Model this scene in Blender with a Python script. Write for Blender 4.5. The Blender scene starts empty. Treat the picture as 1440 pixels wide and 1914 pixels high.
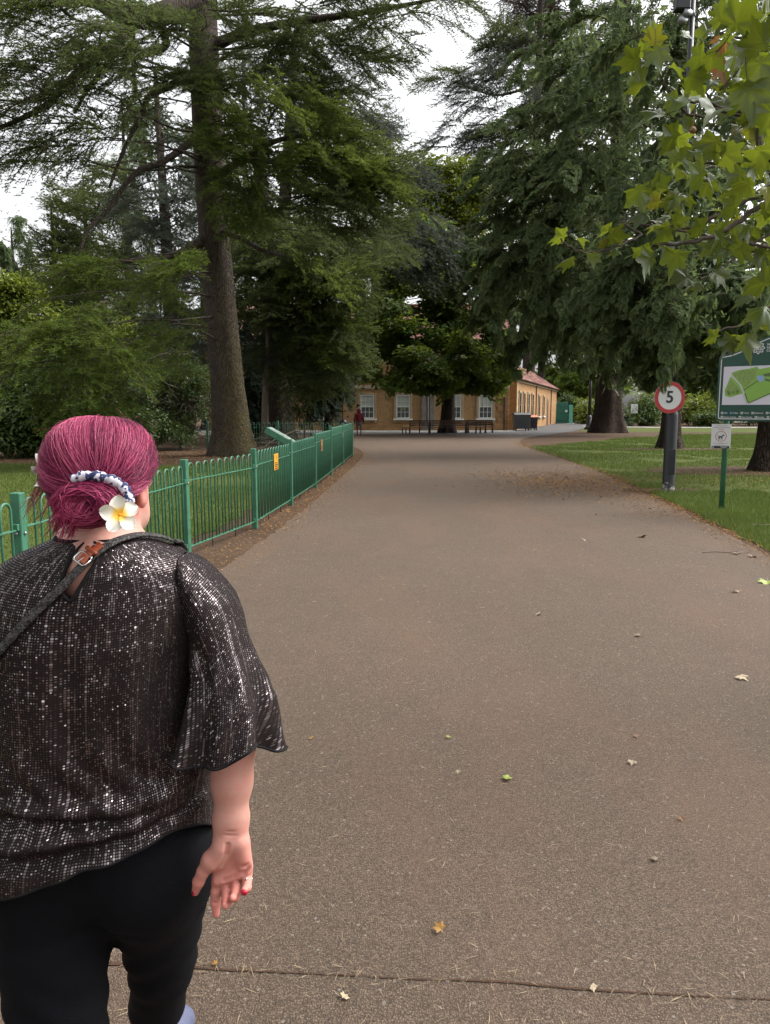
import bpy, bmesh, math, random
import numpy as np
from mathutils import Vector, Matrix, Euler, Quaternion
from mathutils.bvhtree import BVHTree
random.seed(7)
rng = np.random.default_rng(7)
PI = math.pi
SC = bpy.context.scene
COL = SC.collection

# ------------------------------------------------------------------ camera
FPX, CX, CY = 1400.0, 720.0, 957.0
PITCH = math.radians(7.65)
CAMZ = 1.6
cam_d = bpy.data.cameras.new('camera')
cam = bpy.data.objects.new('camera', cam_d)
COL.objects.link(cam)
cam.location = (0, 0, CAMZ)
cam.rotation_euler = (PI/2 - PITCH, 0, 0)
cam_d.sensor_fit = 'VERTICAL'
cam_d.sensor_height = 24.0
cam_d.lens = 24.0*FPX/1914.0
cam_d.clip_start = 0.05
cam_d.clip_end = 900
SC.camera = cam

# ------------------------------------------------------------------ sky, sun, exposure
SUN_EL, SUN_AZ = math.radians(52), math.radians(76)      # azimuth clockwise from +Y
world = bpy.data.worlds.new('World')
SC.world = world
world.use_nodes = True
wn = world.node_tree
wn.nodes.clear()
sky = wn.nodes.new('ShaderNodeTexSky')
sky.sky_type = 'NISHITA'
sky.sun_disc = False
sky.sun_elevation = SUN_EL
sky.sun_rotation = SUN_AZ
sky.air_density = 1.0
sky.dust_density = 6.0
sky.ozone_density = 1.0
hs = wn.nodes.new('ShaderNodeHueSaturation')
hs.inputs['Saturation'].default_value = 0.10
hs.inputs['Value'].default_value = 1.0
bgn = wn.nodes.new('ShaderNodeBackground')
bgn.inputs['Strength'].default_value = 0.15
won = wn.nodes.new('ShaderNodeOutputWorld')
wn.links.new(sky.outputs[0], hs.inputs['Color'])
wn.links.new(hs.outputs[0], bgn.inputs['Color'])
wn.links.new(bgn.outputs[0], won.inputs['Surface'])

sun_d = bpy.data.lights.new('sun', 'SUN')
sun_d.energy = 0.5
sun_d.angle = math.radians(45)
sun_d.color = (1.0, 0.95, 0.88)
sun = bpy.data.objects.new('sun', sun_d)
COL.objects.link(sun)
sun_dir = Vector((math.sin(SUN_AZ)*math.cos(SUN_EL), math.cos(SUN_AZ)*math.cos(SUN_EL), math.sin(SUN_EL)))
sun.rotation_euler = sun_dir.to_track_quat('Z', 'Y').to_euler()
sun.location = (0, -5, 60)

SC.view_settings.view_transform = 'Standard'
SC.view_settings.look = 'None'
SC.view_settings.gamma = 1.0
SC.view_settings.use_curve_mapping = False
SC.view_settings.exposure = 1.3
SC.render.engine = 'CYCLES'
cy = SC.cycles
cy.max_bounces = 6
cy.diffuse_bounces = 3
cy.glossy_bounces = 2
cy.transmission_bounces = 3
cy.transparent_max_bounces = 4
cy.caustics_reflective = False
cy.caustics_refractive = False
cy.sample_clamp_indirect = 4.0
cy.use_denoising = True
try:
    cy.denoiser = 'OPENIMAGEDENOISE'
    cy.denoising_input_passes = 'RGB_ALBEDO_NORMAL'
    cy.denoising_prefilter = 'ACCURATE'
except Exception:
    pass

# ------------------------------------------------------------------ measuring helpers (points in the place)
_f = np.array([0, math.cos(PITCH), -math.sin(PITCH)])
_u = np.array([0, math.sin(PITCH), math.cos(PITCH)])
def ray(px, py):
    return _f*FPX + np.array([1.0, 0, 0])*(px-CX) + _u*(CY-py)
def at(px, py, Y):
    d = ray(px, py)
    return np.array([0, 0, CAMZ]) + d*(Y/d[1])
def gp(px, py, z=0.0):
    d = ray(px, py)
    return np.array([0, 0, CAMZ]) + d*((z-CAMZ)/d[2])
def XY(px, Y):      # ground point on a column of the view at distance Y
    return np.array([(px-CX)/FPX*(Y*math.cos(PITCH)+CAMZ*math.sin(PITCH)), Y, 0.0])

# ------------------------------------------------------------------ mesh building
class MB:
    def __init__(s):
        s.V = []; s.T = []; s.Q = []; s.TM = []; s.QM = []; s.tint = []; s.n = 0; s.P = []
    def add(s, V, T=None, Q=None, mi=0, tint=0.5):
        V = np.asarray(V, float).reshape(-1, 3)
        s.V.append(V)
        if T is not None and len(T):
            T = np.asarray(T, np.int64).reshape(-1, 3)+s.n; s.T.append(T); s.TM.append(np.full(len(T), mi))
        if Q is not None and len(Q):
            Q = np.asarray(Q, np.int64).reshape(-1, 4)+s.n; s.Q.append(Q); s.QM.append(np.full(len(Q), mi))
        s.tint.append(np.broadcast_to(np.asarray(tint, float), (len(V),)).copy())
        s.n += len(V)
        return s
    def poly(s, V, mi=0, tint=.5):
        V = np.asarray(V, float).reshape(-1, 3)
        s.V.append(V); s.P.append((np.arange(len(V))+s.n, mi)); s.n += len(V)
        s.tint.append(np.full(len(V), tint)); return s
    def box(s, c, size, rz=0.0, bev=0.0, mi=0, tint=.5):
        c = np.asarray(c, float); h = np.asarray(size, float)/2
        R = np.array([[math.cos(rz), -math.sin(rz), 0], [math.sin(rz), math.cos(rz), 0], [0, 0, 1]])
        if bev <= 0:
            V = np.array([[x, y, z] for x in (-1, 1) for y in (-1, 1) for z in (-1, 1)], float)*h
            Q = [[0, 1, 3, 2], [4, 6, 7, 5], [0, 4, 5, 1], [2, 3, 7, 6], [0, 2, 6, 4], [1, 5, 7, 3]]
            return s.add(V@R.T+c, Q=Q, mi=mi, tint=tint)
        b = min(bev, h.min()*.9)
        V = []; idx = {}
        for sx in (-1, 1):
            for sy in (-1, 1):
                for sz in (-1, 1):
                    sg = np.array([sx, sy, sz])
                    for a in range(3):
                        hh = h-b; hh = hh.copy(); hh[a] = h[a]
                        idx[(sx, sy, sz, a)] = len(V); V.append(sg*hh)
        Q = []; T = []
        for a in range(3):
            o = [i for i in range(3) if i != a]
            for sg in (-1, 1):
                f = []
                for (p, q) in ((-1, -1), (1, -1), (1, 1), (-1, 1)):
                    k = [0, 0, 0]; k[a] = sg; k[o[0]] = p; k[o[1]] = q
                    f.append(idx[(k[0], k[1], k[2], a)])
                Q.append(f)
        for a in range(3):              # edges along axis a
            o = [i for i in range(3) if i != a]
            for p in (-1, 1):
                for q in (-1, 1):
                    k0 = [0, 0, 0]; k0[a] = -1; k0[o[0]] = p; k0[o[1]] = q
                    k1 = list(k0); k1[a] = 1
                    Q.append([idx[(*k0, o[0])], idx[(*k1, o[0])], idx[(*k1, o[1])], idx[(*k0, o[1])]])
        for sx in (-1, 1):
            for sy in (-1, 1):
                for sz in (-1, 1):
                    T.append([idx[(sx, sy, sz, 0)], idx[(sx, sy, sz, 1)], idx[(sx, sy, sz, 2)]])
        return s.add(np.array(V)@R.T+c, T=T, Q=Q, mi=mi, tint=tint)
    def tube(s, pts, radii, n=8, cap=True, mi=0, tint=.5, squash=None):
        pts = np.asarray(pts, float); m = len(pts)
        radii = np.broadcast_to(np.asarray(radii, float), (m,))
        tg = np.gradient(pts, axis=0); tg /= np.linalg.norm(tg, axis=1)[:, None]+1e-12
        ref = np.array([0, 0, 1.0]) if abs(tg[0, 2]) < .9 else np.array([1.0, 0, 0])
        a = np.arange(n)*2*PI/n
        V = np.zeros((m, n, 3)); u = np.cross(tg[0], ref); u /= np.linalg.norm(u)
        for i in range(m):
            u = u-tg[i]*np.dot(u, tg[i]); u /= np.linalg.norm(u)+1e-12
            w = np.cross(tg[i], u)
            V[i] = pts[i]+radii[i]*(np.cos(a)[:, None]*u+np.sin(a)[:, None]*w)
        i, j = np.meshgrid(np.arange(m-1), np.arange(n), indexing='ij')
        j2 = (j+1) % n
        Q = np.stack([i*n+j, i*n+j2, (i+1)*n+j2, (i+1)*n+j], -1).reshape(-1, 4)
        T = []
        V = V.reshape(-1, 3)
        if cap:
            V = np.vstack([V, pts[0], pts[-1]])
            for k in range(n):
                T.append([m*n, (k+1) % n, k]); T.append([m*n+1, (m-1)*n+k, (m-1)*n+(k+1) % n])
        return s.add(V, T=T, Q=Q, mi=mi, tint=tint)
    def lathe(s, prof, n=16, c=(0, 0, 0), mi=0, tint=.5):
        prof = np.asarray(prof, float); a = np.arange(n)*2*PI/n; m = len(prof)
        V = np.stack([prof[:, 0][:, None]*np.cos(a), prof[:, 0][:, None]*np.sin(a), np.repeat(prof[:, 1][:, None], n, 1)], -1)+np.asarray(c)
        i, j = np.meshgrid(np.arange(m-1), np.arange(n), indexing='ij'); j2 = (j+1) % n
        Q = np.stack([i*n+j, i*n+j2, (i+1)*n+j2, (i+1)*n+j], -1).reshape(-1, 4)
        V = V.reshape(-1, 3)
        V = np.vstack([V, [c[0], c[1], c[2]+prof[0, 1]], [c[0], c[1], c[2]+prof[-1, 1]]]); T = []
        for k in range(n):
            T.append([m*n, (k+1) % n, k]); T.append([m*n+1, (m-1)*n+k, (m-1)*n+(k+1) % n])
        return s.add(V, T=T, Q=Q, mi=mi, tint=tint)
    def prism(s, ring, off, mi=0, tint=.5):
        ring = np.asarray(ring, float); n = len(ring)
        s.poly(ring[::-1], mi, tint); s.poly(ring+np.asarray(off), mi, tint)
        V = np.vstack([ring, ring+np.asarray(off)])
        Q = [[k, (k+1) % n, n+(k+1) % n, n+k] for k in range(n)]
        return s.add(V, Q=Q, mi=mi, tint=tint)
    def grid(s, G, mi=0, tint=.5, closed=False):   # G (m,n,3)
        G = np.asarray(G, float); m, n = G.shape[:2]
        nn = n if closed else n-1
        i, j = np.meshgrid(np.arange(m-1), np.arange(nn), indexing='ij'); j2 = (j+1) % n
        Q = np.stack([i*n+j, i*n+j2, (i+1)*n+j2, (i+1)*n+j], -1).reshape(-1, 4)
        return s.add(G.reshape(-1, 3), Q=Q, mi=mi, tint=tint if np.isscalar(tint) else np.asarray(tint).reshape(-1))
    def mesh(s, name, mats, smooth=False):
        me = bpy.data.meshes.new(name)
        V = np.vstack(s.V)
        T = np.vstack(s.T) if s.T else np.zeros((0, 3), int)
        Q = np.vstack(s.Q) if s.Q else np.zeros((0, 4), int)
        TM = np.concatenate(s.TM) if s.TM else np.zeros(0, int)
        QM = np.concatenate(s.QM) if s.QM else np.zeros(0, int)
        loops = [T.ravel(), Q.ravel()]+[p for p, _ in s.P]
        cnt = np.concatenate([np.full(len(T), 3), np.full(len(Q), 4), np.array([len(p) for p, _ in s.P], int)]).astype(int)
        L = np.concatenate(loops).astype(np.int32)
        me.vertices.add(len(V)); me.vertices.foreach_set('co', V.astype(np.float32).ravel())
        me.loops.add(len(L)); me.loops.foreach_set('vertex_index', L)
        me.polygons.add(len(cnt))
        me.polygons.foreach_set('loop_start', np.concatenate([[0], np.cumsum(cnt)[:-1]]).astype(np.int32))
        me.polygons.foreach_set('material_index', np.concatenate([TM, QM, np.array([m for _, m in s.P], int)]).astype(np.int32))
        me.polygons.foreach_set('use_smooth', np.full(len(cnt), smooth, bool))
        if not isinstance(mats, (list, tuple)): mats = [mats]
        for m in mats: me.materials.append(m)
        tt = np.concatenate(s.tint)
        if tt.std() > 1e-6:
            a = me.attributes.new('tint', 'FLOAT', 'POINT'); a.data.foreach_set('value', tt.astype(np.float32))
        me.update(calc_edges=True)
        return me
    def build(s, name, mats, parent=None, smooth=False, loc=(0, 0, 0), rot=(0, 0, 0), **tags):
        return link(name, s.mesh(name, mats, smooth), parent, loc, rot, **tags)

def link(name, data, parent=None, loc=(0, 0, 0), rot=(0, 0, 0), scale=None, **tags):
    o = bpy.data.objects.new(name, data)
    COL.objects.link(o)
    o.location = loc; o.rotation_euler = rot
    if scale is not None: o.scale = (scale,)*3 if np.isscalar(scale) else scale
    if parent is not None: o.parent = parent
    for k, v in tags.items(): o[k] = v
    return o
def thing(name, label, cat, loc=(0, 0, 0), rz=0.0, group=None):
    o = bpy.data.objects.new(name, None); COL.objects.link(o)
    o.location = loc; o.rotation_euler = (0, 0, rz); o['label'] = label; o['category'] = cat
    if group: o['group'] = group
    return o
def tag(o, label, cat, group=None):
    o['label'] = label; o['category'] = cat
    if group: o['group'] = group
    return o

def surfnet(fn, lo, hi, h):
    """smooth closed surface of an implicit body (naive surface nets)"""
    lo = np.asarray(lo, float); hi = np.asarray(hi, float)
    n = np.maximum(np.ceil((hi-lo)/h).astype(int)+1, 3)
    ax = [lo[i]+np.arange(n[i])*h for i in range(3)]
    X, Y, Z = np.meshgrid(*ax, indexing='ij')
    F = fn(np.stack([X, Y, Z], -1)).astype(np.float32)
    S = F < 0
    c = np.zeros(tuple(n-1), int)
    for dx in (0, 1):
        for dy in (0, 1):
            for dz in (0, 1):
                c += S[dx:n[0]-1+dx, dy:n[1]-1+dy, dz:n[2]-1+dz]
    act = (c > 0) & (c < 8)
    idx = -np.ones(act.shape, int); ijk = np.argwhere(act); idx[act] = np.arange(len(ijk))
    acc = np.zeros((len(ijk), 3)); w = np.zeros(len(ijk))
    corners = [(0, 0, 0), (1, 0, 0), (0, 1, 0), (1, 1, 0), (0, 0, 1), (1, 0, 1), (0, 1, 1), (1, 1, 1)]
    for a in range(8):
        for b in range(a+1, 8):
            d = np.array(corners[b])-np.array(corners[a])
            if np.abs(d).sum() != 1: continue
            pa = ijk+corners[a]; pb = ijk+corners[b]
            fa = F[pa[:, 0], pa[:, 1], pa[:, 2]]; fb = F[pb[:, 0], pb[:, 1], pb[:, 2]]
            m = (fa < 0) != (fb < 0)
            t = np.where(m, fa/(fa-fb+1e-20), 0)
            acc += np.where(m[:, None], np.array(corners[a])+t[:, None]*d, 0); w += m
    V = lo+(ijk+acc/np.maximum(w, 1)[:, None])*h
    Q = []
    for a in range(3):
        b, c2 = (a+1) % 3, (a+2) % 3
        s0 = [slice(0, -1)]*3; s1 = [slice(0, -1)]*3
        A = np.take(S, range(0, n[a]-1), a); B = np.take(S, range(1, n[a]), a)
        e = np.argwhere(A != B)
        e = e[(e[:, b] > 0) & (e[:, c2] > 0) & (e[:, b] < n[b]-1) & (e[:, c2] < n[c2]-1)]
        ub = np.zeros(3, int); ub[b] = 1; uc = np.zeros(3, int); uc[c2] = 1
        def g(p): return idx[p[:, 0], p[:, 1], p[:, 2]]
        q = np.stack([g(e), g(e-ub), g(e-ub-uc), g(e-uc)], 1)
        fl = ~S[e[:, 0], e[:, 1], e[:, 2]]
        q[fl] = q[fl][:, ::-1]
        q = q[(q >= 0).all(1)]
        Q.append(q[:, ::-1])
    return V, np.vstack(Q)
def cap_sdf(P, a, b, ra, rb):
    a = np.asarray(a, float); b = np.asarray(b, float); ab = b-a
    t = np.clip(((P-a)@ab)/max(ab@ab, 1e-12), 0, 1)
    return np.linalg.norm(P-a-t[..., None]*ab, axis=-1)-(ra+(rb-ra)*t)
def ell_sdf(P, c, r):
    r = np.asarray(r, float)
    k = np.linalg.norm((P-np.asarray(c))/r, axis=-1)
    return (k-1)*r.min()
def smin(a, b, k):
    h = np.clip(.5+.5*(b-a)/k, 0, 1)
    return b+(a-b)*h-k*h*(1-h)
def smax(a, b, k): return -smin(-a, -b, k)
def vnoise(P, s, seed=0):
    """cheap smooth value noise built from sines"""
    r = np.random.default_rng(seed); out = 0
    for k in range(5):
        d = r.normal(size=3); d /= np.linalg.norm(d)
        out = out+np.sin(P@(d*s*(1+.5*k))+r.uniform(0, 6.28))/(1+.4*k)
    return out/2.6
# ------------------------------------------------------------------ materials
class NT:
    def __init__(s, name):
        s.m = bpy.data.materials.new(name); s.m.use_nodes = True
        s.t = s.m.node_tree; s.t.nodes.clear()
        s.out = s.t.nodes.new('ShaderNodeOutputMaterial')
    def n(s, typ, props=None, **ins):
        nd = s.t.nodes.new('ShaderNode'+typ)
        for k, v in (props or {}).items(): setattr(nd, k, v)
        for k, v in ins.items():
            key = int(k[1:]) if k[0] == 'i' and k[1:].isdigit() else k.replace('_', ' ')
            s.set(nd.inputs[key], v)
        return nd
    def set(s, sock, v):
        if isinstance(v, bpy.types.NodeSocket): s.t.links.new(v, sock)
        elif isinstance(v, bpy.types.Node): s.t.links.new(v.outputs[0], sock)
        else:
            if isinstance(v, (tuple, list)) and len(v) == 3 and sock.type == 'RGBA': v = (*v, 1)
            sock.default_value = v
    def math(s, op, a, b=0.0, c=0.0, clamp=False):
        return s.n('Math', {'operation': op, 'use_clamp': clamp}, i0=a, i1=b, i2=c).outputs[0]
    def vmath(s, op, a, b=(0, 0, 0), **k):
        nd = s.n('VectorMath', {'operation': op}, i0=a)
        if op == 'SCALE': s.set(nd.inputs['Scale'], b)
        else: s.set(nd.inputs[1], b)
        return nd.outputs['Value'] if op in ('LENGTH', 'DOT_PRODUCT', 'DISTANCE') else nd.outputs[0]
    def mix(s, f, a, b, mode='MIX'):
        nd = s.n('Mix', {'data_type': 'RGBA', 'blend_type': mode})
        s.set(nd.inputs[0], f); s.set(nd.inputs[6], a); s.set(nd.inputs[7], b)
        return nd.outputs[2]
    def ramp(s, f, stops, interp='LINEAR'):
        nd = s.n('ValToRGB', Fac=f); cr = nd.color_ramp; cr.interpolation = interp
        while len(cr.elements) < len(stops): cr.elements.new(.5)
        for e, (p, c) in zip(cr.elements, stops):
            e.position = p; e.color = (*c, 1) if not np.isscalar(c) else (c, c, c, 1)
        return nd.outputs[0]
    def mrange(s, v, a, b, c=0.0, d=1.0, smooth=False):
        nd = s.n('MapRange', {'interpolation_type': 'SMOOTHSTEP' if smooth else 'LINEAR', 'clamp': True})
        for i, x in enumerate((v, a, b, c, d)): s.set(nd.inputs[i], x)
        return nd.outputs[0]
    def noise(s, vec, scale, detail=3.0, rough=.55, dist=0.0):
        return s.n('TexNoise', Vector=vec, Scale=scale, Detail=detail, Roughness=rough, Distortion=dist).outputs['Fac']
    def mapping(s, vec, scale=(1, 1, 1), rot=(0, 0, 0)):
        return s.n('Mapping', Vector=vec, Scale=scale, Rotation=rot).outputs[0]
    def bump(s, h, strength=.3, dist=.01, normal=None):
        nd = s.n('Bump', Height=h, Strength=strength, Distance=dist)
        if normal is not None: s.set(nd.inputs['Normal'], normal)
        return nd.outputs[0]
    def bsdf(s, color, rough=.6, metal=0.0, spec=.4, normal=None, **k):
        nd = s.n('BsdfPrincipled')
        s.set(nd.inputs['Base Color'], color); s.set(nd.inputs['Roughness'], rough)
        s.set(nd.inputs['Metallic'], metal); s.set(nd.inputs['Specular IOR Level'], spec)
        if normal is not None: s.set(nd.inputs['Normal'], normal)
        for kk, v in k.items(): s.set(nd.inputs[kk.replace('_', ' ')], v)
        return nd.outputs[0]
    def end(s, sh):
        s.t.links.new(sh, s.out.inputs['Surface']); return s.m
    def obj(s): return s.n('TexCoord').outputs['Object']
    def rand(s): return s.n('ObjectInfo').outputs['Random']
    def tint(s): return s.n('Attribute', {'attribute_name': 'tint'}).outputs['Fac']

def paint(name, col, rough=.45, var=.12, scale=6.0, bump=.08, metal=0.0, spec=.5, dirt=None, dirt_amt=.5, chip=None):
    t = NT(name); o = t.obj()
    f = t.noise(o, scale, 5, .65)
    c = t.mix(t.mrange(f, .3, .7), tuple(x*(1-var) for x in col), tuple(min(1, x*(1+var)) for x in col))
    if dirt is not None:
        g = t.noise(o, scale*2.3, 6, .7)
        c = t.mix(t.mrange(g, .52, .72, 0, dirt_amt), c, dirt)
    if chip is not None:
        w = t.noise(o, 34, 6, .8); c = t.mix(t.mrange(w, .63, .68, 0, .85), c, chip)
    b = t.bump(t.noise(o, scale*14, 3), bump, .004)
    return t.end(t.bsdf(c, t.mrange(f, .3, .7, max(.05, rough-.08), rough+.1), metal, spec, b))

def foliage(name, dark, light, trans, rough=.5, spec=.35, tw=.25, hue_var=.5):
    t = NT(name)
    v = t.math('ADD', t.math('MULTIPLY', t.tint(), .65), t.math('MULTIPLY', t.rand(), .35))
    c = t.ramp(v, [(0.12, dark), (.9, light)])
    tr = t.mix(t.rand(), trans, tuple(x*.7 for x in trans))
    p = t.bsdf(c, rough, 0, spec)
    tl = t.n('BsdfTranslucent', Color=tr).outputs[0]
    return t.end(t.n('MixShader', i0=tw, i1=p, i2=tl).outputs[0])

def bark_mat(name, dark, light, moss=None, moss_amt=.0, scale=1.0, ridg=1.0):
    t = NT(name); o = t.obj()
    m = t.mapping(o, (9*scale, 9*scale, 1.3*scale))
    f = t.noise(m, 3.0, 6, .7, .6)
    vor = t.n('TexVoronoi', {'feature': 'DISTANCE_TO_EDGE'}, Vector=t.mapping(o, (14*scale, 14*scale, 2.6*scale)), Scale=1.6).outputs[0]
    big = t.noise(o, 1.1, 3)
    c = t.mix(t.mrange(f, .32, .68), dark, light)
    c = t.mix(t.mrange(vor, .0, .12, .55, 0), c, tuple(x*.45 for x in dark))
    c = t.mix(t.mrange(big, .35, .65, 0, .35), c, tuple(x*1.25 for x in light))
    if moss:
        geo = t.n('NewGeometry').outputs['Normal']
        side = t.vmath('DOT_PRODUCT', geo, (.75, -.55, .2))
        z = t.n('SeparateXYZ', Vector=o).outputs[2]
        k = t.math('MULTIPLY', t.mrange(side, .1, .9), t.mrange(z, 7.5, .5))
        k = t.math('MULTIPLY', k, t.mrange(t.noise(o, 7, 5, .7), .3, .62))
        c = t.mix(t.math('MULTIPLY', k, moss_amt), c, moss)
    h = t.math('ADD', t.math('MULTIPLY', f, .7), t.mrange(vor, 0, .18, 0, .6))
    c = t.mix(t.mrange(t.noise(t.mapping(o, (2.2, 2.2, .5)), 2.0, 4, .6), .52, .7, 0, .45), c, tuple(x*.6 for x in dark))
    return t.end(t.bsdf(c, .9, 0, .15, t.bump(h, 1.25*ridg, .07)))

# ground family ------------------------------------------------------
def asphalt(name, c0, c1, stain=None, coarse=1.0):
    t = NT(name); o = t.obj()
    v = t.n('TexVoronoi', {'feature': 'F1'}, Vector=o, Scale=165*coarse)
    d, col = v.outputs['Distance'], v.outputs['Color']
    g = t.n('SeparateColor', Color=col).outputs[0]
    v2 = t.n('TexVoronoi', {'feature': 'F1'}, Vector=o, Scale=64*coarse); fine = t.noise(o, 150*coarse, 3, .7)
    big = t.noise(o, .35, 5, .6); mid = t.noise(o, 3.2, 4, .65)
    base = t.mix(t.mrange(big, .4, .6), c0, c1)
    base = t.mix(t.mrange(mid, .38, .7, 0, .45), base, tuple(x*.72 for x in c0))
    st = t.mix(t.mrange(g, .1, .95), tuple(x*.55 for x in c0), tuple(min(1, x*1.75) for x in c1))
    base = t.mix(.56, base, st); base = t.mix(t.mrange(fine, .4, .72, 0, .55), base, tuple(x*.5 for x in c0))
    base = t.mix(t.mrange(d, .3, .8, 0, .8), base, tuple(x*.28 for x in c0))
    bright = t.math('GREATER_THAN', t.n('SeparateColor', Color=v2.outputs['Color']).outputs[1], .965)
    bright = t.math('MULTIPLY', bright, t.mrange(v2.outputs['Distance'], .42, .3))
    base = t.mix(t.math('MULTIPLY', bright, .7), base, (.24, .21, .18))
    if stain:
        k = t.noise(t.mapping(o, (.9, .35, 1)), .8, 6, .7)
        base = t.mix(t.mrange(k, .47, .72, 0, .6), base, stain)
    h = t.math('ADD', t.math('MULTIPLY', t.mrange(d, 0, .6, 1, 0), .5), t.math('MULTIPLY', fine, .8))
    return t.end(t.bsdf(base, .82, 0, .3, t.bump(h, 1.0, .008)))

def ground_mat(name, a, b, c2, s=1.0, bump=.5):
    t = NT(name); o = t.obj()
    f = t.noise(o, .45*s, 6, .68); g = t.noise(o, 9*s, 6, .75); h = t.noise(o, 60*s, 4, .7)
    c = t.mix(t.mrange(f, .35, .62), a, b)
    c = t.mix(t.mrange(g, .42, .7, 0, .7), c, c2)
    c = t.mix(t.mrange(h, .35, .75, 0, .5), c, tuple(x*.5 for x in a))
    return t.end(t.bsdf(c, .95, 0, .1, t.bump(t.math('ADD', h, g), bump, .02)))

M = {}
M['path'] = asphalt('path_asphalt', (.128, .090, .062), (.166, .120, .086), (.150, .086, .054))
M['plaza'] = asphalt('yard_asphalt', (.085, .082, .08), (.12, .117, .114), None, .6)
M['pavement'] = ground_mat('pale_pavement', (.30, .29, .27), (.36, .35, .33), (.25, .24, .22), 1, .1)
M['soil'] = ground_mat('needle_soil', (.075, .047, .03), (.11, .07, .045), (.05, .036, .024))
M['lawn'] = ground_mat('lawn_turf', (.055, .080, .014), (.095, .120, .025), (.07, .06, .025))
M['joint'] = ground_mat('joint_dirt', (.088, .050, .032), (.115, .070, .047), (.06, .038, .026), 3, .6)
M['grass'] = foliage('grass_blades', (.052, .085, .012), (.140, .185, .040), (.14, .20, .03), .55, .3, .25)
M['litter'] = foliage('litter_flakes', (.12, .055, .018), (.50, .28, .10), (.2, .1, .03), .8, .1, .1)
M['needle'] = foliage('dry_needles', (.17, .12, .065), (.40, .31, .20), (.2, .15, .08), .6, .2, .05)
M['cedar'] = foliage('cedar_needles', (.028, .044, .018), (.098, .130, .046), (.18, .23, .06), .6, .15, .4)
M['cedar_fresh'] = foliage('cedar_fresh_needles', (.036, .064, .012), (.130, .185, .034), (.24, .32, .05), .6, .15, .4)
M['cedar_blue'] = foliage('blue_cedar_needles', (.042, .058, .046), (.130, .158, .122), (.16, .19, .13), .65, .12, .35)
M['cypress'] = foliage('cypress_sprays', (.026, .048, .018), (.140, .195, .082), (.19, .25, .085), .55, .2, .42)  # light end raised to paint highlights onto the spray tops
M['brownfol'] = foliage('brown_conifer_sprays', (.045, .035, .022), (.11, .085, .055), (.06, .05, .03), .6, .3, .15)
M['maple'] = foliage('maple_leaves', (.040, .080, .014), (.130, .195, .036), (.28, .38, .05), .5, .25, .45)
M['laurel'] = foliage('laurel_leaves', (.026, .052, .012), (.090, .140, .034), (.16, .23, .04), .4, .35, .25)
M['yellowleaf'] = foliage('yellow_green_leaves', (.09, .13, .015), (.24, .28, .035), (.25, .3, .03), .5, .35, .35)
M['yew'] = foliage('yew_needles', (.010, .022, .010), (.032, .055, .024), (.02, .04, .01), .55, .3, .15)
M['bark'] = bark_mat('cedar_bark', (.070, .052, .042), (.150, .120, .098), (.16, .135, .03), .75)
M['bark_dark'] = bark_mat('dark_bark', (.040, .032, .026), (.095, .075, .060))
M['bark_red'] = bark_mat('fibrous_red_bark', (.050, .035, .027), (.112, .082, .065), None, 0, .8, 1.3)
M['twig'] = paint('twig_bark', (.075, .060, .048), .9, .4, 20, .3, 0, .1)
M['deadwood'] = paint('grey_deadwood', (.16, .135, .105), .9, .35, 14, .3, 0, .1)
M['green'] = paint('green_fence_paint', (.040, .150, .088), .45, .28, 5, .10, 0, .5, (.045, .065, .042), .6, (.085, .062, .045))
M['greystone'] = ground_mat('grey_buttress_stone', (.20, .185, .165), (.30, .28, .25), (.15, .13, .11), 4, .4)
M['panelgrey'] = paint('weathered_panel', (.27, .31, .30), .4, .2, 9, .02)
M['green_dark'] = paint('green_sign_paint', (.012, .062, .046), .35, .08, 4, .02)
M['green_gate'] = paint('green_gate_paint', (.018, .125, .085), .5, .12, 3, .05)
M['galv'] = paint('galvanised_steel', (.30, .31, .32), .45, .15, 12, .05, .7)
M['black'] = paint('black_post_paint', (.014, .015, .019), .38, .2, 6, .06, 0, .5)
M['white'] = paint('white_sign_face', (.58, .58, .59), .4, .03, 3, .01)
M['mapwhite'] = paint('map_paper', (.60, .58, .66), .35, .03, 3, .01)
M['red'] = paint('red_sign_ring', (.38, .028, .034), .4, .05, 4, .01)
M['ink'] = paint('black_sign_ink', (.012, .012, .014), .5, .05, 4, .01)
M['amber'] = paint('amber_tag', (.62, .30, .02), .5, .08, 20, .03)
M['brown_tag'] = paint('faded_brown_tag', (.28, .15, .05), .6, .25, 20, .03)
M['mapgreen'] = paint('map_green', (.22, .40, .07), .4, .05, 6, .01)
M['mapolive'] = paint('map_olive', (.20, .30, .08), .4, .35, 60, .01)
M['mapdark'] = paint('map_dark_green', (.09, .15, .05), .4, .25, 40, .01)
M['mapblue'] = paint('map_blue', (.25, .36, .60), .4, .05, 9, .01)
M['mapgrey'] = paint('map_road', (.48, .52, .47), .4, .05, 9, .01)
M['signblue'] = paint('sign_blue', (.03, .20, .40), .4, .05, 9, .01)
M['bench'] = paint('bench_timber', (.085, .045, .03), .6, .35, 9, .1)
M['bin'] = paint('grey_bin_plastic', (.055, .06, .066), .5, .1, 6, .05)
M['binblack'] = paint('black_bin_plastic', (.015, .016, .018), .5, .1, 6, .05)
M['binorange'] = paint('orange_bin_lid', (.45, .12, .03), .5, .1, 6, .05)
M['rubber'] = paint('rubber', (.015, .015, .015), .8, .1, 6, .05)
M['winwhite'] = paint('white_window_paint', (.66, .66, .64), .45, .06, 3, .02)
M['glass'] = paint('window_glass', (.10, .115, .12), .08, .3, .9, .0, 0, .9)
M['lead'] = paint('lead_grey_pipe', (.22, .22, .23), .6, .15, 5, .05)
M['pipe'] = paint('dark_downpipe', (.035, .022, .02), .5, .2, 6, .05)
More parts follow.
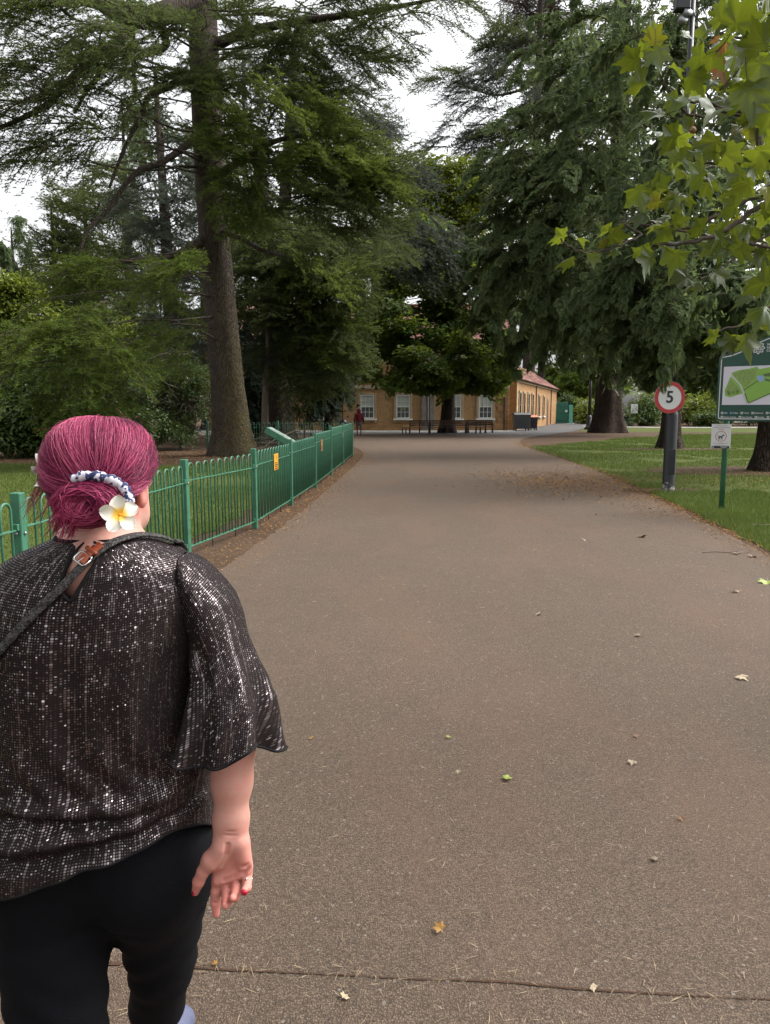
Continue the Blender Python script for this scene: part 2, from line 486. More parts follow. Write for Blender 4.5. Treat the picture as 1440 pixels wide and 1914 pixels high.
M['dress'] = paint('dressed_stone', (.36, .28, .185), .85, .18, 1.3, .3, 0, .2, (.20, .15, .10), .5)
M['cornice'] = paint('cornice_stone', (.40, .34, .25), .85, .15, 2, .3, 0, .2, (.2, .17, .13), .5)

def wall_mat():
    t = NT('ironstone_wall'); o = t.obj()
    br = t.n('TexBrick', {'offset': .5, 'squash': 1.0}, Vector=t.mapping(o, (1, 1, 1), (PI/2, 0, 0)),
             Color1=(.41, .255, .130), Color2=(.30, .175, .085), Mortar=(.32, .23, .14),
             Scale=1.0, Mortar_Size=.012, Mortar_Smooth=.3, Bias=-.1, Brick_Width=.34, Row_Height=.11)
    f = t.noise(o, .5, 5, .65); g = t.noise(o, 6, 5, .7)
    c = t.mix(t.mrange(f, .35, .65, 0, .5), br.outputs[0], (.48, .30, .14))
    c = t.mix(t.mrange(g, .45, .7, 0, .5), c, (.16, .085, .036))
    return t.end(t.bsdf(c, .9, 0, .15, t.bump(t.math('ADD', t.math('MULTIPLY', br.outputs['Fac'], -.6), g), .6, .02)))
M['wall'] = wall_mat()
def sidewall_mat():
    t = NT('ironstone_side_wall'); o = t.obj()
    br = t.n('TexBrick', {'offset': .5}, Vector=t.mapping(o, (1, 1, 1), (PI/2, 0, 0)),
             Color1=(.40, .235, .115), Color2=(.29, .16, .075), Mortar=(.25, .17, .09),
             Scale=1.0, Mortar_Size=.015, Brick_Width=.6, Row_Height=.26)
    g = t.noise(o, 3, 5, .7)
    c = t.mix(t.mrange(g, .4, .7, 0, .55), br.outputs[0], (.40, .225, .095))
    return t.end(t.bsdf(c, .9, 0, .15, t.bump(g, .5, .02)))
M['wall2'] = sidewall_mat()
def roof_mat():
    t = NT('red_clay_tiles'); o = t.obj()
    f = t.noise(o, 1.2, 5, .7); r = t.tint()
    c = t.ramp(r, [(0, (.16, .065, .052)), (.5, (.26, .115, .095)), (1, (.34, .19, .165))])
    c = t.mix(t.mrange(f, .45, .7, 0, .55), c, (.30, .22, .20))
    return t.end(t.bsdf(c, .85, 0, .2))
M['roof'] = roof_mat()

def skin_mat():
    t = NT('skin'); o = t.obj(); v = t.tint()
    c = t.ramp(v, [(0, (.50, .30, .235)), (.5, (.56, .27, .215)), (1, (.60, .185, .155))])
    n1 = t.noise(o, 55, 4, .6); n2 = t.noise(o, 260, 3, .6); n3 = t.noise(o, 17, 3, .6)
    c = t.mix(t.mrange(n3, .42, .68, 0, .35), c, (.46, .23, .19)); c = t.mix(t.mrange(n2, .5, .75, 0, .3), c, (.44, .17, .14))
    c = t.mix(t.mrange(n1, .40, .72, 0, .5), c, (.56, .20, .165))
    b = t.bump(t.n('TexVoronoi', Vector=o, Scale=900.0).outputs[0], .12, .001)
    return t.end(t.bsdf(c, .5, 0, .35, b, Subsurface_Weight=.15, Subsurface_Radius=(.008, .003, .0015), Subsurface_Scale=.6))
M['skin'] = skin_mat()
def hair_mat(name, stops, rough=.45):
    t = NT(name)
    c = t.ramp(t.tint(), stops)
    return t.end(t.bsdf(c, rough, 0, .22))
M['hair'] = hair_mat('magenta_hair', [(0, (.030, .005, .014)), (.3, (.12, .012, .042)), (.62, (.36, .036, .115)), (1, (.58, .14, .24))])  # lightest stop paints the highlights into the strand colour
M['hairbase'] = paint('hair_roots', (.045, .007, .02), .6, .3, 30, .2, 0, .2)
def sequin_mat():
    t = NT('black_sequin_fabric')
    uv = t.n('UVMap').outputs[0]
    s = t.vmath('SCALE', uv, 1/.0044)
    fl = t.vmath('FLOOR', s); fr = t.vmath('SUBTRACT', t.vmath('FRACTION', s), (.5, .5, 0))
    wn_ = t.n('TexWhiteNoise', {'noise_dimensions': '2D'}, Vector=fl)
    r, rc = wn_.outputs['Value'], wn_.outputs['Color']
    strip = t.n('TexWhiteNoise', {'noise_dimensions': '2D'}, Vector=t.vmath('FLOOR', t.vmath('MULTIPLY', fl, (1, .14, 0)))).outputs['Value']
    col = t.n('TexWhiteNoise', {'noise_dimensions': '2D'}, Vector=t.vmath('FLOOR', t.vmath('MULTIPLY', fl, (1, .004, 0)))).outputs['Value']
    st = t.math('GREATER_THAN', t.math('ADD', t.math('MULTIPLY', strip, .42), t.math('MULTIPLY', col, .58)), .72)
    sx = t.n('SeparateXYZ', Vector=t.vmath('ABSOLUTE', fr))
    box = t.math('MAXIMUM', sx.outputs[0], sx.outputs[1])
    dist = t.math('ADD', t.math('MULTIPLY', box, .6), t.math('MULTIPLY', t.vmath('LENGTH', fr), .45))
    rad = t.math('ADD', t.math('ADD', .11, t.math('MULTIPLY', r, .17)), t.math('MULTIPLY', st, .17))
    mask = t.mrange(t.math('SUBTRACT', dist, rad), .05, -.05)
    geo = t.n('NewGeometry').outputs['Normal']
    amp = t.math('ADD', .12, t.math('MULTIPLY', .75, t.math('POWER', r, 2.0)))
    nrm = t.vmath('NORMALIZE', t.vmath('ADD', geo, t.vmath('SCALE', t.vmath('SUBTRACT', rc, (.5, .5, .5)), amp)))
    sc = t.mix(t.math('POWER', r, 3.5), (.050, .039, .040), (.40, .34, .33))
    sc = t.mix(t.math('MULTIPLY', st, .55), sc, (.23, .20, .205))
    rowb = t.n('TexWhiteNoise', {'noise_dimensions': '2D'}, Vector=t.vmath('FLOOR', t.vmath('MULTIPLY', fl, (.011, .13, 0)))).outputs['Value']
    sc = t.mix(t.math('MULTIPLY', t.mrange(rowb, .5, .95), .45), sc, (.30, .26, .26))
    seq = t.bsdf(sc, .30, .9, .5, nrm)
    fab = t.bsdf((.0125, .0078, .0078), .85, 0, .2)
    return t.end(t.n('MixShader', i0=mask, i1=fab, i2=seq).outputs[0])
M['sequin'] = sequin_mat()
M['trim'] = paint('black_trim', (.008, .007, .008), .8, .1, 40, .1, 0, .2)
M['leggings'] = paint('navy_black_jersey', (.0030, .0034, .0052), .8, .25, 30, .3, 0, .14)
M['shoe'] = paint('blue_shoe_fabric', (.085, .095, .16), .7, .15, 40, .2)
def scrunchie_mat():
    t = NT('scrunchie_print'); o = t.obj()
    v = t.n('TexVoronoi', Vector=o, Scale=190.0)
    k = t.math('GREATER_THAN', t.n('SeparateColor', Color=v.outputs['Color']).outputs[0], .52)
    c = t.mix(k, (.035, .045, .11), (.58, .55, .62))
    return t.end(t.bsdf(c, .8, 0, .2))
M['scrunchie'] = scrunchie_mat()
def petal_mat():
    t = NT('frangipani_petal')
    c = t.ramp(t.tint(), [(0, (.80, .30, .01)), (.3, (.85, .52, .06)), (.55, (.82, .76, .62)), (1, (.80, .77, .70))])
    return t.end(t.bsdf(c, .55, 0, .3, Subsurface_Weight=.1))
M['petal'] = petal_mat()
def strap_mat():
    t = NT('woven_strap'); uv = t.n('UVMap').outputs[0]
    v = t.n('TexVoronoi', Vector=t.mapping(uv, (1, 1, 1)), Scale=330.0)
    c = t.mix(t.mrange(t.n('SeparateColor', Color=v.outputs['Color']).outputs[0], .2, .9), (.012, .011, .011), (.075, .07, .065))
    return t.end(t.bsdf(c, .65, 0, .3, t.bump(v.outputs['Distance'], .8, .002)))
M['strap'] = strap_mat()
M['leather'] = paint('tan_leather', (.26, .05, .018), .4, .2, 60, .15)
M['steel'] = paint('polished_buckle', (.62, .60, .57), .2, .05, 10, .02, 1.0)
M['nail'] = paint('red_nail_varnish', (.38, .008, .03), .15, .05, 10, .0, 0, .6)
M['jacket'] = paint('red_jacket', (.125, .006, .012), .8, .2, 8, .1)
M['shorts'] = paint('grey_shorts', (.11, .105, .10), .85, .2, 8, .1)
M['darkskin'] = paint('leg_skin', (.12, .06, .045), .6, .1, 8, .05)
def plane_mat(name, top, trans, rough=.36, tw=.42):
    t = NT(name); o = t.obj()
    p = t.n('SeparateXYZ', Vector=o)
    ang = t.math('ARCTAN2', p.outputs[0], p.outputs[1]); rr = t.vmath('LENGTH', o)
    # five main ribs as fine pale relief
    k = t.math('ABSOLUTE', t.math('SUBTRACT', t.math('FRACT', t.math('ADD', t.math('DIVIDE', ang, .75), .5)), .5))
    k = t.math('MULTIPLY', k, rr)
    vein = t.mrange(k, .0, .008, 1, 0)
    f = t.noise(o, 30, 4, .6)
    c = t.mix(t.rand(), top, tuple(x*.45 for x in top))
    c = t.mix(t.mrange(f, .45, .75, 0, .4), c, tuple(x*.7 for x in top)); c = t.mix(t.mrange(t.noise(o, 9, 5, .8), .66, .74, 0, .6), c, (.16, .10, .03))
    c = t.mix(t.math('MULTIPLY', vein, .75), c, tuple(min(1, x*1.9+.02) for x in top))
    b = t.bump(t.math('ADD', t.math('MULTIPLY', vein, -1.0), t.math('MULTIPLY', f, .6)), .35, .003)
    tr = t.mix(t.math('MULTIPLY', vein, .4), t.mix(t.rand(), trans, tuple(x*.35 for x in trans)), tuple(x*.55 for x in trans))
    s = t.bsdf(c, rough, 0, .5, b)
    return t.end(t.n('MixShader', i0=tw, i1=s, i2=t.n('BsdfTranslucent', Color=tr, Normal=b).outputs[0]).outputs[0])
M['plane'] = plane_mat('plane_leaf', (.055, .098, .024), (.28, .34, .022), .28)
M['plane_yellow'] = plane_mat('plane_leaf_yellow', (.15, .17, .02), (.40, .40, .03))  # yellower, paler copy of the plane leaf colours
M['plane_brown'] = plane_mat('plane_leaf_brown', (.28, .14, .05), (.4, .18, .05))
M['fallen_pale'] = plane_mat('fallen_leaf_pale', (.38, .30, .195), (.3, .2, .1), .7, .1)
M['fallen_gold'] = plane_mat('fallen_leaf_gold', (.52, .26, .045), (.3, .2, .02), .5, .1)
M['fallen_green'] = plane_mat('fallen_leaf_green', (.30, .36, .07), (.3, .3, .03), .5, .15)
# ------------------------------------------------------------------ ground, path, lawns
def ragged(pts, step, amp, seed, closed=True):
    r = np.random.default_rng(seed); pts = [np.asarray(p, float)[:2] for p in pts]; out = []
    n = len(pts)
    for i in range(n if closed else n-1):
        a, b = pts[i], pts[(i+1) % n]; L = np.linalg.norm(b-a); st = max(step, L/60)
        k = max(1, int(L/st)); nrm = np.array([-(b-a)[1], (b-a)[0]])/max(L, 1e-9)
        for j in range(k):
            s = r.normal()*amp*(1 if j else .4)
            out.append(a+(b-a)*j/k+nrm*np.clip(s, -2*amp, 2*amp))
    return out
def smooth_line(pts, n=8):
    pts = [np.asarray(p, float)[:2] for p in pts]; P = [pts[0]]+pts+[pts[-1]]; out = []
    for i in range(1, len(P)-2):
        for j in range(n):
            t = j/n
            out.append(.5*((2*P[i])+(-P[i-1]+P[i+1])*t+(2*P[i-1]-5*P[i]+4*P[i+1]-P[i+2])*t*t+(-P[i-1]+3*P[i]-3*P[i+1]+P[i+2])*t**3))
    out.append(P[-2]); return out
def sheet(name, pts2, z, mat, **k):
    mb = MB(); mb.poly([[p[0], p[1], z] for p in pts2])
    o = mb.build(name, mat, **k)
    bm = bmesh.new(); bm.from_mesh(o.data); bmesh.ops.triangulate(bm, faces=bm.faces[:])
    for f in bm.faces:
        if f.normal.z < 0: f.normal_flip()
    bm.to_mesh(o.data); bm.free()
    return o
def inside(poly, P):
    poly = np.asarray(poly); x, y = P[:, 0], P[:, 1]; c = np.zeros(len(P), bool); j = len(poly)-1
    for i in range(len(poly)):
        xi, yi = poly[i]; xj, yj = poly[j]
        m = ((yi > y) != (yj > y)) & (x < (xj-xi)*(y-yi)/(yj-yi+1e-12)+xi)
        c ^= m; j = i
    return c

sheet('ground', [(-320, -60), (320, -60), (320, 520), (-320, 520)], -.004, M['soil'], kind='structure')
L_EDGE = [(-2.3, -6), (-2.25, 0), (-2.1, 3), (-1.92, 5), (-1.66, 7.6), (-1.36, 11.7), (-1.18, 15.5), (-1.02, 19.4), (-.86, 24), (-.85, 29), (-1.6, 35), (-4, 43), (-9, 50)]
R_EDGE = [(3.6, -6), (3.6, 0), (3.75, 5), (4.3, 8.4), (4.7, 11.2), (5.1, 14.5), (5.7, 20), (6.1, 27), (6.5, 35), (7.6, 42), (10.2, 50), (15, 61), (20.5, 76), (26, 92), (34, 108)]
Ls = smooth_line(L_EDGE, 8); Rs = smooth_line(R_EDGE, 8)
path_poly = ragged(Ls, .12, .018, 3, False)+[np.array([-30., 54.]), np.array([-30., 63.])]+[np.array([26., 120.]), np.array([34., 112.])]+ragged(Rs[::-1], .12, .02, 4, False)
sheet('path', path_poly, 0.004, M['path'], kind='structure')
sheet('yard', [(-30, 56.2), (-6, 54.5), (2, 53), (9, 49.6), (10.6, 50.2), (15.2, 61), (20.6, 76), (26, 92), (34, 108), (28, 118), (12, 72), (-30, 72)], .009, M['plaza'], kind='structure')
sheet('pavement', ragged([(-30, 60.2), (3, 60.2), (10.6, 61.0), (10.6, 63.6), (-30, 63.6)], 1, .03, 6), .013, M['pavement'], kind='structure')
sheet('side_road', [(24.0, 99), (40, 108), (70, 112), (70, 118), (38, 114), (22, 103)], .014, M['pavement'], kind='structure')
sheet('far_path', [(21, 79), (27, 74), (60, 74), (60, 77.5), (28, 77.5), (22, 84)], .012, M['pavement'], kind='structure')

Lf = [(x-.55, y) for x, y in [tuple(p) for p in Ls if p[1] < 28]]
lawn_l = ragged([(-4, -6)]+[(p[0]-.32, p[1]) for p in Lf if p[1] > -5][::3]+[(-2.2, 29), (-4.2, 24), (-6, 22.5), (-9, 22), (-12, 23), (-20, 22), (-30, 24), (-34, 10), (-30, -6)], .3, .06, 8)
sheet('lawn', lawn_l, .004, M['lawn'], kind='structure')
rs = [tuple(p) for p in Rs]
lawn_r = ragged([(p[0]+.10+.05*math.sin(p[1]*3), p[1]) for p in rs if p[1] < 36][::3]+[(9, 37), (13, 43), (17, 48), (22, 52), (60, 52), (60, -6)], .3, .05, 9)
sheet('lawn', lawn_r, .004, M['lawn'], kind='structure')
sheet('lawn', ragged([(20.5, 73.5), (17.5, 67), (16, 61.5), (22, 58), (60, 58), (60, 73.5)], .6, .1, 10), .003, M['lawn'], kind='structure')
# bare needle beds under the right-hand trees
for i, (px, Y, rx, ry) in enumerate(((1425, 20.2, 3.6, 1.7), (1253, 32, 2.6, 1.1), (1245, 15.2, .9, .45))):
    c = XY(px, Y); a = np.arange(40)*2*PI/40; r = rng.normal(1, .1, 40)
    sheet('needle_bed', [(c[0]+rx*r[k]*math.cos(a[k]), c[1]+ry*r[k]*math.sin(a[k])) for k in range(40)], .0085+.001*i, M['soil'], kind='structure')

# construction joint with dirt across the near path
jp = [gp(px, py)[:2] for px, py in ((-60, 1796), (300, 1808), (420, 1816), (640, 1826), (760, 1833), (940, 1839), (1080, 1852), (1240, 1862), (1380, 1869), (1700, 1885))]
js = smooth_line(jp, 24)
r_ = np.random.default_rng(12); w = np.clip(.0052*(vnoise(np.array([[p[0], p[1], 0] for p in js]), 7, 3)+.35), .0008, 1)+r_.uniform(0, .0025, len(js))
mb = MB(); G = np.zeros((2, len(js), 3))
for i, p in enumerate(js):
    G[0, i] = (p[0], p[1]-w[i]*(.7+.6*r_.random()), .0075); G[1, i] = (p[0], p[1]+w[i]*(.7+.6*r_.random()), .0075)
mb.grid(G); mb.build('path_joint', M['joint'], kind='structure')

BEDS = [(*XY(1425, 20.2)[:2], 3.6, 1.7), (*XY(1253, 32)[:2], 2.6, 1.1), (*XY(1245, 15.2)[:2], .9, .45)]
# grass blades (nobody could count them)
def blades(name, poly, n, near, seed, hmin=.025, hmax=.06, dens_pow=1.0, label=None):
    r = np.random.default_rng(seed); poly = np.asarray(poly)
    lo, hi = poly.min(0), poly.max(0); P = []
    lo = np.maximum(lo, [-14, 2]); hi = np.minimum(hi, [26, 55])
    while sum(map(len, P)) < n:
        y = lo[1]+(hi[1]-lo[1])*r.random(n)**dens_pow
        x = lo[0]+(hi[0]-lo[0])*r.random(n)
        q = np.stack([x, y], 1)
        vis = np.abs(x) < .62*(y+1.5)
        q = q[vis & inside(poly, q)]
        P.append(q)
    P = np.vstack(P)[:n]
    P3 = np.column_stack([P, np.zeros(n)])
    patch = vnoise(P3, .9, seed+1)+.5*vnoise(P3, 4, seed+2)
    keep = patch > -.62+.35*r.random(n)
    for bx, by, brx, bry in BEDS: keep &= (((P3[:, 0]-bx)/brx)**2+((P3[:, 1]-by)/bry)**2 > .55+.6*r.random(n)) | (r.random(n) < .12)
    P3 = P3[keep]; patch = patch[keep]; n = len(P3)
    h = (hmin+(hmax-hmin)*r.random(n))*np.clip(.8+.3*patch, .45, 1.2)*(1+P3[:, 1]/28)
    a = r.uniform(0, 2*PI, n); wd = .0035*(1+P3[:, 1]/7)
    d = np.stack([np.cos(a), np.sin(a), np.zeros(n)], 1)
    lean = r.uniform(0, 2*PI, n); ln = np.stack([np.cos(lean), np.sin(lean), np.zeros(n)], 1)*(h*r.uniform(.1, .75, n))[:, None]
    up = np.array([0, 0, 1.0])
    v0 = P3-d*wd[:, None]/2; v1 = P3+d*wd[:, None]/2; v2 = P3+ln+up*h[:, None]
    V = np.stack([v0, v1, v2], 1).reshape(-1, 3); V[:, 2] += .004
    T = np.arange(n*3).reshape(-1, 3)
    tn = np.clip(.5+.38*patch+r.normal(0, .18, n), 0, 1)
    mb = MB(); mb.add(V, T=T, tint=np.repeat(tn, 3))
    return mb.build(name, M['grass'], kind='stuff')
blades('grass', lawn_l, 90000, 5, 21, dens_pow=1.7)
blades('grass', lawn_r, 110000, 9, 22, dens_pow=1.5)
blades('grass', [(p[0]+.12, p[1]) for p in rs if 6 < p[1] < 17]+[(7.5, 17), (7.5, 6)], 40000, 9, 23, .03, .075)

# litter flakes and dry needles -----------------------------------------
def flakes(name, P, size, mat, seed, needle=False, z0=.006):
    r = np.random.default_rng(seed); n = len(P)
    a = r.uniform(0, 2*PI, n); L = size*r.uniform(.5, 1.3, n); W = L*(.04 if needle else r.uniform(.35, .8, n))
    if not needle: k_ = np.clip(np.asarray(P)[:, 1]/11, .4, 1); L = L*k_; W = W*k_
    if needle: W = np.clip(W, .0011, .004)*np.clip(np.asarray(P)[:, 1]/3.4, 1, 2.5)
    d = np.stack([np.cos(a), np.sin(a), r.uniform(-.05, .12, n) if needle else r.uniform(-.3, .3, n)], 1)
    s = np.stack([-np.sin(a), np.cos(a), r.uniform(-.3, .3, n)], 1)
    c = np.column_stack([P, np.full(n, z0)+r.uniform(0, .004, n)+(0 if needle else L*.12)])
    bend = s*(L*r.normal(0, .035, n))[:, None] if needle else 0
    tn = r.random(n)
    if needle:
        V = np.stack([c-d*L[:, None]/2, c+bend-s*W[:, None]/2, c+d*L[:, None]/2, c+bend+s*W[:, None]/2], 1)
    else:
        V = np.stack([c-d*L[:, None]/2, c-s*W[:, None]/2, c+d*L[:, None]/2, c+s*W[:, None]/2+np.array([0, 0, .3])*L[:, None]*.3], 1)
    mb = MB(); mb.add(V.reshape(-1, 3), Q=np.arange(n*4).reshape(-1, 4), tint=np.repeat(tn, 4))
    return mb.build(name, mat, kind='stuff')
def band(line, n, off, spread, seed, y0, y1, pw=1.0):
    r = np.random.default_rng(seed); L = np.array([p for p in line if y0 <= p[1] <= y1])
    i = (len(L)-1.001)*r.random(n)**pw; k = i.astype(int); f = (i-k)[:, None]
    P = L[k]*(1-f)+L[k+1]*f
    return P+np.column_stack([off+spread*r.normal(size=n), r.normal(0, .1, n)])
r_ = np.random.default_rng(31)
# thin needles all over the near path
n = 1900
yy = 1.45+7.5*r_.random(n)**1.6; xx = r_.uniform(-1.0, 1.0, n)*(.56*(yy+.9)); P = np.column_stack([xx, yy]); P = P[(P[:, 0] > -2.0) & (P[:, 0] < 3.7)]
flakes('pine_needles', P, .046, M['needle'], 32, True, .0065)
jpts = np.array(js); k = r_.integers(0, len(js), 130)
flakes('pine_needles', jpts[k]+r_.normal(0, .03, (130, 2)), .05, M['needle'], 33, True, .010)
n = 800; yy = 1.6+20*r_.random(n)**1.4; xx = r_.uniform(-1, 1, n)*.56*(yy+.9); P = np.column_stack([xx, yy]); P = P[(P[:, 0] > -1.6) & (P[:, 0] < 4.0)]
flakes('leaf_crumbs', P, .011, M['needle'], 34)
# brown litter along both verges, the drift near the lamp post, the strip below the railings
flakes('leaf_litter', np.vstack([band(Ls, 5500, -.18, .20, 35, 2, 30, .8), band(Ls, 1500, .12, .22, 36, 6, 34)]), .03, M['litter'], 37)
flakes('leaf_litter', np.vstack([band(Rs, 6500, .05, .16, 38, 6, 38), band(Rs, 4500, -.25, .4, 39, 11, 42)]), .032, M['litter'], 40)
c0 = gp(1060, 906)
P = np.column_stack([r_.normal(c0[0]+.2, 1.0, 6500), r_.normal(c0[1]+.8, 1.7, 6500)]); P = P[P[:, 0] < 6.0]
flakes('leaf_litter', P, .042, M['litter'], 41)
c1 = XY(1425, 20.2); P = np.column_stack([r_.normal(c1[0]-.8, 2.4, 3500), r_.normal(c1[1]-2.2, 1.8, 3500)])
flakes('leaf_litter', P[P[:, 0] > 5.3], .045, M['litter'], 42)
P = np.column_stack([r_.uniform(-9, -2.9, 900), r_.uniform(4.5, 22, 900)])
flakes('leaf_crumbs', P, .03, M['needle'], 43)
P = np.column_stack([r_.uniform(5.5, 16, 700), r_.uniform(10, 34, 700)])
flakes('leaf_crumbs', P, .03, M['needle'], 44)
P = np.column_stack([r_.uniform(-14, -3, 5000), r_.uniform(23, 30, 5000)])
flakes('leaf_litter', P, .06, M['litter'], 45)

# ------------------------------------------------------------------ hoop-top railings
fence = thing('hoop_top_fence', 'green hoop topped metal railings running beside the left edge of the path', 'fence', (0, 0, 0))
FP = [(-2.78, 1.95), (-2.47, 5.0), (-2.2, 8.2), (-1.79, 10.2), (-1.62, 12.8), (-1.47, 15.7), (-1.37, 18.9), (-1.27, 22.5), (-1.16, 26.6), (-3.9, 27.4), (-6.6, 28.0)]
HT = [1.06, 1.06, 1.08, 1.10, 1.13, 1.15, 1.24, 1.25, 1.26, 1.26, 1.26]
mb = MB(); mb.box((0, 0, .56), (.072, .072, 1.12), bev=.006); post_me = mb.mesh('post', M['green'])
mb = MB(); mb.lathe([(0.0, 0), (.011, .001), (.013, .004), (.010, .010), (.004, .013)], 10); bolt_me = mb.mesh('bolt', M['galv'], True)
mb = MB(); mb.box((0, 0, 0), (.03, .05, .045), bev=.003); lug_me = mb.mesh('rail_lug', M['green'])
def hoop_mesh(w, h, r):
    mb = MB(); n = 9
    pts = [(-w/2, 0, .1)]+[(-w/2*math.cos(a), 0, h-w/2+w/2*math.sin(a)) for a in np.linspace(0, PI, n)]+[(w/2, 0, .1)]
    mb.tube(pts, r, 6); return mb.mesh('hoop_bar', M['green'], True)
hoops = {}
for i, (a, b) in enumerate(zip(FP[:-1], FP[1:])):
    a = np.array(a); b = np.array(b); L = np.linalg.norm(b-a); d = (b-a)/L; rz = math.atan2(d[1], d[0]); h = (HT[i]+HT[i+1])/2-.06
    nh = max(4, int(round(L/.205)))
    if L > 3.15 and i < 9: nh = max(nh, int(L/.215))
    sp = (L-.09)/nh; key = (round(sp, 3), round(h, 2))
    w = sp*.58
    hoops.setdefault(key, hoop_mesh(w, h, .0100))
    for k in range(nh):
        p = a+d*(.045+sp*(k+.5)); link('hoop_bar', hoops[key], fence, (p[0], p[1], 0), (0, 0, rz))
    mid = (a+b)/2
    for nm, z, s in (('top_rail', h-.19, (L-.072, .036, .011)), ('bottom_rail', .10, (L-.072, .038, .012))):
        mb = MB(); mb.box((0, 0, 0), s, bev=.002); mb.build(nm, M['green'], fence, loc=(mid[0], mid[1], z), rot=(0, 0, rz))
    for f in (.33, .67):
        mb = MB(); mb.box((0, 0, .046), (.012, .012, .095)); p = a+d*L*f
        mb.build('rail_foot', M['pipe'], fence, loc=(p[0], p[1], 0))
    for q, sg in ((a, 1), (b, -1)):      # lugs that bolt the rail ends to the posts
        for z in (h-.17, .12):
            link('rail_lug', lug_me, fence, (q[0]+d[0]*sg*.046, q[1]+d[1]*sg*.046, z), (0, 0, rz))
for i, (x, y) in enumerate(FP):
    j = min(i, len(FP)-2); d = np.array(FP[j+1])-np.array(FP[j]); rz = math.atan2(d[1], d[0])
    p = link('post', post_me, fence, (x, y, 0), (0, 0, rz), (1, 1, HT[i]/1.12))
    for z in (HT[i]-.23, ):
        link('bolt', bolt_me, p, (.0, -.037, z), (PI/2, 0, 0))
        link('bolt', bolt_me, p, (-.037, 0, z), (0, -PI/2, 0))
def fence_tag(px, py, seg, w, h, m, label, cat):
    a, b = np.array(FP[seg]), np.array(FP[seg+1]); d = (b-a)/np.linalg.norm(b-a)
    rr = ray(px, py); n = np.array([d[1], -d[0]])
    t = ((a-np.array([0, 0]))@n)/(rr[:2]@n); p = np.array([0, 0, CAMZ])+rr*t
    rz = math.atan2(d[1], d[0]); o = n*.021
    root = thing('warning_tag', label, cat, (p[0]+o[0], p[1]+o[1], p[2]), rz)
    mb = MB(); mb.box((0, 0, 0), (w, .004, h), bev=.0015); mb.build('plate', m, root)
    mb = MB()
    mb.box((0, -.0035, h*.28), (.014, .002, h*.17)); mb.box((0, -.0035, h*.155), (.014, .002, .014))
    for k, ww in enumerate((.55, .7)): mb.box((0, -.0035, -h*.06-k*.03), (w*ww, .002, .014))
    for k, ww in enumerate((.6, .72)): mb.box((0, -.0035, -h*.29-k*.03), (w*ww, .002, .014))
    mb.build('printed_mark', M['ink'], root)
fence_tag(514, 863, 3, .30, .25, M['amber'], 'amber warning tag with black marks on the third panel of the green railings', 'sign')
fence_tag(600, 832, 5, .36, .26, M['brown_tag'], 'faded brown notice fixed to the railings beyond the slanted board', 'sign')
# gate latch, a grey cross near the far end
g0 = at(643, 812, 21.9); mb = MB()
mb.box((0, 0, 0), (.03, .03, .16), bev=.004); mb.box((0, -.02, .02), (.13, .02, .03), bev=.004)
tag(mb.build('gate_latch', M['galv'], loc=(-1.24, 22.0, .92), rot=(0, 0, 1.5)), 'grey metal cross shaped latch on the far railings', 'latch')
# dark low railing and round topped post behind the railings' corner
rl = thing('low_railing', 'thin dark horizontal railing in front of the second cedar trunk', 'railing', (0, 0, 0))
for k in range(6):
    mb = MB(); mb.tube([(0, 0, 0), (0, 0, 1.0)], .025, 6); mb.build('railing_post', M['pipe'], rl, loc=(-7.2+.85*k, 35.5, 0))
for z in (.55, .98):
    mb = MB(); mb.tube([(-7.3, 35.5, z), (-2.9, 35.5, z)], .02, 6); mb.build('rail', M['pipe'], rl)
p = XY(643, 38); mb = MB(); mb.lathe([(.14, 0), (.14, .95), (.17, 1.0), (.17, 1.08), (.12, 1.16), (.05, 1.2)], 12)
bo = mb.build('bollard', M['black'], loc=tuple(p), smooth=True); tag(bo, 'dark round headed post showing above the far corner of the railings', 'post')

# slanted information board behind the railings
Yb = 13.8; hi = at(500, 803, Yb); lo_ = at(556, 835, Yb)
lect = thing('information_lectern', 'slanted green information board facing the path behind the railings', 'sign', (lo_[0]-.25, Yb, 0))
mb = MB(); mb.box((0, 0, .5), (.07, .07, 1.0), bev=.006); mb.build('leg', M['green'], lect)
dv = np.array([hi[0]-lo_[0], 0, hi[2]-lo_[2]]); Lb = np.linalg.norm(dv); ang = math.atan2(dv[2], -dv[0])
mb = MB(); mb.box((0, 0, 0), (Lb, .42, .12), bev=.008); cb = (hi+lo_)/2
bd = mb.build('board', M['green'], lect, loc=(cb[0]-lect.location.x, 0, cb[2]), rot=(0, ang, 0))
mb = MB(); mb.box((0, 0, .0625), (Lb*.9, .36, .004)); mb.build('printed_panel', M['panelgrey'], bd)
mb = MB(); rr = np.random.default_rng(5)
for k in range(9): mb.box((Lb*(-.3+.075*k), rr.uniform(-.08, .08), .0655), (Lb*.03, rr.uniform(.1, .2), .002))
mb.build('printed_text', M['mapdark'], bd)

# ------------------------------------------------------------------ lettering
def text_mesh(s, size, mat, extrude=.001, align='CENTER', bold=0.0):
    cu = bpy.data.curves.new('lettering', 'FONT'); cu.body = s; cu.size = size; cu.extrude = extrude; cu.align_x = align; cu.align_y = 'CENTER'; cu.offset = bold
    cu.resolution_u = 4
    o = bpy.data.objects.new('lettering', cu); COL.objects.link(o)
    bpy.context.view_layer.update()
    me = bpy.data.meshes.new_from_object(o.evaluated_get(bpy.context.evaluated_depsgraph_get()))
    bpy.data.objects.remove(o); bpy.data.curves.remove(cu)
    me.materials.clear(); me.materials.append(mat); me.name = 'lettering'
    return me

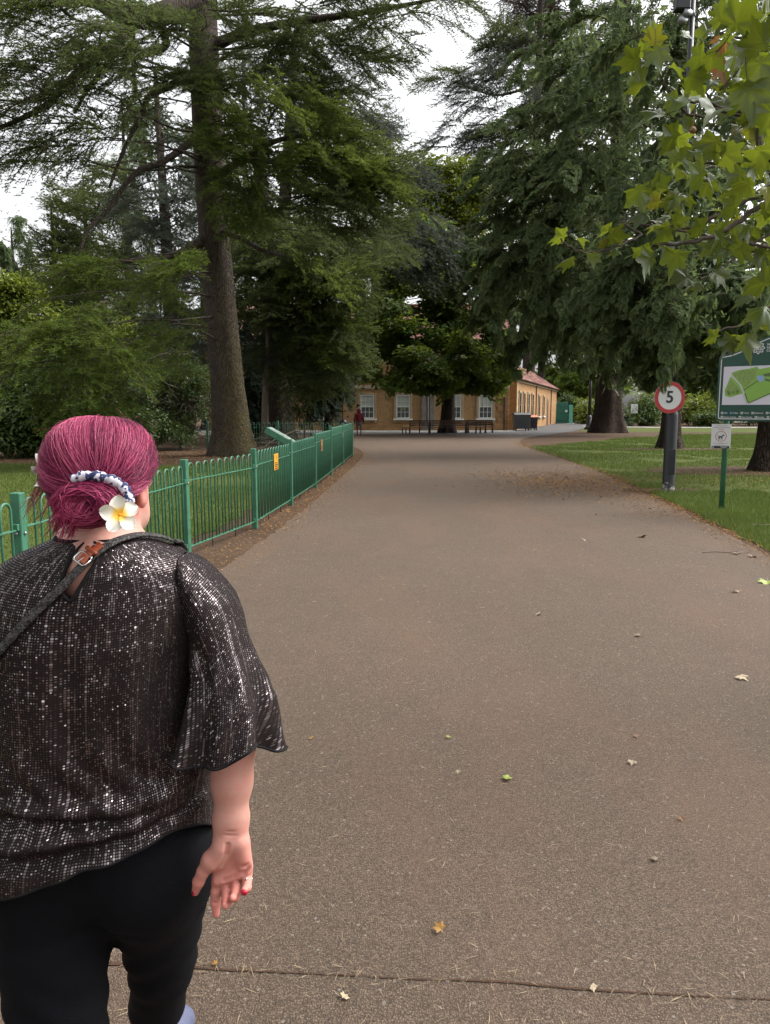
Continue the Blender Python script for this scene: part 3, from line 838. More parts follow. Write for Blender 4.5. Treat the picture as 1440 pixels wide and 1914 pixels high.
# lamp post with thick base and thin column, box near its top ------------
LP = gp(1249, 921); LP[2] = 0
lamp = thing('lamp_post', 'tall black lamp post with thick flaking base beside the path', 'lamp post', tuple(LP))
def post_paint():
    t = NT('flaking_black_paint'); o = t.obj()
    z = t.n('SeparateXYZ', Vector=o).outputs[2]
    f = t.noise(o, 9, 6, .75)
    k = t.mrange(t.math('ADD', f, t.math('MULTIPLY', t.mrange(z, .02, .5), -.42)), .40, .47)
    c = t.mix(k, (.013, .014, .018), (.36, .33, .30))
    s = t.mrange(t.noise(t.mapping(o, (6, 6, 40)), 1.4, 3), .72, .75, 0, .5)
    c = t.mix(s, c, (.16, .16, .16))
    return t.end(t.bsdf(c, .38, 0, .5, t.bump(k, .4, .004)))
M['flaking'] = post_paint()
mb = MB(); mb.lathe([(.122, 0), (.122, .1), (.118, .12), (.118, 1.52), (.112, 1.56), (.07, 1.66), (.058, 1.70)], 24); mb.build('base', M['flaking'], lamp, smooth=True)
mb = MB(); mb.box((0, -.117, .62), (.13, .012, .5), bev=.004); mb.build('access_door', M['black'], lamp)
mb = MB(); mb.tube([(0, 0, 1.68), (0, 0, 5), (0, 0, 11.2)], [.062, .056, .046], 14); mb.build('column', M['black'], lamp, smooth=True)
tz = at(1272, 2, LP[1]); tf = at(1263, 40, LP[1]); tb = at(1280, 19, LP[1])
mb = MB(); mb.box((0, 0, 0), (.26, .2, .6), bev=.02); bx_ = mb.build('equipment_box', M['black'], lamp, loc=(-.20, -.02, tz[2]+.12))
mb = MB(); mb.tube([(0, 0, -.01), (0, 0, .03)], .065, 12); mb.build('clamp_band', M['black'], lamp, loc=(0, 0, tb[2]-.1))
hd = MB(); hd.box((0, 0, 0), (.5, .22, .12), bev=.03); hd.build('lamp_head', M['black'], lamp, loc=(0, -.3, 11.25))
ca = thing('floodlight', 'small grey twin floodlight under the box on the lamp column', 'lamp', (LP[0], LP[1], tf[2]))
mb = MB(); mb.tube([(-.03, 0, 0), (-.1, -.03, .03), (-.17, -.06, .05)], .012, 6); mb.build('bracket', M['galv'], ca)
for dx, dz in ((-.12, .1), (-.2, -.02)):
    mb = MB(); mb.lathe([(.02, -.06), (.07, -.05), (.085, .02), (.08, .05), (.0, .055)], 12); mb.build('lamp_head', M['galv'], ca, loc=(dx, -.08, dz), rot=(1.0, .4, 0), smooth=True)

# 5 speed sign -----------------------------------------------------------
sc_ = at(1252.5, 743, LP[1]-.16)
sign = thing('speed_sign', 'round white sign with red ring and black number 5 on the lamp post', 'road sign', tuple(sc_), math.radians(4))
R = .305
mb = MB(); a = np.arange(48)*2*PI/48
mb.prism([(R*math.cos(t), 0, R*math.sin(t)) for t in a], (0, .012, 0)); mb.build('disc', M['white'], sign)
mb = MB(); G = np.array([[(q*math.cos(t), -.0035 if 0 < i < 3 else .001, q*math.sin(t)) for t in a] for i, q in enumerate((R*.755, R*.758, R*.992, R*.997))]); mb.grid(G, closed=True); mb.build('red_ring', M['red'], sign)
tm = text_mesh('5', .315, M['ink'], .001, bold=.006); link('numeral', tm, sign, (0, -.004, 0.0), (PI/2, 0, 0))
mb = MB(); mb.box((0, .03, 0), (.3, .05, .04)); mb.build('clip', M['galv'], sign)

# park map board ---------------------------------------------------------
BY = 12.05; bl = at(1338, 787, BY); br_rot = math.radians(-38)
board = thing('park_map_board', 'large green park map board with white border at the right edge', 'sign', (bl[0], bl[1], 0), br_rot)
BW = 1.75; z0 = bl[2]; zt = at(1344, 663, BY)[2]; zc = zt+.27
def P2(u, z, d=0): return (u, d, z)
rc = .06
def outline(ins):
    o = []
    W0, W1, Zb, Zt = ins, BW-ins, z0+ins, zt-ins
    r = max(.02, rc-ins*.6)
    for cx_, cz_, a0 in ((W1-r, Zb+r, -PI/2), ):
        o += [(cx_+r*math.cos(t), 0, cz_+r*math.sin(t)) for t in np.linspace(a0, a0+PI/2, 6)]
    o += [(W1-r+r*math.cos(t), 0, Zt-r+r*math.sin(t)) for t in np.linspace(0, PI/3, 4)]
    for k in np.linspace(.93, .07, 17):     # raised curve along the top
        s = min(1, max(0, (min(k, 1-k)-.02)/.46)); s = s*s*(3-2*s)
        o.append((W0+(W1-W0)*k, 0, Zt+(zc-zt)*s))
    o += [(W0+r+r*math.cos(t), 0, Zt-r+r*math.sin(t)) for t in np.linspace(PI*2/3, PI, 4)]
    o += [(W0+r+r*math.cos(t), 0, Zb+r+r*math.sin(t)) for t in np.linspace(PI, PI*1.5, 6)]
    return o
mb = MB(); mb.prism(outline(0)[::-1], (0, .05, 0)); mb.build('panel', M['green_dark'], board)
mb = MB(); A = np.array(outline(.030)); B = np.array(outline(.044)); G = np.stack([A, B, B+0, A], 0)[:2]; G[:, :, 1] = -.004
mb.grid(G, closed=True); mb.build('white_border', M['white'], board)
zl = lambda py: at(1344, py, BY)[2]
m0, m1 = zl(757), zl(686)
mb = MB(); mb.box((BW/2, -.004, (m0+m1)/2), (BW-.16, .006, m1-m0)); mp = mb.build('map_sheet', M['mapwhite'], board)
MW = BW-.16; MH = m1-m0
def mpt(u, v, d=-.009): return (.08+u*MH, d, m1-v*MH)      # u,v in map heights
def mpoly(name, pts, mat, d):
    q = MB(); q.poly([mpt(u, v, d) for u, v in pts][::-1]); return q.build(name, mat, mp)
mpoly('map_area', [(.20, .16), (.36, .10), (.62, .07), (.80, .02), (.86, .09), (1.25, .02), (1.9, .10), (2.15, .3), (2.1, .45), (1.4, .58), (.65, .95), (.56, .72), (.45, .48), (.2, .25)], M['mapgreen'], -.0085)
mpoly('map_area', [(.18, .25), (.42, .50), (.50, .70), (.20, .80), (.07, .76), (.05, .62)], M['mapgreen'], -.0085)
mpoly('map_area', [(.24, .17), (.50, .10), (.78, .08), (.78, .30), (.60, .50), (.52, .55), (.42, .38), (.25, .24)], M['mapolive'], -.0098)
mpoly('map_area', [(.16, .33), (.36, .52), (.44, .66), (.20, .74), (.10, .70), (.10, .58)], M['mapolive'], -.0098)
mpoly('map_area', [(.58, .60), (.85, .40), (1.2, .42), (1.28, .52), (.68, .88)], M['mapgreen'], -.0104)
mpoly('map_area', [(.95, .22), (1.15, .18), (1.12, .25), (1.5, .22), (1.5, .3), (1.0, .28)], M['mapdark'], -.0104)
mpoly('map_area', [(1.0, .33), (1.25, .38), (1.2, .43), (1.02, .39)], M['mapdark'], -.0104)
for A_, B_ in (((.52, .62), (.85, .38)), ((.65, .955), (1.35, .62)), ((.65, .95), (.55, .70))):
    q = MB(); a_, b_ = np.array(mpt(*A_, -.0112)), np.array(mpt(*B_, -.0112)); nn = np.cross(b_-a_, (0, 1, 0)); nn /= np.linalg.norm(nn); ww = .008
    q.poly([a_-nn*ww, b_-nn*ww, b_+nn*ww, a_+nn*ww]); q.build('map_hedge', M['mapdark'], mp)
mpoly('map_lake', [(.80, .27), (.86, .25), (.95, .26), (1.0, .28), (.98, .33), (1.0, .36), (.93, .41), (.85, .39), (.83, .34)], M['mapblue'], -.0116)
q = MB(); cl = [mpt(u, v, -.0120) for u, v in ((.2, .22), (.3, .33), (.42, .48), (.5, .65), (.54, .80), (.62, .96))]
for a_, b_ in zip(cl[:-1], cl[1:]):
    a_, b_ = np.array(a_), np.array(b_); nn = np.cross(b_-a_, (0, 1, 0)); nn /= np.linalg.norm(nn)
    q.poly([a_-nn*.010, b_-nn*.010, b_+nn*.010, a_+nn*.010])
q.build('map_road', M['mapgrey'], mp)
q = MB()
for cu, cv in ((.15, .655), (.165, .71), (.36, .63), (.375, .68), (.27, .68)):
    c = np.array(mpt(cu, cv, -.0125)); s = .016
    q = MB(); ring_ = [(c[0]+dx*s, c[1], c[2]+dz*s) for dx, dz in ((-1, -1), (1, -1), (1, 1), (-1, 1))]; inn_ = [(c[0]+dx*s*.72, c[1], c[2]+dz*s*.72) for dx, dz in ((-1, -1), (1, -1), (1, 1), (-1, 1))]
    q.grid(np.array([ring_, inn_]), closed=True); q.build('map_court', M['ink'], mp)
# crest: knotted ring of lobes with an inner trefoil, and three lines of lettering
ex, ez = .56, zl(654)
def ringband(q, f0, f1, n, c, d):
    t = np.arange(n)*2*PI/n
    G = np.array([[(c[0]+f(x)*math.cos(x), d, c[1]+f(x)*math.sin(x)) for x in t] for f in (f0, f1)]); q.grid(G, closed=True)
q = MB()
ringband(q, lambda x: .082+.011*math.cos(8*x), lambda x: .066+.009*math.cos(8*x), 64, (ex, ez), -.004)
ringband(q, lambda x: .054+.006*math.cos(8*x+PI), lambda x: .045+.006*math.cos(8*x+PI), 64, (ex, ez), -.0045)
for k in range(3):
    c = (ex+.020*math.cos(PI/2+k*2*PI/3), ez+.020*math.sin(PI/2+k*2*PI/3)); ringband(q, lambda x: .021, lambda x: .013, 24, c, -.005)
q.build('crest', M['white'], board)
for k, s in enumerate(('West', 'Northamptonshire', 'Council')):
    link('lettering', text_mesh(s, .052, M['white'], .0008, 'LEFT', .001), board, (ex+.115, -.004, ez+.045-.045*k), (PI/2, 0, 0))
rows = [[('w', 'Café'), ('b', 'Toilets'), ('w', 'Toilets'), ('w', 'Restaurant'), ('w', 'Museum'), ('s', 'Statue')], [('w', 'Sensory Garden'), ('w', 'Rose Garden'), ('w', 'Bowling'), ('w', 'Tennis'), ('w', 'Toilet Map')]]
for ri, (py, row) in enumerate(zip((772, 779.5), rows)):
    x = .072; z = zl(py)
    for kind, s in row:
        q = MB(); q.box((x+.018, -.003, z), (.034, .003, .034), bev=.001); q.build('legend_icon', M['signblue' if kind == 'b' else 'white'], board)
        q = MB()
        if kind == 'b': q.tube([(x+.018, -.006, z+.012), (x+.014, -.006, z-.004), (x+.026, -.006, z-.006), (x+.028, -.006, z-.013)], .0025, 4); q.build('legend_symbol', M['white'], board)
        else:
            q.box((x+.018, -.006, z+.002), (.018, .002, .006)); q.box((x+.012, -.006, z-.006), (.004, .002, .010)); q.box((x+.024, -.006, z-.006), (.004, .002, .010)); q.build('legend_symbol', M['green_dark'], board)
        me = text_mesh(s, .029, M['white'], .0008, 'LEFT', .0006); wd = max(v.co.x for v in me.vertices)
        link('lettering', me, board, (x+.042, -.003, z), (PI/2, 0, 0)); x += .042+wd+.035
for u in (.14, BW-.14):
    mb = MB(); mb.tube([(u, .10, 0), (u, .10, zt+.02)], .042, 16); mb.build('post', M['green'], board, smooth=True)

# no-dogs notice on the left post ---------------------------------------
c_ = at(1348, 815.5, BY-.13)
nt_ = thing('dog_notice', 'small white notice with a black dog in a red circle under the map board', 'sign', tuple(c_), br_rot*.55)
mb = MB(); mb.box((0, 0, 0), (.285, .006, .385), bev=.002); mb.build('plate', M['white'], nt_)
q = MB(); ringband(q, lambda x: .082, lambda x: .074, 40, (0, .0), -.0045); q.build('red_circle', M['red'], nt_)
q = MB()
q.prism([(-.035, -.005, .002), (.018, -.005, .004), (.02, -.005, -.018), (-.035, -.005, -.02)], (0, .001, 0))
q.prism([(.012, -.005, .004), (.026, -.005, .026), (.034, -.005, .034), (.037, -.005, .024), (.052, -.005, .016), (.048, -.005, .008), (.03, -.005, .008), (.02, -.005, -.014)], (0, .001, 0))
for x0_, x1_ in ((-.031, -.036), (-.022, -.018), (.008, .004), (.016, .020)): q.prism([(x0_-.004, -.005, -.015), (x0_+.005, -.005, -.015), (x1_+.004, -.005, -.05), (x1_-.003, -.005, -.05)], (0, .001, 0))
q.tube([(-.034, -.005, 0), (-.045, -.005, .008), (-.050, -.005, .02)], .003, 4); q.build('dog_symbol', M['ink'], nt_)
q = MB(); q.tube([(-.012, -.005, .052), (.0, -.005, .038), (.012, -.005, .028)], .0012, 4); q.build('lead_line', M['lead'], nt_)
q = MB()
for z, w_ in ((.172, .16), (.146, .22), (.134, .24), (-.108, .22), (-.118, .09), (-.142, .19)): q.box((0, -.004, z), (w_, .002, .0045))
q.build('printed_line', M['lead'], nt_)
q = MB(); q.box((0, -.004, .106), (.085, .002, .006)); q.build('printed_line', M['red'], nt_)
q = MB(); q.box((0, -.004, -.171), (.255, .003, .036)); q.build('footer', M['ink'], nt_)
q = MB(); q.lathe([(.011, 0), (.011, .003)], 8, (0, 0, 0)); q.build('footer_crest', M['white'], nt_, loc=(-.105, -.005, -.172), rot=(PI/2, 0, 0))
q = MB()
for k in range(2): q.box((.05, -.0065, -.165-.012*k), (.11-.03*k, .002, .005))
q.build('footer_lettering', M['white'], nt_)

# second, far lamp post by the big trunk
p = gp(1101, 803); fl_ = thing('lamp_post', 'thin black lamp post far off left of the widest trunk', 'lamp post', (p[0], p[1], 0))
mb = MB(); mb.lathe([(.42, 0), (.42, .15), (.3, .3), (.24, .4), (.22, 1.1), (.16, 1.25)], 10); mb.build('base', M['black'], fl_, smooth=True)
mb = MB(); mb.tube([(0, 0, 1.2), (0, 0, 6.2)], [.15, .10], 10); mb.build('column', M['black'], fl_, smooth=True)
mb = MB(); mb.lathe([(.08, 6.1), (.3, 6.3), (.34, 6.75), (.15, 7.0), (.03, 7.1)], 10); mb.build('lantern', M['black'], fl_, smooth=True)

# ------------------------------------------------------------------ the house
BYF = 63.6
house = thing('ironstone_house', 'long brown ironstone house with white sash windows behind the round tree', 'house', (0, BYF, 0))
HX0, HX1, HZ = -15.0, 10.4, 7.45
mb = MB(); mb.box(((HX0+HX1)/2, 5, HZ/2), (HX1-HX0, 10, HZ)); mb.build('wall', M['wall'], house)
mb = MB(); mb.box(((HX0+HX1)/2, -.06, .28), (HX1-HX0+.06, .12, .56), bev=.03); mb.build('plinth', M['wall2'], house)
mb = MB(); mb.box(((HX0+HX1)/2, -.05, 3.62), (HX1-HX0+.04, .10, .30), bev=.03); mb.build('string_course', M['cornice'], house)
mb = MB(); mb.box(((HX0+HX1)/2, -.10, 7.22), (HX1-HX0+.2, .26, .34), bev=.05); mb.build('cornice', M['cornice'], house)
mb = MB(); mb.box(((HX0+HX1)/2, -.30, 7.47), (HX1-HX0+.3, .16, .14), bev=.02); mb.build('gutter', M['pipe'], house)
# roof: individual courses of tiles where the picture shows them, built as rows with stepped edges
roof_root = MB(); yb, zb, yt, ztp = -.35, 7.46, 5.0, 10.9
roof_root.add([(HX0-.3, yb, zb), (HX1+.3, yb, zb), (HX1+.3, yt, ztp), (HX0-.3, yt, ztp), (HX0-.3, 10.3, zb), (HX1+.3, 10.3, zb)], Q=[[0, 1, 2, 3], [3, 2, 5, 4]], T=[[0, 3, 4], [1, 5, 2]], tint=.4)
roof = roof_root.build('roof', M['roof'], house)
def tiles(name, origin, ex_, ey_, L, H, tw, th, parent, seed):
    """overlapping clay tiles: rows of thin plates, each tipped a little"""
    r = np.random.default_rng(seed); nx, ny = int(L/tw), int(H/th)
    ex_, ey_ = np.array(ex_, float), np.array(ey_, float); nz = np.cross(ex_, ey_); V = []; Q = []; tn = []
    for j in range(ny):
        for i in range(nx):
            o = np.array(origin)+ex_*(i+(j % 2)*.5)*tw+ey_*j*th
            t0 = .05+r.uniform(0, .02); k = len(V)
            a = o+nz*t0; b = o+ex_*tw*.96+nz*(t0+r.uniform(-.01, .01)); c = b+ey_*th*1.1-nz*(t0-.02); d = a+ey_*th*1.1-nz*(t0-.02)
            V += [a, b, c, d, o+nz*.0, o+ex_*tw*.96]; Q += [[k, k+1, k+2, k+3], [k+4, k+5, k+1, k]]; tn += [r.random()]*6
    q = MB(); q.add(np.array(V), Q=Q, tint=np.array(tn)); return q.build(name, M['roof'], parent, kind='stuff')
rv = np.array([0, yt-yb, ztp-zb]); rl_ = np.linalg.norm(rv)
tiles('roof_tile', (HX0-.3, yb, zb+.01), (1, 0, 0), rv/rl_, HX1-HX0+.4, rl_, .28, .26, roof, 3)
mb = MB(); mb.tube([(HX0-.3, yt, ztp+.05), (HX1+.3, yt, ztp+.05)], .13, 8); mb.build('ridge', M['roof'], roof)
mb = MB(); mb.box((-9.0, 5, 11.4), (1.3, .9, 2.2), bev=.04); mb.build('chimney', M['wall2'], roof)
def sash(parent, x, zb_, w, h, y=0.0, nx=3, ny=4, rot=0.0, note=False, m='winwhite'):
    fr = .07
    q = MB()
    q.box((0, -.03, h/2+.0), (w, .05, h)); 
    win = MB()
    for sx in (-1, 1): win.box((sx*(w/2-fr/2), -.055, h/2), (fr, .09, h), bev=.008)
    win.box((0, -.055, h-fr/2), (w-2*fr-.004, .09, fr), bev=.008); win.box((0, -.055, fr/2), (w-2*fr-.004, .09, fr), bev=.008)
    win.box((0, -.06, h/2), (w-2*fr-.004, .085, .06), bev=.008)
    for i in range(1, nx): win.box((-w/2+fr+(w-2*fr)*i/nx, -.048, h/2), (.032, .05, h-2*fr-.004))
    for j in range(1, ny):
        if j*2 != ny:
            win.box((0, -.046, fr+(h-2*fr)*j/ny), (w-2*fr-.004, .044, .032))
    wo = win.build('window', M[m], parent, loc=(x, y, zb_), rot=(0, 0, rot))
    g = MB(); g.box((0, -.012, h/2), (w-2*fr, .01, h-2*fr)); g.build('pane', M['glass'], wo)
    rr = np.random.default_rng(int(abs(x)*100)); b = MB()
    b.box((0, -.0185, h*.5+h*.22), (w-2*fr-.01, .002, h*.5), tint=.5); 
    if rr.random() < .7: b.build('blind', M['mapgrey'], wo)
    if note:
        b = MB(); b.box((0, -.022, h*.42), (.2, .003, .24)); b.build('notice', M['mapgreen'], wo)
    s = MB()
    for sx in (-1, 1): s.box((sx*(w/2+.11), -.05, h/2+.04), (.2, .12, h+.2), bev=.012)
    s.box((0, -.052, h+.09), (w-.004, .13, .17), bev=.012); s.build('surround', M['dress'], wo)
    s = MB(); s.box((0, -.10, -.09), (w+.5, .24, .13), bev=.02); s.build('sill', M['winwhite'], wo)
    s = MB()
    for sx in (-1, 1): s.box((sx*(w/2+.1), -.075, -.28), (.14, .15, .22), bev=.03)
    s.build('sill_bracket', M['dress'], wo)
    return wo
def hx(px): return XY(px, BYF)[0]
for px, nt2 in ((594, 0), (687, 0), (753.5, 1), (849, 0), (907, 0), (530, 0)):
    sash(house, hx(px), 1.02, 1.12, 1.95, note=bool(nt2))
for px in (594, 690, 755, 849, 912, 530): sash(house, hx(px), 4.45, 1.1, 1.85)
for px in (640, 730, 850):      # dormers
    x = hx(px); d = MB(); d.box((x, 1.0, 8.45), (1.5, 2.4, 1.5)); dm = d.build('dormer', M['winwhite'], house)
    d = MB(); d.add([(x-.95, -.35, 9.2), (x+.95, -.35, 9.2), (x, -.35, 9.95), (x-.95, 3.2, 9.2), (x+.95, 3.2, 9.2), (x, 3.2, 9.95)], T=[[0, 1, 2], [3, 5, 4]], Q=[[0, 2, 5, 3], [1, 4, 5, 2], [0, 3, 4, 1]], tint=.5); d.build('dormer_roof', M['roof'], dm)
    sash(house, x, 8.0, .95, 1.0, -.21, 3, 2)
for px in (641, 942):
    mb = MB(); mb.tube([(hx(px), -.10, .05), (hx(px), -.10, 7.3)], .055, 8); mb.build('downpipe', M['pipe'], house)
mb = MB(); mb.box((hx(800)-.35, -.09, 1.85), (.40, .18, 3.5), bev=.03); mb.build('buttress', M['greystone'], house)
mb = MB(); mb.box((hx(800)+.35, -.07, 1.85), (.42, .14, 3.5), bev=.03); mb.build('buttress', M['greystone'], house)
mb = MB(); mb.tube([(hx(800), -.10, .05), (hx(800), -.10, 7.2)], .07, 8); mb.build('downpipe', M['lead'], house)
# quoins of the front corner: single large stones
for k in range(14):
    mb = MB(); wq = .95 if k % 2 else .6
    mb.box((HX1-wq/2+.02, -.02, .27+k*.52), (wq, .10, .49), bev=.02); mb.build('quoin', M['wall2'], house)

# single storey wing running back from the corner
A = np.array([10.42, BYF+.0]); A = np.array([11.35, 65.5]); B = np.array([22.3, 98.5]); dv = B-A; WL = np.linalg.norm(dv); rzw = math.atan2(dv[1], dv[0])
wing = thing('stone_wing', 'low stone wing with red tiled roof running back behind the bins', 'building', (A[0], A[1], 0), rzw)
WH = 4.35; WD = 7.0
mb = MB(); mb.box((WL/2, WD/2, WH/2), (WL, WD, WH)); mb.build('wall', M['wall2'], wing)
mb = MB(); mb.box((WL/2, -.07, WH-.12), (WL, .15, .2), bev=.03); mb.build('eaves_course', M['dress'], wing)
mb = MB(); mb.box((WL/2, -.30, WH+.02), (WL+.2, .14, .12), bev=.02); mb.build('gutter', M['pipe'], wing)
q = MB(); q.add([(-.2, -.4, WH), (WL+.2, -.4, WH), (WL+.2, WD/2, WH+2.5), (-.2, WD/2, WH+2.5), (-.2, WD+.3, WH), (WL+.2, WD+.3, WH)], Q=[[0, 1, 2, 3], [3, 2, 5, 4]], T=[[0, 3, 4], [1, 5, 2]], tint=.5)
wr = q.build('roof', M['roof'], wing); rv = np.array([0, WD/2+.4, 2.5]); rl_ = np.linalg.norm(rv)
tiles('roof_tile', (-.2, -.4, WH+.01), (1, 0, 0), rv/rl_, WL+.4, rl_, .4, .34, wr, 4)
for k in range(8):
    mb = MB(); wq = .9 if k % 2 else .55
    mb.box((wq/2-.03, -.02, .27+k*.53), (wq, .10, .5), bev=.02); mb.build('quoin', M['dress'], wing)
for u, w_ in ((2.0, 1.0), (4.6, 1.0), (7.6, .95), (10.6, 1.0), (16.0, 1.0), (20.2, 1.0)):
    sash(wing, u, 1.1, w_, 2.15, 0, 2, 4, m='pipe')
for u in (12.9, 27.2):
    mb = MB(); mb.tube([(u, -.12, .05), (u, -.12, WH)], .06, 8); mb.build('downpipe', M['pipe'], wing)
q = MB(); arch = [(-.75, -.03, .02), (-.75, -.03, 2.3)]+[(-.75*math.cos(t), -.03, 2.3+.75*math.sin(t)) for t in np.linspace(0, PI, 9)[1:-1]]+[(.75, -.03, 2.3), (.75, -.03, .02)]
q.prism(arch, (0, .02, 0)); q.build('arched_door', M['bench'], wing, loc=(24.6, 0, 0))
q = MB(); ar = np.array([[(k*math.cos(t), -.06, 2.3+k*math.sin(t)) for t in np.linspace(0, PI, 13)] for k in (.76, 1.02)]); q.grid(ar); q.build('door_arch', M['dress'], wing, loc=(24.6, 0, 0))

# wheelie bins in front of the wing
def bin_(name, px, py, w, d, h, body, lid, label):
    p = XY(px, py); r = thing(name, label, 'bin', (p[0], p[1], 0), .12)
    q = MB(); a_ = .86
    rings = [[(-w/2*s, -d/2*s, z), (w/2*s, -d/2*s, z), (w/2*s, d/2*s, z), (-w/2*s, d/2*s, z)] for z, s in ((.16, a_), (h*.86, 1), (h*.9, 1.04), (h*.93, 1.04))]
    q.grid(np.array(rings), closed=True); q.poly(rings[0][::-1]); q.poly(rings[-1]); q.build('body', M[body], r)
    q = MB()
    for k in range(4): q.box((0, -d/2*(.90+.035*k)-.012, .3+h*.16*k), (w*.8, .03, .03))
    q.build('rib', M[body], r)
    q = MB(); n_ = 9; G = np.array([[(x, -d/2*1.06+d*1.06*t, h*.94+.16*math.sin(PI*t)) for t in np.linspace(0, 1, n_)] for x in (-w/2*1.05, w/2*1.05)])
    q.grid(G); q.poly(G[0]); q.poly(G[1][::-1]); q.build('lid', M[lid], r)
    for sx in (-1, 1):
        for sy in (-1, 1):
            q = MB(); q.tube([(-.03, 0, 0), (.03, 0, 0)], .08, 10); q.build('wheel', M['rubber'], r, loc=(sx*w*.38, sy*d*.36, .085))
bin_('wheelie_bin', 974, 63.0, 1.36, 1.0, 1.42, 'bin', 'bin', 'large grey four wheeled bin beside the stone wing')
bin_('wheelie_bin', 996, 64.3, .62, .72, 1.2, 'binblack', 'binorange', 'small black bin with orange lid beside the large grey bin')

# green gates at the end of the wing
p = at(1034, 792, 98.3); gt = thing('green_gate', 'tall green boarded gate standing open at the end of the stone wing', 'gate', (p[0]+.1, 98.5, 0), 0)
for k in range(9):
    mb = MB(); mb.box((.13+.2*k, 0, 1.42), (.19, .05, 2.75), bev=.012); mb.build('board', M['green_gate'], gt)
mb = MB()
for z in (.5, 1.45, 2.4): mb.box((.95, -.05, z), (1.85, .05, .12))
mb.build('ledge', M['green_gate'], gt)
mb = MB(); mb.box((1.62, -.035, 1.6), (.3, .01, .36)); mb.build('notice', M['white'], gt)
mb = MB(); mb.box((.02, .02, 1.45), (.16, .16, 2.9)); mb.build('gate_post', M['green_gate'], gt)
gt2 = thing('green_gate', 'second green gate leaf seen edge on right of the boarded gate', 'gate', (p[0]+2.1, 98.7, 0), .9)
for k in range(6):
    mb = MB(); mb.box((.12+.2*k, 0, 1.25), (.19, .05, 2.4), bev=.012); mb.build('board', M['green_gate'], gt2)

# benches round the tree
def bench(px0, px1, Y, label, flip=1, back=True):
    a = XY(px0, Y)[0]; b = XY(px1, Y)[0]; L = b-a
    r = thing('park_bench', label, 'bench', ((a+b)/2, Y, 0))
    for k in range(4):
        mb = MB(); mb.box((0, -.05-.13*k*flip, .46), (L, .11, .04), bev=.008); mb.build('seat_slat', M['bench'], r)
    if back:
        for k in range(3):
            mb = MB(); mb.box((0, (.06+.03*k)*flip, .62+.15*k), (L, .035, .10), bev=.008); mb.build('back_slat', M['bench'], r)
    for sx in (-.48, 0, .48):
        q = MB(); x = sx*L
        q.box((x, -.42*flip, .22), (.06, .06, .44)); q.box((x, .06*flip, .47 if back else .22), (.06, .06, .94 if back else .44)); q.box((x, -.19*flip, .40), (.06, .48, .06))
        if back and abs(sx) > .1: q.box((x, -.2*flip, .68), (.06, .5, .05)); q.box((x, -.43*flip, .56), (.05, .05, .26))
        q.build('leg_frame', M['pipe'], r)
bench(766, 803, 54.5, 'dark slatted bench left of the round tree trunk', -1)
bench(803, 872, 54.4, 'dark slatted bench directly in front of the round tree trunk', -1)
bench(872, 909, 54.9, 'dark slatted bench right of the round tree trunk', -1)
bench(752, 766, 53.6, 'low backless bench end sticking out left of the benches', 1, False)
bench(874, 921, 56.6, 'longer dark bench furthest right under the tree crown', 1)

# man in a red hooded jacket walking by the house
def far_man():
    p = gp(671.5, 814); r = thing('person', 'distant person in dark red hooded jacket and grey shorts walking by the house', 'person', (p[0], p[1], 0), .0)
    def body(P):
        d = ell_sdf(P, (0, 0, 1.62), (.10, .12, .13))
        for s, f in ((-1, .10), (1, -.08)):
            d = smin(d, cap_sdf(P, (.10*s, 0, .9), (.12*s, f*.6+.02, .50), .085, .055), .03)
            d = smin(d, cap_sdf(P, (.12*s, f*.6+.02, .50), (.12*s, f, .1), .058, .038), .03)
            d = smin(d, cap_sdf(P, (.12*s, f, .06), (.14*s, f+.14, .04), .045, .04), .02)
            d = smin(d, cap_sdf(P, (.29*s, .02+f*-.8, .86), (.30*s, .05-f*.8, .76), .035, .03), .02)
        return np.minimum(d, cap_sdf(P, (0, 0, 1.3), (0, 0, 1.55), .07, .06))
    V, Q = surfnet(body, (-.5, -.4, -.02), (.5, .4, 1.8), .022); q = MB(); q.add(V, Q=Q); q.build('body', M['darkskin'], r, smooth=True)
    def jack(P):
        d = smin(cap_sdf(P, (0, .01, .98), (0, 0, 1.32), .19, .20), cap_sdf(P, (-.16, 0, 1.36), (.16, 0, 1.36), .09, .09), .08)
        for s, f in ((-1, .1), (1, -.08)):
            d = smin(d, cap_sdf(P, (.22*s, 0, 1.36), (.28*s, -.03-f*.3, 1.10), .085, .07), .05)
            d = smin(d, cap_sdf(P, (.28*s, -.03-f*.3, 1.10), (.29*s, .02-f*.8, .88), .07, .055), .03)
        hood = np.maximum(ell_sdf(P, (0, -.02, 1.62), (.135, .15, .175)), -ell_sdf(P, (0, .14, 1.62), (.09, .12, .12)))
        return smin(d, hood, .06)
    V, Q = surfnet(jack, (-.5, -.4, .7), (.5, .4, 1.86), .022); q = MB(); q.add(V, Q=Q); q.build('hooded_jacket', M['jacket'], r, smooth=True)
    def sh(P):
        d = ell_sdf(P, (0, 0, .88), (.19, .15, .16))
        for s, f in ((-1, .10), (1, -.08)): d = smin(d, cap_sdf(P, (.10*s, 0, .86), (.125*s, f*.5+.02, .56), .11, .095), .04)
        return d
    V, Q = surfnet(sh, (-.4, -.4, .4), (.4, .4, 1.1), .022); q = MB(); q.add(V, Q=Q); q.build('shorts', M['shorts'], r, smooth=True)
far_man()
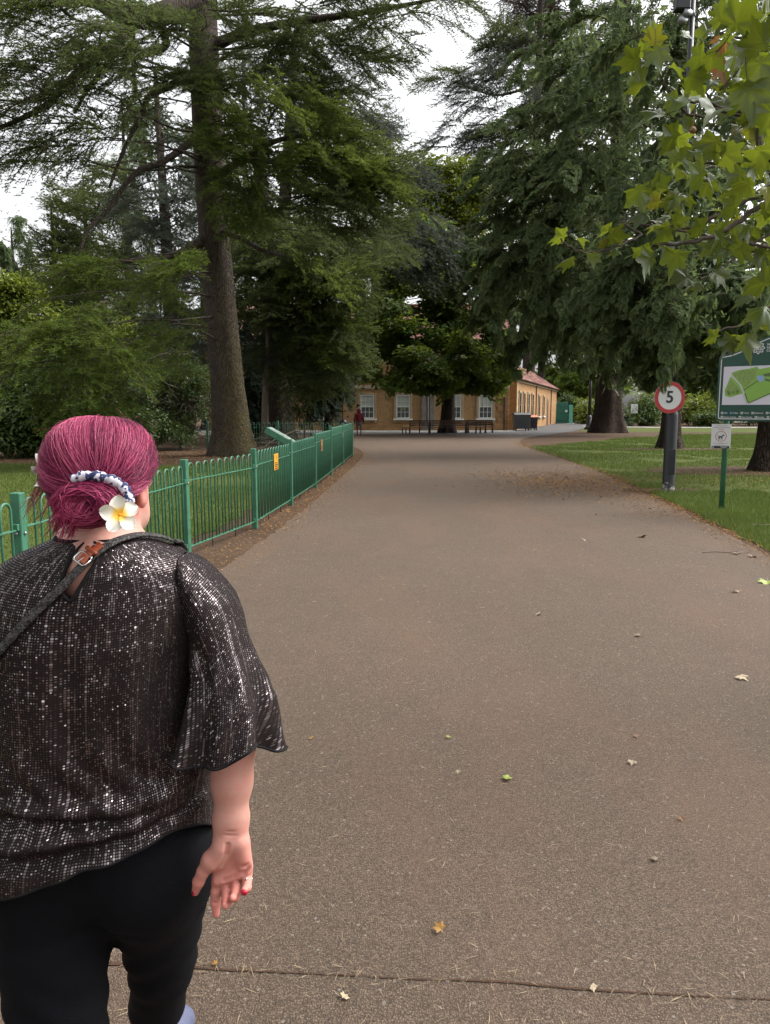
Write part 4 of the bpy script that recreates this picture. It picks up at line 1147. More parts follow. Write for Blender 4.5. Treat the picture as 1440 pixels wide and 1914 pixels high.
# ------------------------------------------------------------------ foliage boughs (shared meshes)
def cedar_bough(name, mat, seed, L=1.9, droop=.22, tuft=.070, ntw=19, dens=1.0, hang=0.0):
    """flat layered spray: axis along +X, side twigs carrying rosettes of needles"""
    r = np.random.default_rng(seed); q = MB(); C = []; D = []; TN = []
    def axis(t): return np.array([L*t, .08*math.sin(t*5+seed), -droop*L*t*t+.06*L*math.sin(t*3)])
    q.tube([axis(t) for t in np.linspace(0, 1, 7)], np.linspace(.022, .005, 7), 4, cap=False, mi=1)
    def rosettes(a, b, sag, step):
        n = max(2, int(np.linalg.norm(b-a)/step))
        for k in range(n):
            t = (k+.6)/n; p = a+(b-a)*t; p = p+np.array([0, 0, -sag*t*t])
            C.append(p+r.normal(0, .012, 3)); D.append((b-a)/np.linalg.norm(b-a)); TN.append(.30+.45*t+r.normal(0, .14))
    for k in range(ntw):
        t = .08+.92*k/ntw; a = axis(t); side = 1 if k % 2 else -1
        ln = L*(.16+.42*(1-t)**.6*min(1, t*3.2))*r.uniform(.75, 1.2); an = side*r.uniform(.7, 1.15)*(1-.35*t)
        d = np.array([math.cos(an), math.sin(an), r.normal(0, .26)-hang]); b = a+d*ln
        sg = r.uniform(.05, .16)*ln
        q.tube([a, (a+b)/2-np.array([0, 0, sg*.25]), b-np.array([0, 0, sg])], [.010, .007, .003], 3, cap=False, mi=1)
        rosettes(a, b, sg, .050/dens)
        for m in range(int(ln/.13)):      # side shoots
            tt = (m+.7)/(ln/.13); aa = a+(b-a)*tt-np.array([0, 0, sg*tt*tt]); s2 = 1 if m % 2 else -1
            an2 = an+s2*r.uniform(.6, 1.0); l2 = ln*.36*(1-tt*.55)*r.uniform(.7, 1.2)
            bb = aa+np.array([math.cos(an2), math.sin(an2), r.normal(-.08, .28)-hang])*l2
            rosettes(aa, bb, .1*l2, .052/dens)
    rosettes(axis(.5), axis(1.0), 0, .045)
    C = np.array(C); D = np.array(D); TN = np.array(TN); n = len(C); NB = 5
    V = []; tn = []
    for k in range(NB):
        a = r.uniform(0, 2*PI, n)
        u = np.stack([np.cos(a), np.sin(a), r.uniform(-.15, .75, n)], 1); d = u+.55*D; d /= np.linalg.norm(d, axis=1)[:, None]
        s = np.cross(d, r.normal(size=(n, 3))); s /= np.linalg.norm(s, axis=1)[:, None]
        l = tuft*r.uniform(.7, 1.25, n)[:, None]; w = .0085
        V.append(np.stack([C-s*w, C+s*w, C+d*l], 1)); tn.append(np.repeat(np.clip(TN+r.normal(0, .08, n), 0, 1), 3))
    V = np.concatenate(V).reshape(-1, 3); q.add(V, T=np.arange(len(V)).reshape(-1, 3), tint=np.concatenate(tn))
    return q.mesh(name, [mat, M['twig']])

def cypress_bough(name, mat, seed, L=1.15, nsp=24, fl=.40, droop=.30, detail=11, curl=1.0):
    """arching shoot hung with flat fern-like sprays that curl over at the tips"""
    r = np.random.default_rng(seed); q = MB(); V = []; T = []; tn = []; nv = 0
    def axis(t): return np.array([L*t*(1-.18*t), .05*math.sin(4*t+seed), .12*L*math.sin(PI*min(1, t*1.1))-droop*L*t**2.1])
    q.tube([axis(t) for t in np.linspace(0, 1, 7)], np.linspace(.018, .004, 7), 4, cap=False, mi=1)
    for k in range(nsp):
        t = .12+.88*(k+.5)/nsp; base = axis(t); side = (1 if k % 2 else -1)
        az = side*r.uniform(.35, 1.25)*(1.0-.5*t)+r.normal(0, .15); ln = fl*r.uniform(.65, 1.2)*(1-.3*t)
        h = np.array([math.cos(az), math.sin(az), 0]); sd = np.array([-h[1], h[0], 0]); roll = r.normal(0, .45)
        sd = sd*math.cos(roll)+np.array([0, 0, 1])*math.sin(roll)
        dr = r.uniform(.35, .95)*curl
        def rach(u): return base+h*ln*(u*.92-.30*u*u)+np.array([0, 0, 1])*ln*(.22*u-dr*u*u*.85)
        tw0 = r.normal(0, .1)
        for m in range(detail):
            u = (m+.4)/detail; p = rach(u); d = rach(min(1, u+.03))-rach(u-.02); d /= np.linalg.norm(d)
            pl = ln*(.40*(1-u)**.7+.06)*min(1, .45+u*2.2)
            for s2 in (-1, 1):
                e = d*.75+sd*s2*(.85); e /= np.linalg.norm(e); nn = np.cross(d, sd); nn /= np.linalg.norm(nn)+1e-9
                tip = p+e*pl-np.array([0, 0, .22*pl])+nn*r.normal(0, .02); w = pl*.16+.003; perp = np.cross(e, nn)
                mid = p+e*pl*.5+nn*pl*.06
                # scalloped leaflet: two lobes and a tip
                pts = [p, mid+perp*w, p+e*pl*.62+perp*w*.35, p+e*pl*.86+perp*w*.55, tip, p+e*pl*.72-perp*w*.5, mid-perp*w*.95]
                V += pts; T += [[nv, nv+1, nv+2], [nv, nv+2, nv+5], [nv, nv+5, nv+6], [nv+2, nv+3, nv+4], [nv+2, nv+4, nv+5]]
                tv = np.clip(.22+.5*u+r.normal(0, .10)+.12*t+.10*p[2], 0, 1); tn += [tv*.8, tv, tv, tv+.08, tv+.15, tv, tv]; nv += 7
    q.add(np.array(V), T=T, tint=np.clip(np.array(tn), 0, 1))
    return q.mesh(name, [mat, M['twig']])

def leaf_bough(name, mat, seed, n=170, R=.6, ls=.13, flat=.55, lw=.62):
    """leafy shoot: pointed folded leaves spread over a spray of twigs"""
    r = np.random.default_rng(seed); q = MB()
    for k in range(7):
        a = r.uniform(-1.2, 1.2); e = np.array([math.cos(a), math.sin(a), r.uniform(-.35, .35)])*R*r.uniform(.8, 1.5)
        q.tube([(0, 0, 0), e*.5+r.normal(0, .03, 3), e], [.012, .008, .003], 3, cap=False, mi=1)
    P = r.normal(size=(n, 3)); P /= np.linalg.norm(P, axis=1)[:, None]; P *= (r.random(n)**.45)[:, None]*R; P[:, 2] *= flat; P[:, 0] += R*.75
    d = P*np.array([1, 1, .2])+r.normal(0, .35*R, (n, 3))-np.array([0, 0, .28*R]); d /= np.linalg.norm(d, axis=1)[:, None]
    up = np.array([0, 0, 1.0])+r.normal(0, .38, (n, 3)); s = np.cross(d, up); s /= np.linalg.norm(s, axis=1)[:, None]; nn = np.cross(s, d)
    l = ls*r.uniform(.65, 1.3, n)[:, None]; w = l*lw*.5
    a = P; b = P+d*l*.38+s*w+nn*l*.10; c = P+d*l+(-nn)*l*.08; e = P+d*l*.38-s*w+nn*l*.10; m1 = P+d*l*.75+s*w*.62; m2 = P+d*l*.75-s*w*.62
    V = np.stack([a, b, m1, c, m2, e], 1).reshape(-1, 3); i = np.arange(n)[:, None]*6
    Q = np.vstack([i+[0, 1, 2, 3], i+[0, 3, 4, 5]])
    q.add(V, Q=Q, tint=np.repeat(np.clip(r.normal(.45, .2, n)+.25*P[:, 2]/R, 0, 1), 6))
    return q.mesh(name, [mat, M['twig']])

def bare_bough(name, mat, seed, n=16, L=1.5):
    r = np.random.default_rng(seed); q = MB()
    for k in range(n):
        a = r.normal(0, .9); p = [np.zeros(3)]; d = np.array([math.cos(a), math.sin(a), r.normal(.1, .4)])
        for j in range(5): d = d+r.normal(0, .28, 3); d /= np.linalg.norm(d); p.append(p[-1]+d*L/5*r.uniform(.6, 1.2))
        q.tube(p, np.linspace(.018, .004, 6), 3, cap=False)
    return q.mesh(name, mat)

BG = {}
for i in range(3):
    BG.setdefault('cedar', []).append(cedar_bough('bough', M['cedar'], 11+i))
    BG.setdefault('fresh', []).append(cedar_bough('bough', M['cedar_fresh'], 21+i, droop=.30, hang=.10))
    BG.setdefault('blue', []).append(cedar_bough('bough', M['cedar_blue'], 31+i, droop=.30, hang=.12, dens=.9))
    BG.setdefault('brown', []).append(cedar_bough('bough', M['brownfol'], 41+i, droop=.3, hang=.2, dens=.7))
    BG.setdefault('cyp', []).append(cypress_bough('bough', M['cypress'], 51+i))
    BG.setdefault('weep', []).append(cypress_bough('bough', M['cypress'], 61+i, droop=.8, fl=.45, detail=9, nsp=22, curl=1.5))
    BG.setdefault('yew', []).append(cypress_bough('bough', M['yew'], 71+i, droop=.3, fl=.34, detail=7, nsp=20))
    BG.setdefault('maple', []).append(leaf_bough('bough', M['maple'], 81+i, 190, .75, .17, .35, .95))
    BG.setdefault('laurel', []).append(leaf_bough('bough', M['laurel'], 91+i, 170, .6, .145, .7, .5))
    BG.setdefault('yellow', []).append(leaf_bough('bough', M['yellowleaf'], 101+i, 150, .7, .17, .7, .6))
    BG.setdefault('bare', []).append(bare_bough('bough', M['deadwood'], 111+i))
    BG.setdefault('sparse', []).append(cedar_bough('bough', M['cedar'], 121+i, L=2.1, droop=.35, ntw=12, dens=.62, hang=.22))

def trunk_mesh(pts, radii, seed, n=28, flute=.05, flare=.0):
    """bole with fluted, lumpy bark outline and root flare"""
    r = np.random.default_rng(seed); pts = np.asarray(pts, float); m = 46
    s = np.linspace(0, 1, len(pts)); t = np.linspace(0, 1, m)**1.25
    C = np.stack([np.interp(t, s, pts[:, k]) for k in range(3)], 1); R = np.interp(t, np.linspace(0, 1, len(radii)), radii)
    a = np.arange(n)*2*PI/n; H = pts[-1, 2]-pts[0, 2]; z = C[:, 2]-C[0, 2]; G = np.zeros((m, n, 3))
    ph = r.uniform(0, 6.28, 4); k5 = r.integers(4, 7)
    for i in range(m):
        fl = flare*math.exp(-z[i]/(.9*radii[0]))
        w = 1+flute*(math.sin(ph[0]+z[i]*.4)*np.cos(3*a+ph[1]+z[i]*.12)+.6*np.cos(7*a+ph[2]+z[i]*.2)+.5*r.normal(size=n)*.4)+fl*(1+.55*np.cos(k5*a+ph[3]))
        G[i] = C[i]+np.stack([np.cos(a)*R[i]*w, np.sin(a)*R[i]*w, np.zeros(n)], 1)
    G[0, :, 2] -= .15
    q = MB(); q.grid(G, closed=True); return q

def curve3(a, b, sag, seed, n=7, wob=.05):
    r = np.random.default_rng(seed); a = np.asarray(a, float); b = np.asarray(b, float); L = np.linalg.norm(b-a); out = []
    for k in range(n):
        t = k/(n-1); out.append(a+(b-a)*t+np.array([0, 0, sag*L*4*t*(1-t)])+(r.normal(0, wob*L*.3, 3) if 0 < k < n-1 else 0))
    return np.array(out)

NB_TOTAL = [0]
def tree(name, label, base, trunk, radii, lobes, bark='bark', kind='cedar', limbs=(), seed=1, cat='tree', group=None, flare=.5, flute=.05,
         scale=1.0, pitch=(-.35, .1), fill=None, fillcol=None, spoke=True, outward=.75, trunk_n=28, fill_size=.4, trunk_label=None):
    """lobes: (px, py, Y, rx_px, ry_px, n[, kind[, scale[, pitch]]])"""
    r = np.random.default_rng(seed); base = np.asarray(base, float)
    root = thing(name, label, cat, tuple(base), 0, group)
    q = trunk_mesh(np.asarray(trunk, float)-base, radii, seed, trunk_n, flute, flare)
    tr = q.build('trunk', M[bark], root, smooth=True)
    for li, (pts, r0, r1) in enumerate(limbs):
        q = MB(); P = np.asarray(pts, float)-base; n_ = len(P); ss = np.linspace(0, 1, n_); tt = np.linspace(0, 1, max(10, n_*3))
        # smooth the limb through its points
        P2 = np.array([p for p in catmull(P, 5)]); q.tube(P2, np.linspace(r0, r1, len(P2)), 9)
        q.build('limb', M[bark], tr, smooth=True)
    TP = np.asarray(trunk, float)
    assert sum(l[5] for l in lobes) <= 300, (label, sum(l[5] for l in lobes))
    crown = MB(); places = []
    for lb in lobes:
        px, py, Y, rx, ry, n = lb[:6]; kd = lb[6] if len(lb) > 6 and lb[6] else kind; sc = (lb[7] if len(lb) > 7 else 1.0)*scale
        pt = lb[8] if len(lb) > 8 else pitch
        c = at(px, py, Y); kx = Y/FPX*1.03; RX, RZ = rx*kx, ry*kx; RY = (RX*.75 if RX < 9 else 7)
        for k in range(n):
            d = r.normal(size=3); d /= np.linalg.norm(d)
            if d[1] > .25 and r.random() < .72: d[1] = -d[1]
            rad = r.uniform(.45, 1.0)**.6
            p = c+d*rad*np.array([RX, RY, RZ])
            if p[2] < .5: p[2] = .5+.4*r.random()
            places.append((p, kd, sc*r.uniform(.72, 1.28), pt))
    for (p, kd, sc, pt) in places:
        zt = np.clip(p[2]+.5, TP[0, 2]+.5, TP[-1, 2]); ax = np.array([np.interp(zt, TP[:, 2], TP[:, 0]), np.interp(zt, TP[:, 2], TP[:, 1])])
        o = p[:2]-ax; az = math.atan2(o[1], o[0])+r.normal(0, .9*(1-outward)+.25)
        ln = 1.3*sc; st = p-np.array([math.cos(az), math.sin(az), 0])*ln*.5
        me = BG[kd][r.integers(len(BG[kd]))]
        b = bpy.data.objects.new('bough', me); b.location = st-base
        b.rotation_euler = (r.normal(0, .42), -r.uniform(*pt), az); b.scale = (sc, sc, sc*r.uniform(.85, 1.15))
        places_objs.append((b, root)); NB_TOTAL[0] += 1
        if spoke and r.random() < (.16 if flute < .02 else .4):
            a0 = np.array([ax[0], ax[1], min(zt+.06*np.linalg.norm(o), TP[-1, 2])])
            if np.linalg.norm(st-a0) > .4:
                crown.tube(curve3(a0-base, st-base, r.uniform(-.02, .10), int(r.integers(1e6)), 6), np.linspace(min(.05, .008*np.linalg.norm(st-a0)+.01)*max(1, scale*.7), .008, 6), 4, cap=False, mi=1)
        if fill:
            m = fill; u = r.normal(size=(m, 3)); u /= np.linalg.norm(u, axis=1)[:, None]; s_ = np.cross(u, r.normal(size=(m, 3))); s_ /= np.linalg.norm(s_, axis=1)[:, None]
            inn = np.array([ax[0]-p[0], ax[1]-p[1]+ .0, 0]); inn = inn/max(1e-6, np.linalg.norm(inn))*min(2.2*sc, np.linalg.norm(inn))
            cc = p-base+inn*r.uniform(.15, .8, (m, 1))+r.normal(0, .28*sc, (m, 3))
            l = fill_size*sc*r.uniform(.5, 1.2, (m, 1)); V = np.stack([cc-s_*l*.16, cc+u*l*.5-s_*l*.10, cc+u*l, cc+u*l*.45+s_*l*.2], 1).reshape(-1, 3)
            V[:, 2] = np.maximum(V[:, 2], .25-base[2])
            crown.add(V, Q=np.arange(m*4).reshape(-1, 4), tint=np.repeat(r.uniform(0, .35, m), 4))  # filler leaves get dark tints that paint the shaded crown interior
    if crown.n:
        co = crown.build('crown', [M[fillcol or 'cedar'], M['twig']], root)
        co['kind'] = 'stuff'
    else: co = root
    for b, rt in places_objs:
        COL.objects.link(b); b.parent = co
    places_objs.clear()
    return root
places_objs = []
def catmull(P, n):
    P = np.asarray(P, float); E = np.vstack([2*P[0]-P[1], P, 2*P[-1]-P[-2]]); out = []
    for i in range(1, len(E)-2):
        for j in range(n):
            t = j/n
            out.append(.5*((2*E[i])+(-E[i-1]+E[i+1])*t+(2*E[i-1]-5*E[i]+4*E[i+1]-E[i+2])*t*t+(-E[i-1]+3*E[i]-3*E[i+1]+E[i+2])*t**3))
    out.append(E[-2]); return out
def up(px, Y, pyt, lean=0.0, n=6):
    """trunk axis from the ground on column px at distance Y up to picture height pyt"""
    b = XY(px, Y); t = at(px, pyt, Y); return [np.array([b[0]+lean*k/(n-1), Y, t[2]*k/(n-1)]) for k in range(n)]

# ---- main cedar, left ----------------------------------------------------
Y0 = 27.6; b0 = gp(437, 851); Y0 = b0[1]
TR = [b0]+[at(px, py, Y0) for px, py in ((433, 790), (424, 700), (411, 560), (401, 450), (391, 300), (384, 150), (378, 0), (372, -160), (366, -330))]
TR = np.array(TR)
LA = [([at(395, 0, Y0), at(340, 12, Y0-.6), at(275, 34, Y0-1.4), at(225, 24, Y0-2.2), at(185, 0, Y0-3), at(150, -40, Y0-3.6)], .42, .20),
      ([at(247, 30, Y0-1.6), at(240, 60, Y0-1.9), at(200, 95, Y0-2.6), at(140, 140, Y0-3.4), at(95, 190, Y0-4.2), at(40, 222, Y0-5), at(-30, 250, Y0-5.6)], .17, .05),
      ([at(300, 36, Y0-1.2), at(310, 85, Y0-1.5), at(270, 98, Y0-2.2), at(220, 100, Y0-2.8), at(170, 160, Y0-3.5), at(140, 210, Y0-4.4)], .13, .04),
      ([at(247, 40, Y0-1.6), at(250, 110, Y0-1.9), at(252, 160, Y0-2.1), at(264, 195, Y0-2.2)], .09, .04),
      ([at(380, 130, Y0), at(320, 160, Y0-1), at(280, 180, Y0-1.6), at(262, 220, Y0-2), at(232, 280, Y0-2.8), at(205, 350, Y0-3.4)], .14, .04),
      ([at(386, 240, Y0), at(345, 275, Y0-.6), at(300, 305, Y0-1.2), at(262, 318, Y0-1.8), at(235, 345, Y0-2.3), at(200, 395, Y0-3), at(165, 430, Y0-3.6), at(148, 480, Y0-4.2)], .13, .04),
      ([at(399, 445, Y0), at(370, 455, Y0-.5), at(340, 472, Y0-.9), at(300, 482, Y0-1.5), at(240, 488, Y0-2.4), at(150, 500, Y0-4)], .19, .05),
      ([at(405, 430, Y0), at(450, 445, Y0-1), at(490, 468, Y0-1.8), at(540, 480, Y0-2.6)], .12, .03),
      ([at(396, 340, Y0), at(450, 300, Y0-1), at(520, 262, Y0-2), at(600, 250, Y0-2.6)], .16, .04),
      ([at(392, 90, Y0), at(460, 60, Y0-.6), at(560, 40, Y0-1.5), at(700, 20, Y0-2), at(830, -5, Y0-2.4)], .2, .04)]
tree('cedar_tree', 'tall cedar with straight grey brown trunk leaning slightly behind the left railings', b0, TR,
     [.80, .66, .60, .57, .55, .53, .52, .50, .48, .42, .35], [
     (110, 90, Y0-4, 190, 80, 22, 'sparse'), (50, 190, Y0-5, 110, 80, 17, 'sparse'), (200, 175, Y0-3, 110, 90, 17, 'sparse'), (105, 275, Y0-4, 120, 50, 12, 'sparse'),
     (300, 120, Y0-1.5, 70, 90, 12, 'cedar'), (20, 10, Y0-5, 90, 50, 9, 'fresh'), (140, 0, Y0-4, 90, 40, 8, 'cedar'),
     (400, 180, Y0-1.2, 70, 150, 10, 'cedar', .8),
     (560, 40, Y0-2, 150, 90, 20, 'cedar'), (740, -8, Y0-2, 110, 32, 10, 'sparse', .85), (470, 150, Y0-1.4, 100, 110, 16, 'cedar'), (590, 120, Y0-1, 60, 80, 12, 'sparse'),
     (530, 265, Y0-2, 130, 60, 25, 'fresh'), (630, 290, Y0-2.5, 80, 56, 16, 'fresh'), (560, 370, Y0-1.5, 130, 60, 18, 'cedar'), (680, 360, Y0-2, 65, 60, 10, 'cedar'),
     (455, 330, Y0-2.2, 45, 60, 9, 'fresh', .8, (-.7, -.2)), (440, 395, Y0-2.4, 30, 45, 5, 'fresh', .7, (-.8, -.3)),
     (250, 505, Y0-4, 150, 26, 13, 'fresh', .9, (-.4, .1)), (150, 585, Y0-6, 110, 60, 12, 'fresh', .95, (-.6, -.1)), (60, 650, Y0-7, 110, 70, 11, 'fresh', .95, (-.6, -.1)),
     (190, 675, Y0-6, 90, 60, 8, 'fresh', .9, (-.6, -.1)), (310, 590, Y0-3, 70, 70, 7, 'fresh', .8, (-.6, -.1))],
     bark='bark', kind='cedar', limbs=LA, seed=3, flare=.22, flute=.012, scale=1.22, fill=None, fillcol='cedar', trunk_n=40)

# ---- second cedar --------------------------------------------------------
Y1 = 41; b1 = XY(528, Y1)
tree('cedar_tree', 'dark cedar with thick bare lower trunk just left of the house', b1, up(528, Y1, 250, -1.0), [.72, .68, .62, .5, .4, .25],
     [(560, 470, Y1-3, 130, 80, 34, 'cedar'), (490, 560, Y1-2, 90, 80, 20, 'cedar'), (590, 580, Y1-3.5, 75, 90, 34, 'cedar'), (560, 660, Y1-3, 80, 45, 20, 'cedar', .9, (-.8, -.2)),
      (650, 460, Y1-2, 90, 60, 16, 'cedar'), (440, 420, Y1+2, 60, 90, 14, 'blue'), (600, 520, Y1-5, 60, 50, 10, 'fresh'), (480, 650, Y1-2, 60, 40, 10, 'blue', .8), (620, 620, Y1-4, 40, 60, 14, 'fresh', .8)],
     bark='bark_dark', seed=5, flare=.25, flute=.03, scale=1.45, fill=46, fillcol='cedar', fill_size=.30,
     limbs=[([at(530, 470, Y1), at(600, 500, Y1-1.5), at(660, 485, Y1-2), at(710, 480, Y1-2.4)], .3, .12), ([at(528, 640, Y1-.3), at(480, 650, Y1-1.5), at(440, 690, Y1-2.4)], .1, .03)])
# ---- blue cedar behind ---------------------------------------------------
Y2 = 50; b2 = XY(505, Y2)
tree('blue_cedar_tree', 'grey green cedar behind the dark cedar reaching towards the sky gap', b2, up(507, Y2, 60, 2.0), [.62, .55, .48, .4, .3, .15],
     [(575, 160, Y2, 85, 120, 30, 'blue'), (655, 250, Y2-2, 65, 80, 24, 'blue'), (720, 330, Y2-3, 50, 40, 12, 'blue'), (500, 250, Y2+2, 120, 140, 24, 'cedar'),
      (770, 420, Y2-4, 75, 45, 26, 'blue', 1.0, (-.9, -.3)), (720, 440, Y2-3, 70, 40, 16, 'blue', 1, (-.7, -.2)), (690, 470, Y2-2, 90, 25, 12, 'cedar'), (470, 420, Y2, 50, 80, 12, 'blue')],
     bark='bark', kind='blue', seed=7, scale=1.7, fill=24, fillcol='cedar_blue', fill_size=.3,
     limbs=[([at(520, 330, Y2), at(620, 380, Y2-1.5), at(700, 400, Y2-3), at(790, 440, Y2-4)], .22, .06)])
Y3 = 46; b3 = XY(330, Y3)
tree('blue_cedar_tree', 'blue grey cedar filling the gap left of the straight cedar trunk', b3, up(335, Y3, 130, -.6), [.5, .45, .4, .3, .2, .1],
     [(330, 400, Y3, 75, 110, 28, 'blue'), (300, 300, Y3+2, 90, 100, 22, 'cedar'), (340, 560, Y3-3, 60, 90, 22, 'blue'), (330, 650, Y3-5, 60, 50, 14, 'blue'), (240, 450, Y3+3, 70, 90, 14, 'cedar')],
     bark='bark', kind='blue', seed=9, scale=1.5, fill=24, fillcol='cedar_blue', fill_size=.3)
# ---- right-hand cedar with the layered limbs against the sky -------------
Y4 = 103; b4 = XY(945, Y4)
tree('cedar_tree', 'cedar with flat layered limbs reaching left across the sky above the house', b4, up(985, Y4, -120, .5), [.9, .8, .7, .55, .4, .2],
     [(905, 180, Y4-2, 60, 45, 20, 'blue', .9, (-.25, .15)), (860, 255, Y4-3, 48, 32, 14, 'blue', .9, (-.4, .1)), (905, 270, Y4-3, 45, 45, 14, 'cedar', .9, (-.8, -.1)), (955, 85, Y4-1, 40, 36, 12, 'cedar'),
      (840, 150, Y4-3, 45, 12, 9, 'cedar', .7, (-.2, .1)), (960, 150, Y4-1, 70, 90, 20, 'blue'), (950, 290, Y4-2, 50, 60, 10, 'cedar'), (820, 300, Y4-3, 30, 24, 5, 'blue', .9, (-.8, -.2))],
     bark='bark_dark', kind='blue', seed=11, scale=2.6, fill=16, fillcol='cedar_blue', fill_size=.26,
     limbs=[([at(985, 165, Y4), at(930, 178, Y4-1), at(880, 165, Y4-2), at(845, 152, Y4-3)], .2, .04), ([at(985, 260, Y4), at(920, 235, Y4-1.6), at(870, 235, Y4-2.6)], .2, .05)])
tree('conifer_tree', 'brownish conifer top showing at the upper edge right of the sky gap', XY(1010, 112), up(1010, 112, -180), [.6, .5, .42, .34, .25, .12],
     [(1010, 30, 112, 40, 50, 22, 'brown'), (1060, 20, 112, 90, 80, 24, 'brown'), (1010, 130, 112, 50, 60, 12, 'brown')], bark='bark_dark', kind='brown', seed=12, scale=3.2, fill=16, fillcol='brownfol', fill_size=.25)
# ---- the three cypresses on the right -------------------------------------
p = gp(1136, 806); YA = 57.0
tree('cypress_tree', 'huge cypress with the widest trunk at the far end of the right lawn', XY(1136, YA), up(1136, YA, -250), [.98, .86, .72, .55, .4, .2],
     [(930, 400, YA-9, 75, 120, 30), (900, 510, YA-10, 75, 80, 26), (950, 570, YA-10, 80, 50, 26), (1000, 300, YA-8, 90, 140, 36), (1060, 120, YA-6, 80, 110, 26), (1090, 520, YA-9, 100, 100, 34), (1130, 645, YA-8, 110, 36, 30), (1030, 440, YA-9.5, 90, 120, 36), (1030, 600, YA-9, 60, 40, 20), (1180, 660, YA-7, 60, 40, 20), (985, 635, YA-9, 40, 26, 12)],
     bark='bark_red', kind='cyp', seed=13, flare=.40, flute=.08, scale=2.2, pitch=(-.6, .2), fill=30, fillcol='cypress', fill_size=.22, trunk_n=44)
YB = gp(1253, 838)[1]
tree('cypress_tree', 'middle cypress whose trunk stands directly behind the speed sign post', XY(1253, YB), up(1253, YB, -300), [.42, .38, .34, .3, .2, .1],
     [(1010, 220, YB-4, 90, 130, 32), (1000, 430, YB-4, 90, 120, 38), (1080, 40, YB-3, 110, 110, 28), (1130, 190, YB-6, 110, 140, 36), (1110, 410, YB-6.5, 120, 120, 42), (1080, 560, YB-6, 105, 55, 32), (1200, 590, YB-7, 90, 50, 28), (960, 360, YB-3, 60, 90, 16), (950, 500, YB-3, 60, 60, 14), (1010, 590, YB-4, 80, 36, 16)],
     bark='bark_red', kind='cyp', seed=14, flare=.45, flute=.06, scale=1.55, pitch=(-.6, .2), fill=34, fillcol='cypress', fill_size=.22)
YC = gp(1428, 880)[1]
tree('cypress_tree', 'nearest cypress with dark red trunk under the map board at the right edge', XY(1440, YC), up(1440, YC, -900), [.40, .36, .33, .3, .22, .12],
     [(1230, 520, YC-4.0, 110, 80, 31), (1160, 560, YC-3.5, 90, 66, 21), (1250, 610, YC-4.2, 95, 34, 25), (1340, 540, YC-5, 90, 80, 25), (1410, 610, YC-4, 80, 60, 17), (1190, 650, YC-3, 70, 24, 16), (1320, 680, YC-1.5, 70, 30, 17), (1262, 540, YC-6.3, 45, 85, 16, 'cyp', .85), (1420, 710, YC+.8, 60, 40, 16), (1230, 380, YC-4.0, 110, 100, 28), (1264, 350, YC-6.3, 40, 100, 14, 'cyp', .85), (1190, 180, YC-3, 100, 130, 22), (1340, 320, YC-4, 120, 140, 22), (1250, 40, YC-2.5, 110, 110, 14, 'weep'), (1400, 120, YC-3, 110, 160, 15, 'weep')],
     bark='bark_red', kind='cyp', seed=15, flare=.45, flute=.06, scale=1.1, pitch=(-.6, .2), fill=36, fillcol='cypress', fill_size=.22)
# ---- round broadleaf by the house ----------------------------------------
YM = 56.0; bm_ = XY(835, YM)
LM = []
for px, py, dy in ((760, 600, -2), (700, 640, -1), (905, 600, -2), (780, 660, -3), (890, 690, -3), (930, 650, 1), (740, 560, 2), (860, 520, 0), (820, 500, 2), (700, 700, -2), (920, 710, -1)):
    LM.append(([at(835, py+55 if py < 690 else py+20, YM), at((835+px)/2, py+22, YM+dy*.5), at(px, py, YM+dy)], .16, .05))
tree('maple_tree', 'round crowned broadleaf tree with dark straight trunk before the house', bm_, up(836, YM, 470, .2), [.56, .46, .40, .33, .24, .1],
     [(720, 685, YM-2, 75, 32, 16), (800, 708, YM-4, 95, 24, 24), (900, 708, YM-3, 62, 28, 22), (760, 610, YM-3, 90, 50, 32), (880, 640, YM-2, 85, 50, 24), (690, 600, YM, 45, 50, 20), (670, 660, YM, 25, 40, 8), (780, 550, YM-1, 85, 45, 34), (880, 560, YM-1, 75, 60, 34), (830, 670, YM-5, 90, 36, 14), (735, 510, YM+1, 50, 36, 12), (940, 685, YM, 30, 36, 8), (830, 490, YM+1, 70, 40, 22)],
     bark='bark_dark', kind='maple', limbs=LM, seed=16, flare=.35, scale=1.5, pitch=(-.3, .15), fill=None, fillcol='maple')
tree('evergreen_shrub', 'very dark evergreen bush filling the space beside the second trunk', XY(615, 44), up(615, 44, 640), [.3, .25, .2, .15, .1, .05],
     [(610, 715, 43, 55, 45, 44), (585, 650, 43, 60, 50, 24), (630, 680, 42, 35, 50, 18), (600, 755, 42, 45, 22, 16)], bark='bark_dark', kind='yew', seed=17, scale=1.5, pitch=(-.7, -.1), fill=40, fillcol='yew', fill_size=.25, cat='shrub')
# ---- behind the house -----------------------------------------------------
tree('lime_tree', 'yellow green treetop rising behind the house roof', XY(825, 96), up(825, 96, 330), [.6, .5, .45, .4, .3, .1],
     [(800, 360, 94, 65, 45, 38), (860, 350, 94, 60, 45, 36), (830, 420, 94, 90, 40, 24), (880, 400, 94, 40, 40, 14)], bark='bark_dark', kind='yellow', seed=18, scale=2.6, pitch=(-.2, .3))
tree('dark_tree', 'dark tree standing beyond the house between the cedar boughs', XY(700, 92), up(700, 92, 420), [.6, .5, .45, .4, .3, .1],
     [(760, 450, 92, 90, 40, 20), (700, 490, 92, 50, 30, 6)], bark='bark_dark', kind='maple', seed=19, scale=2.6, pitch=(-.2, .3))
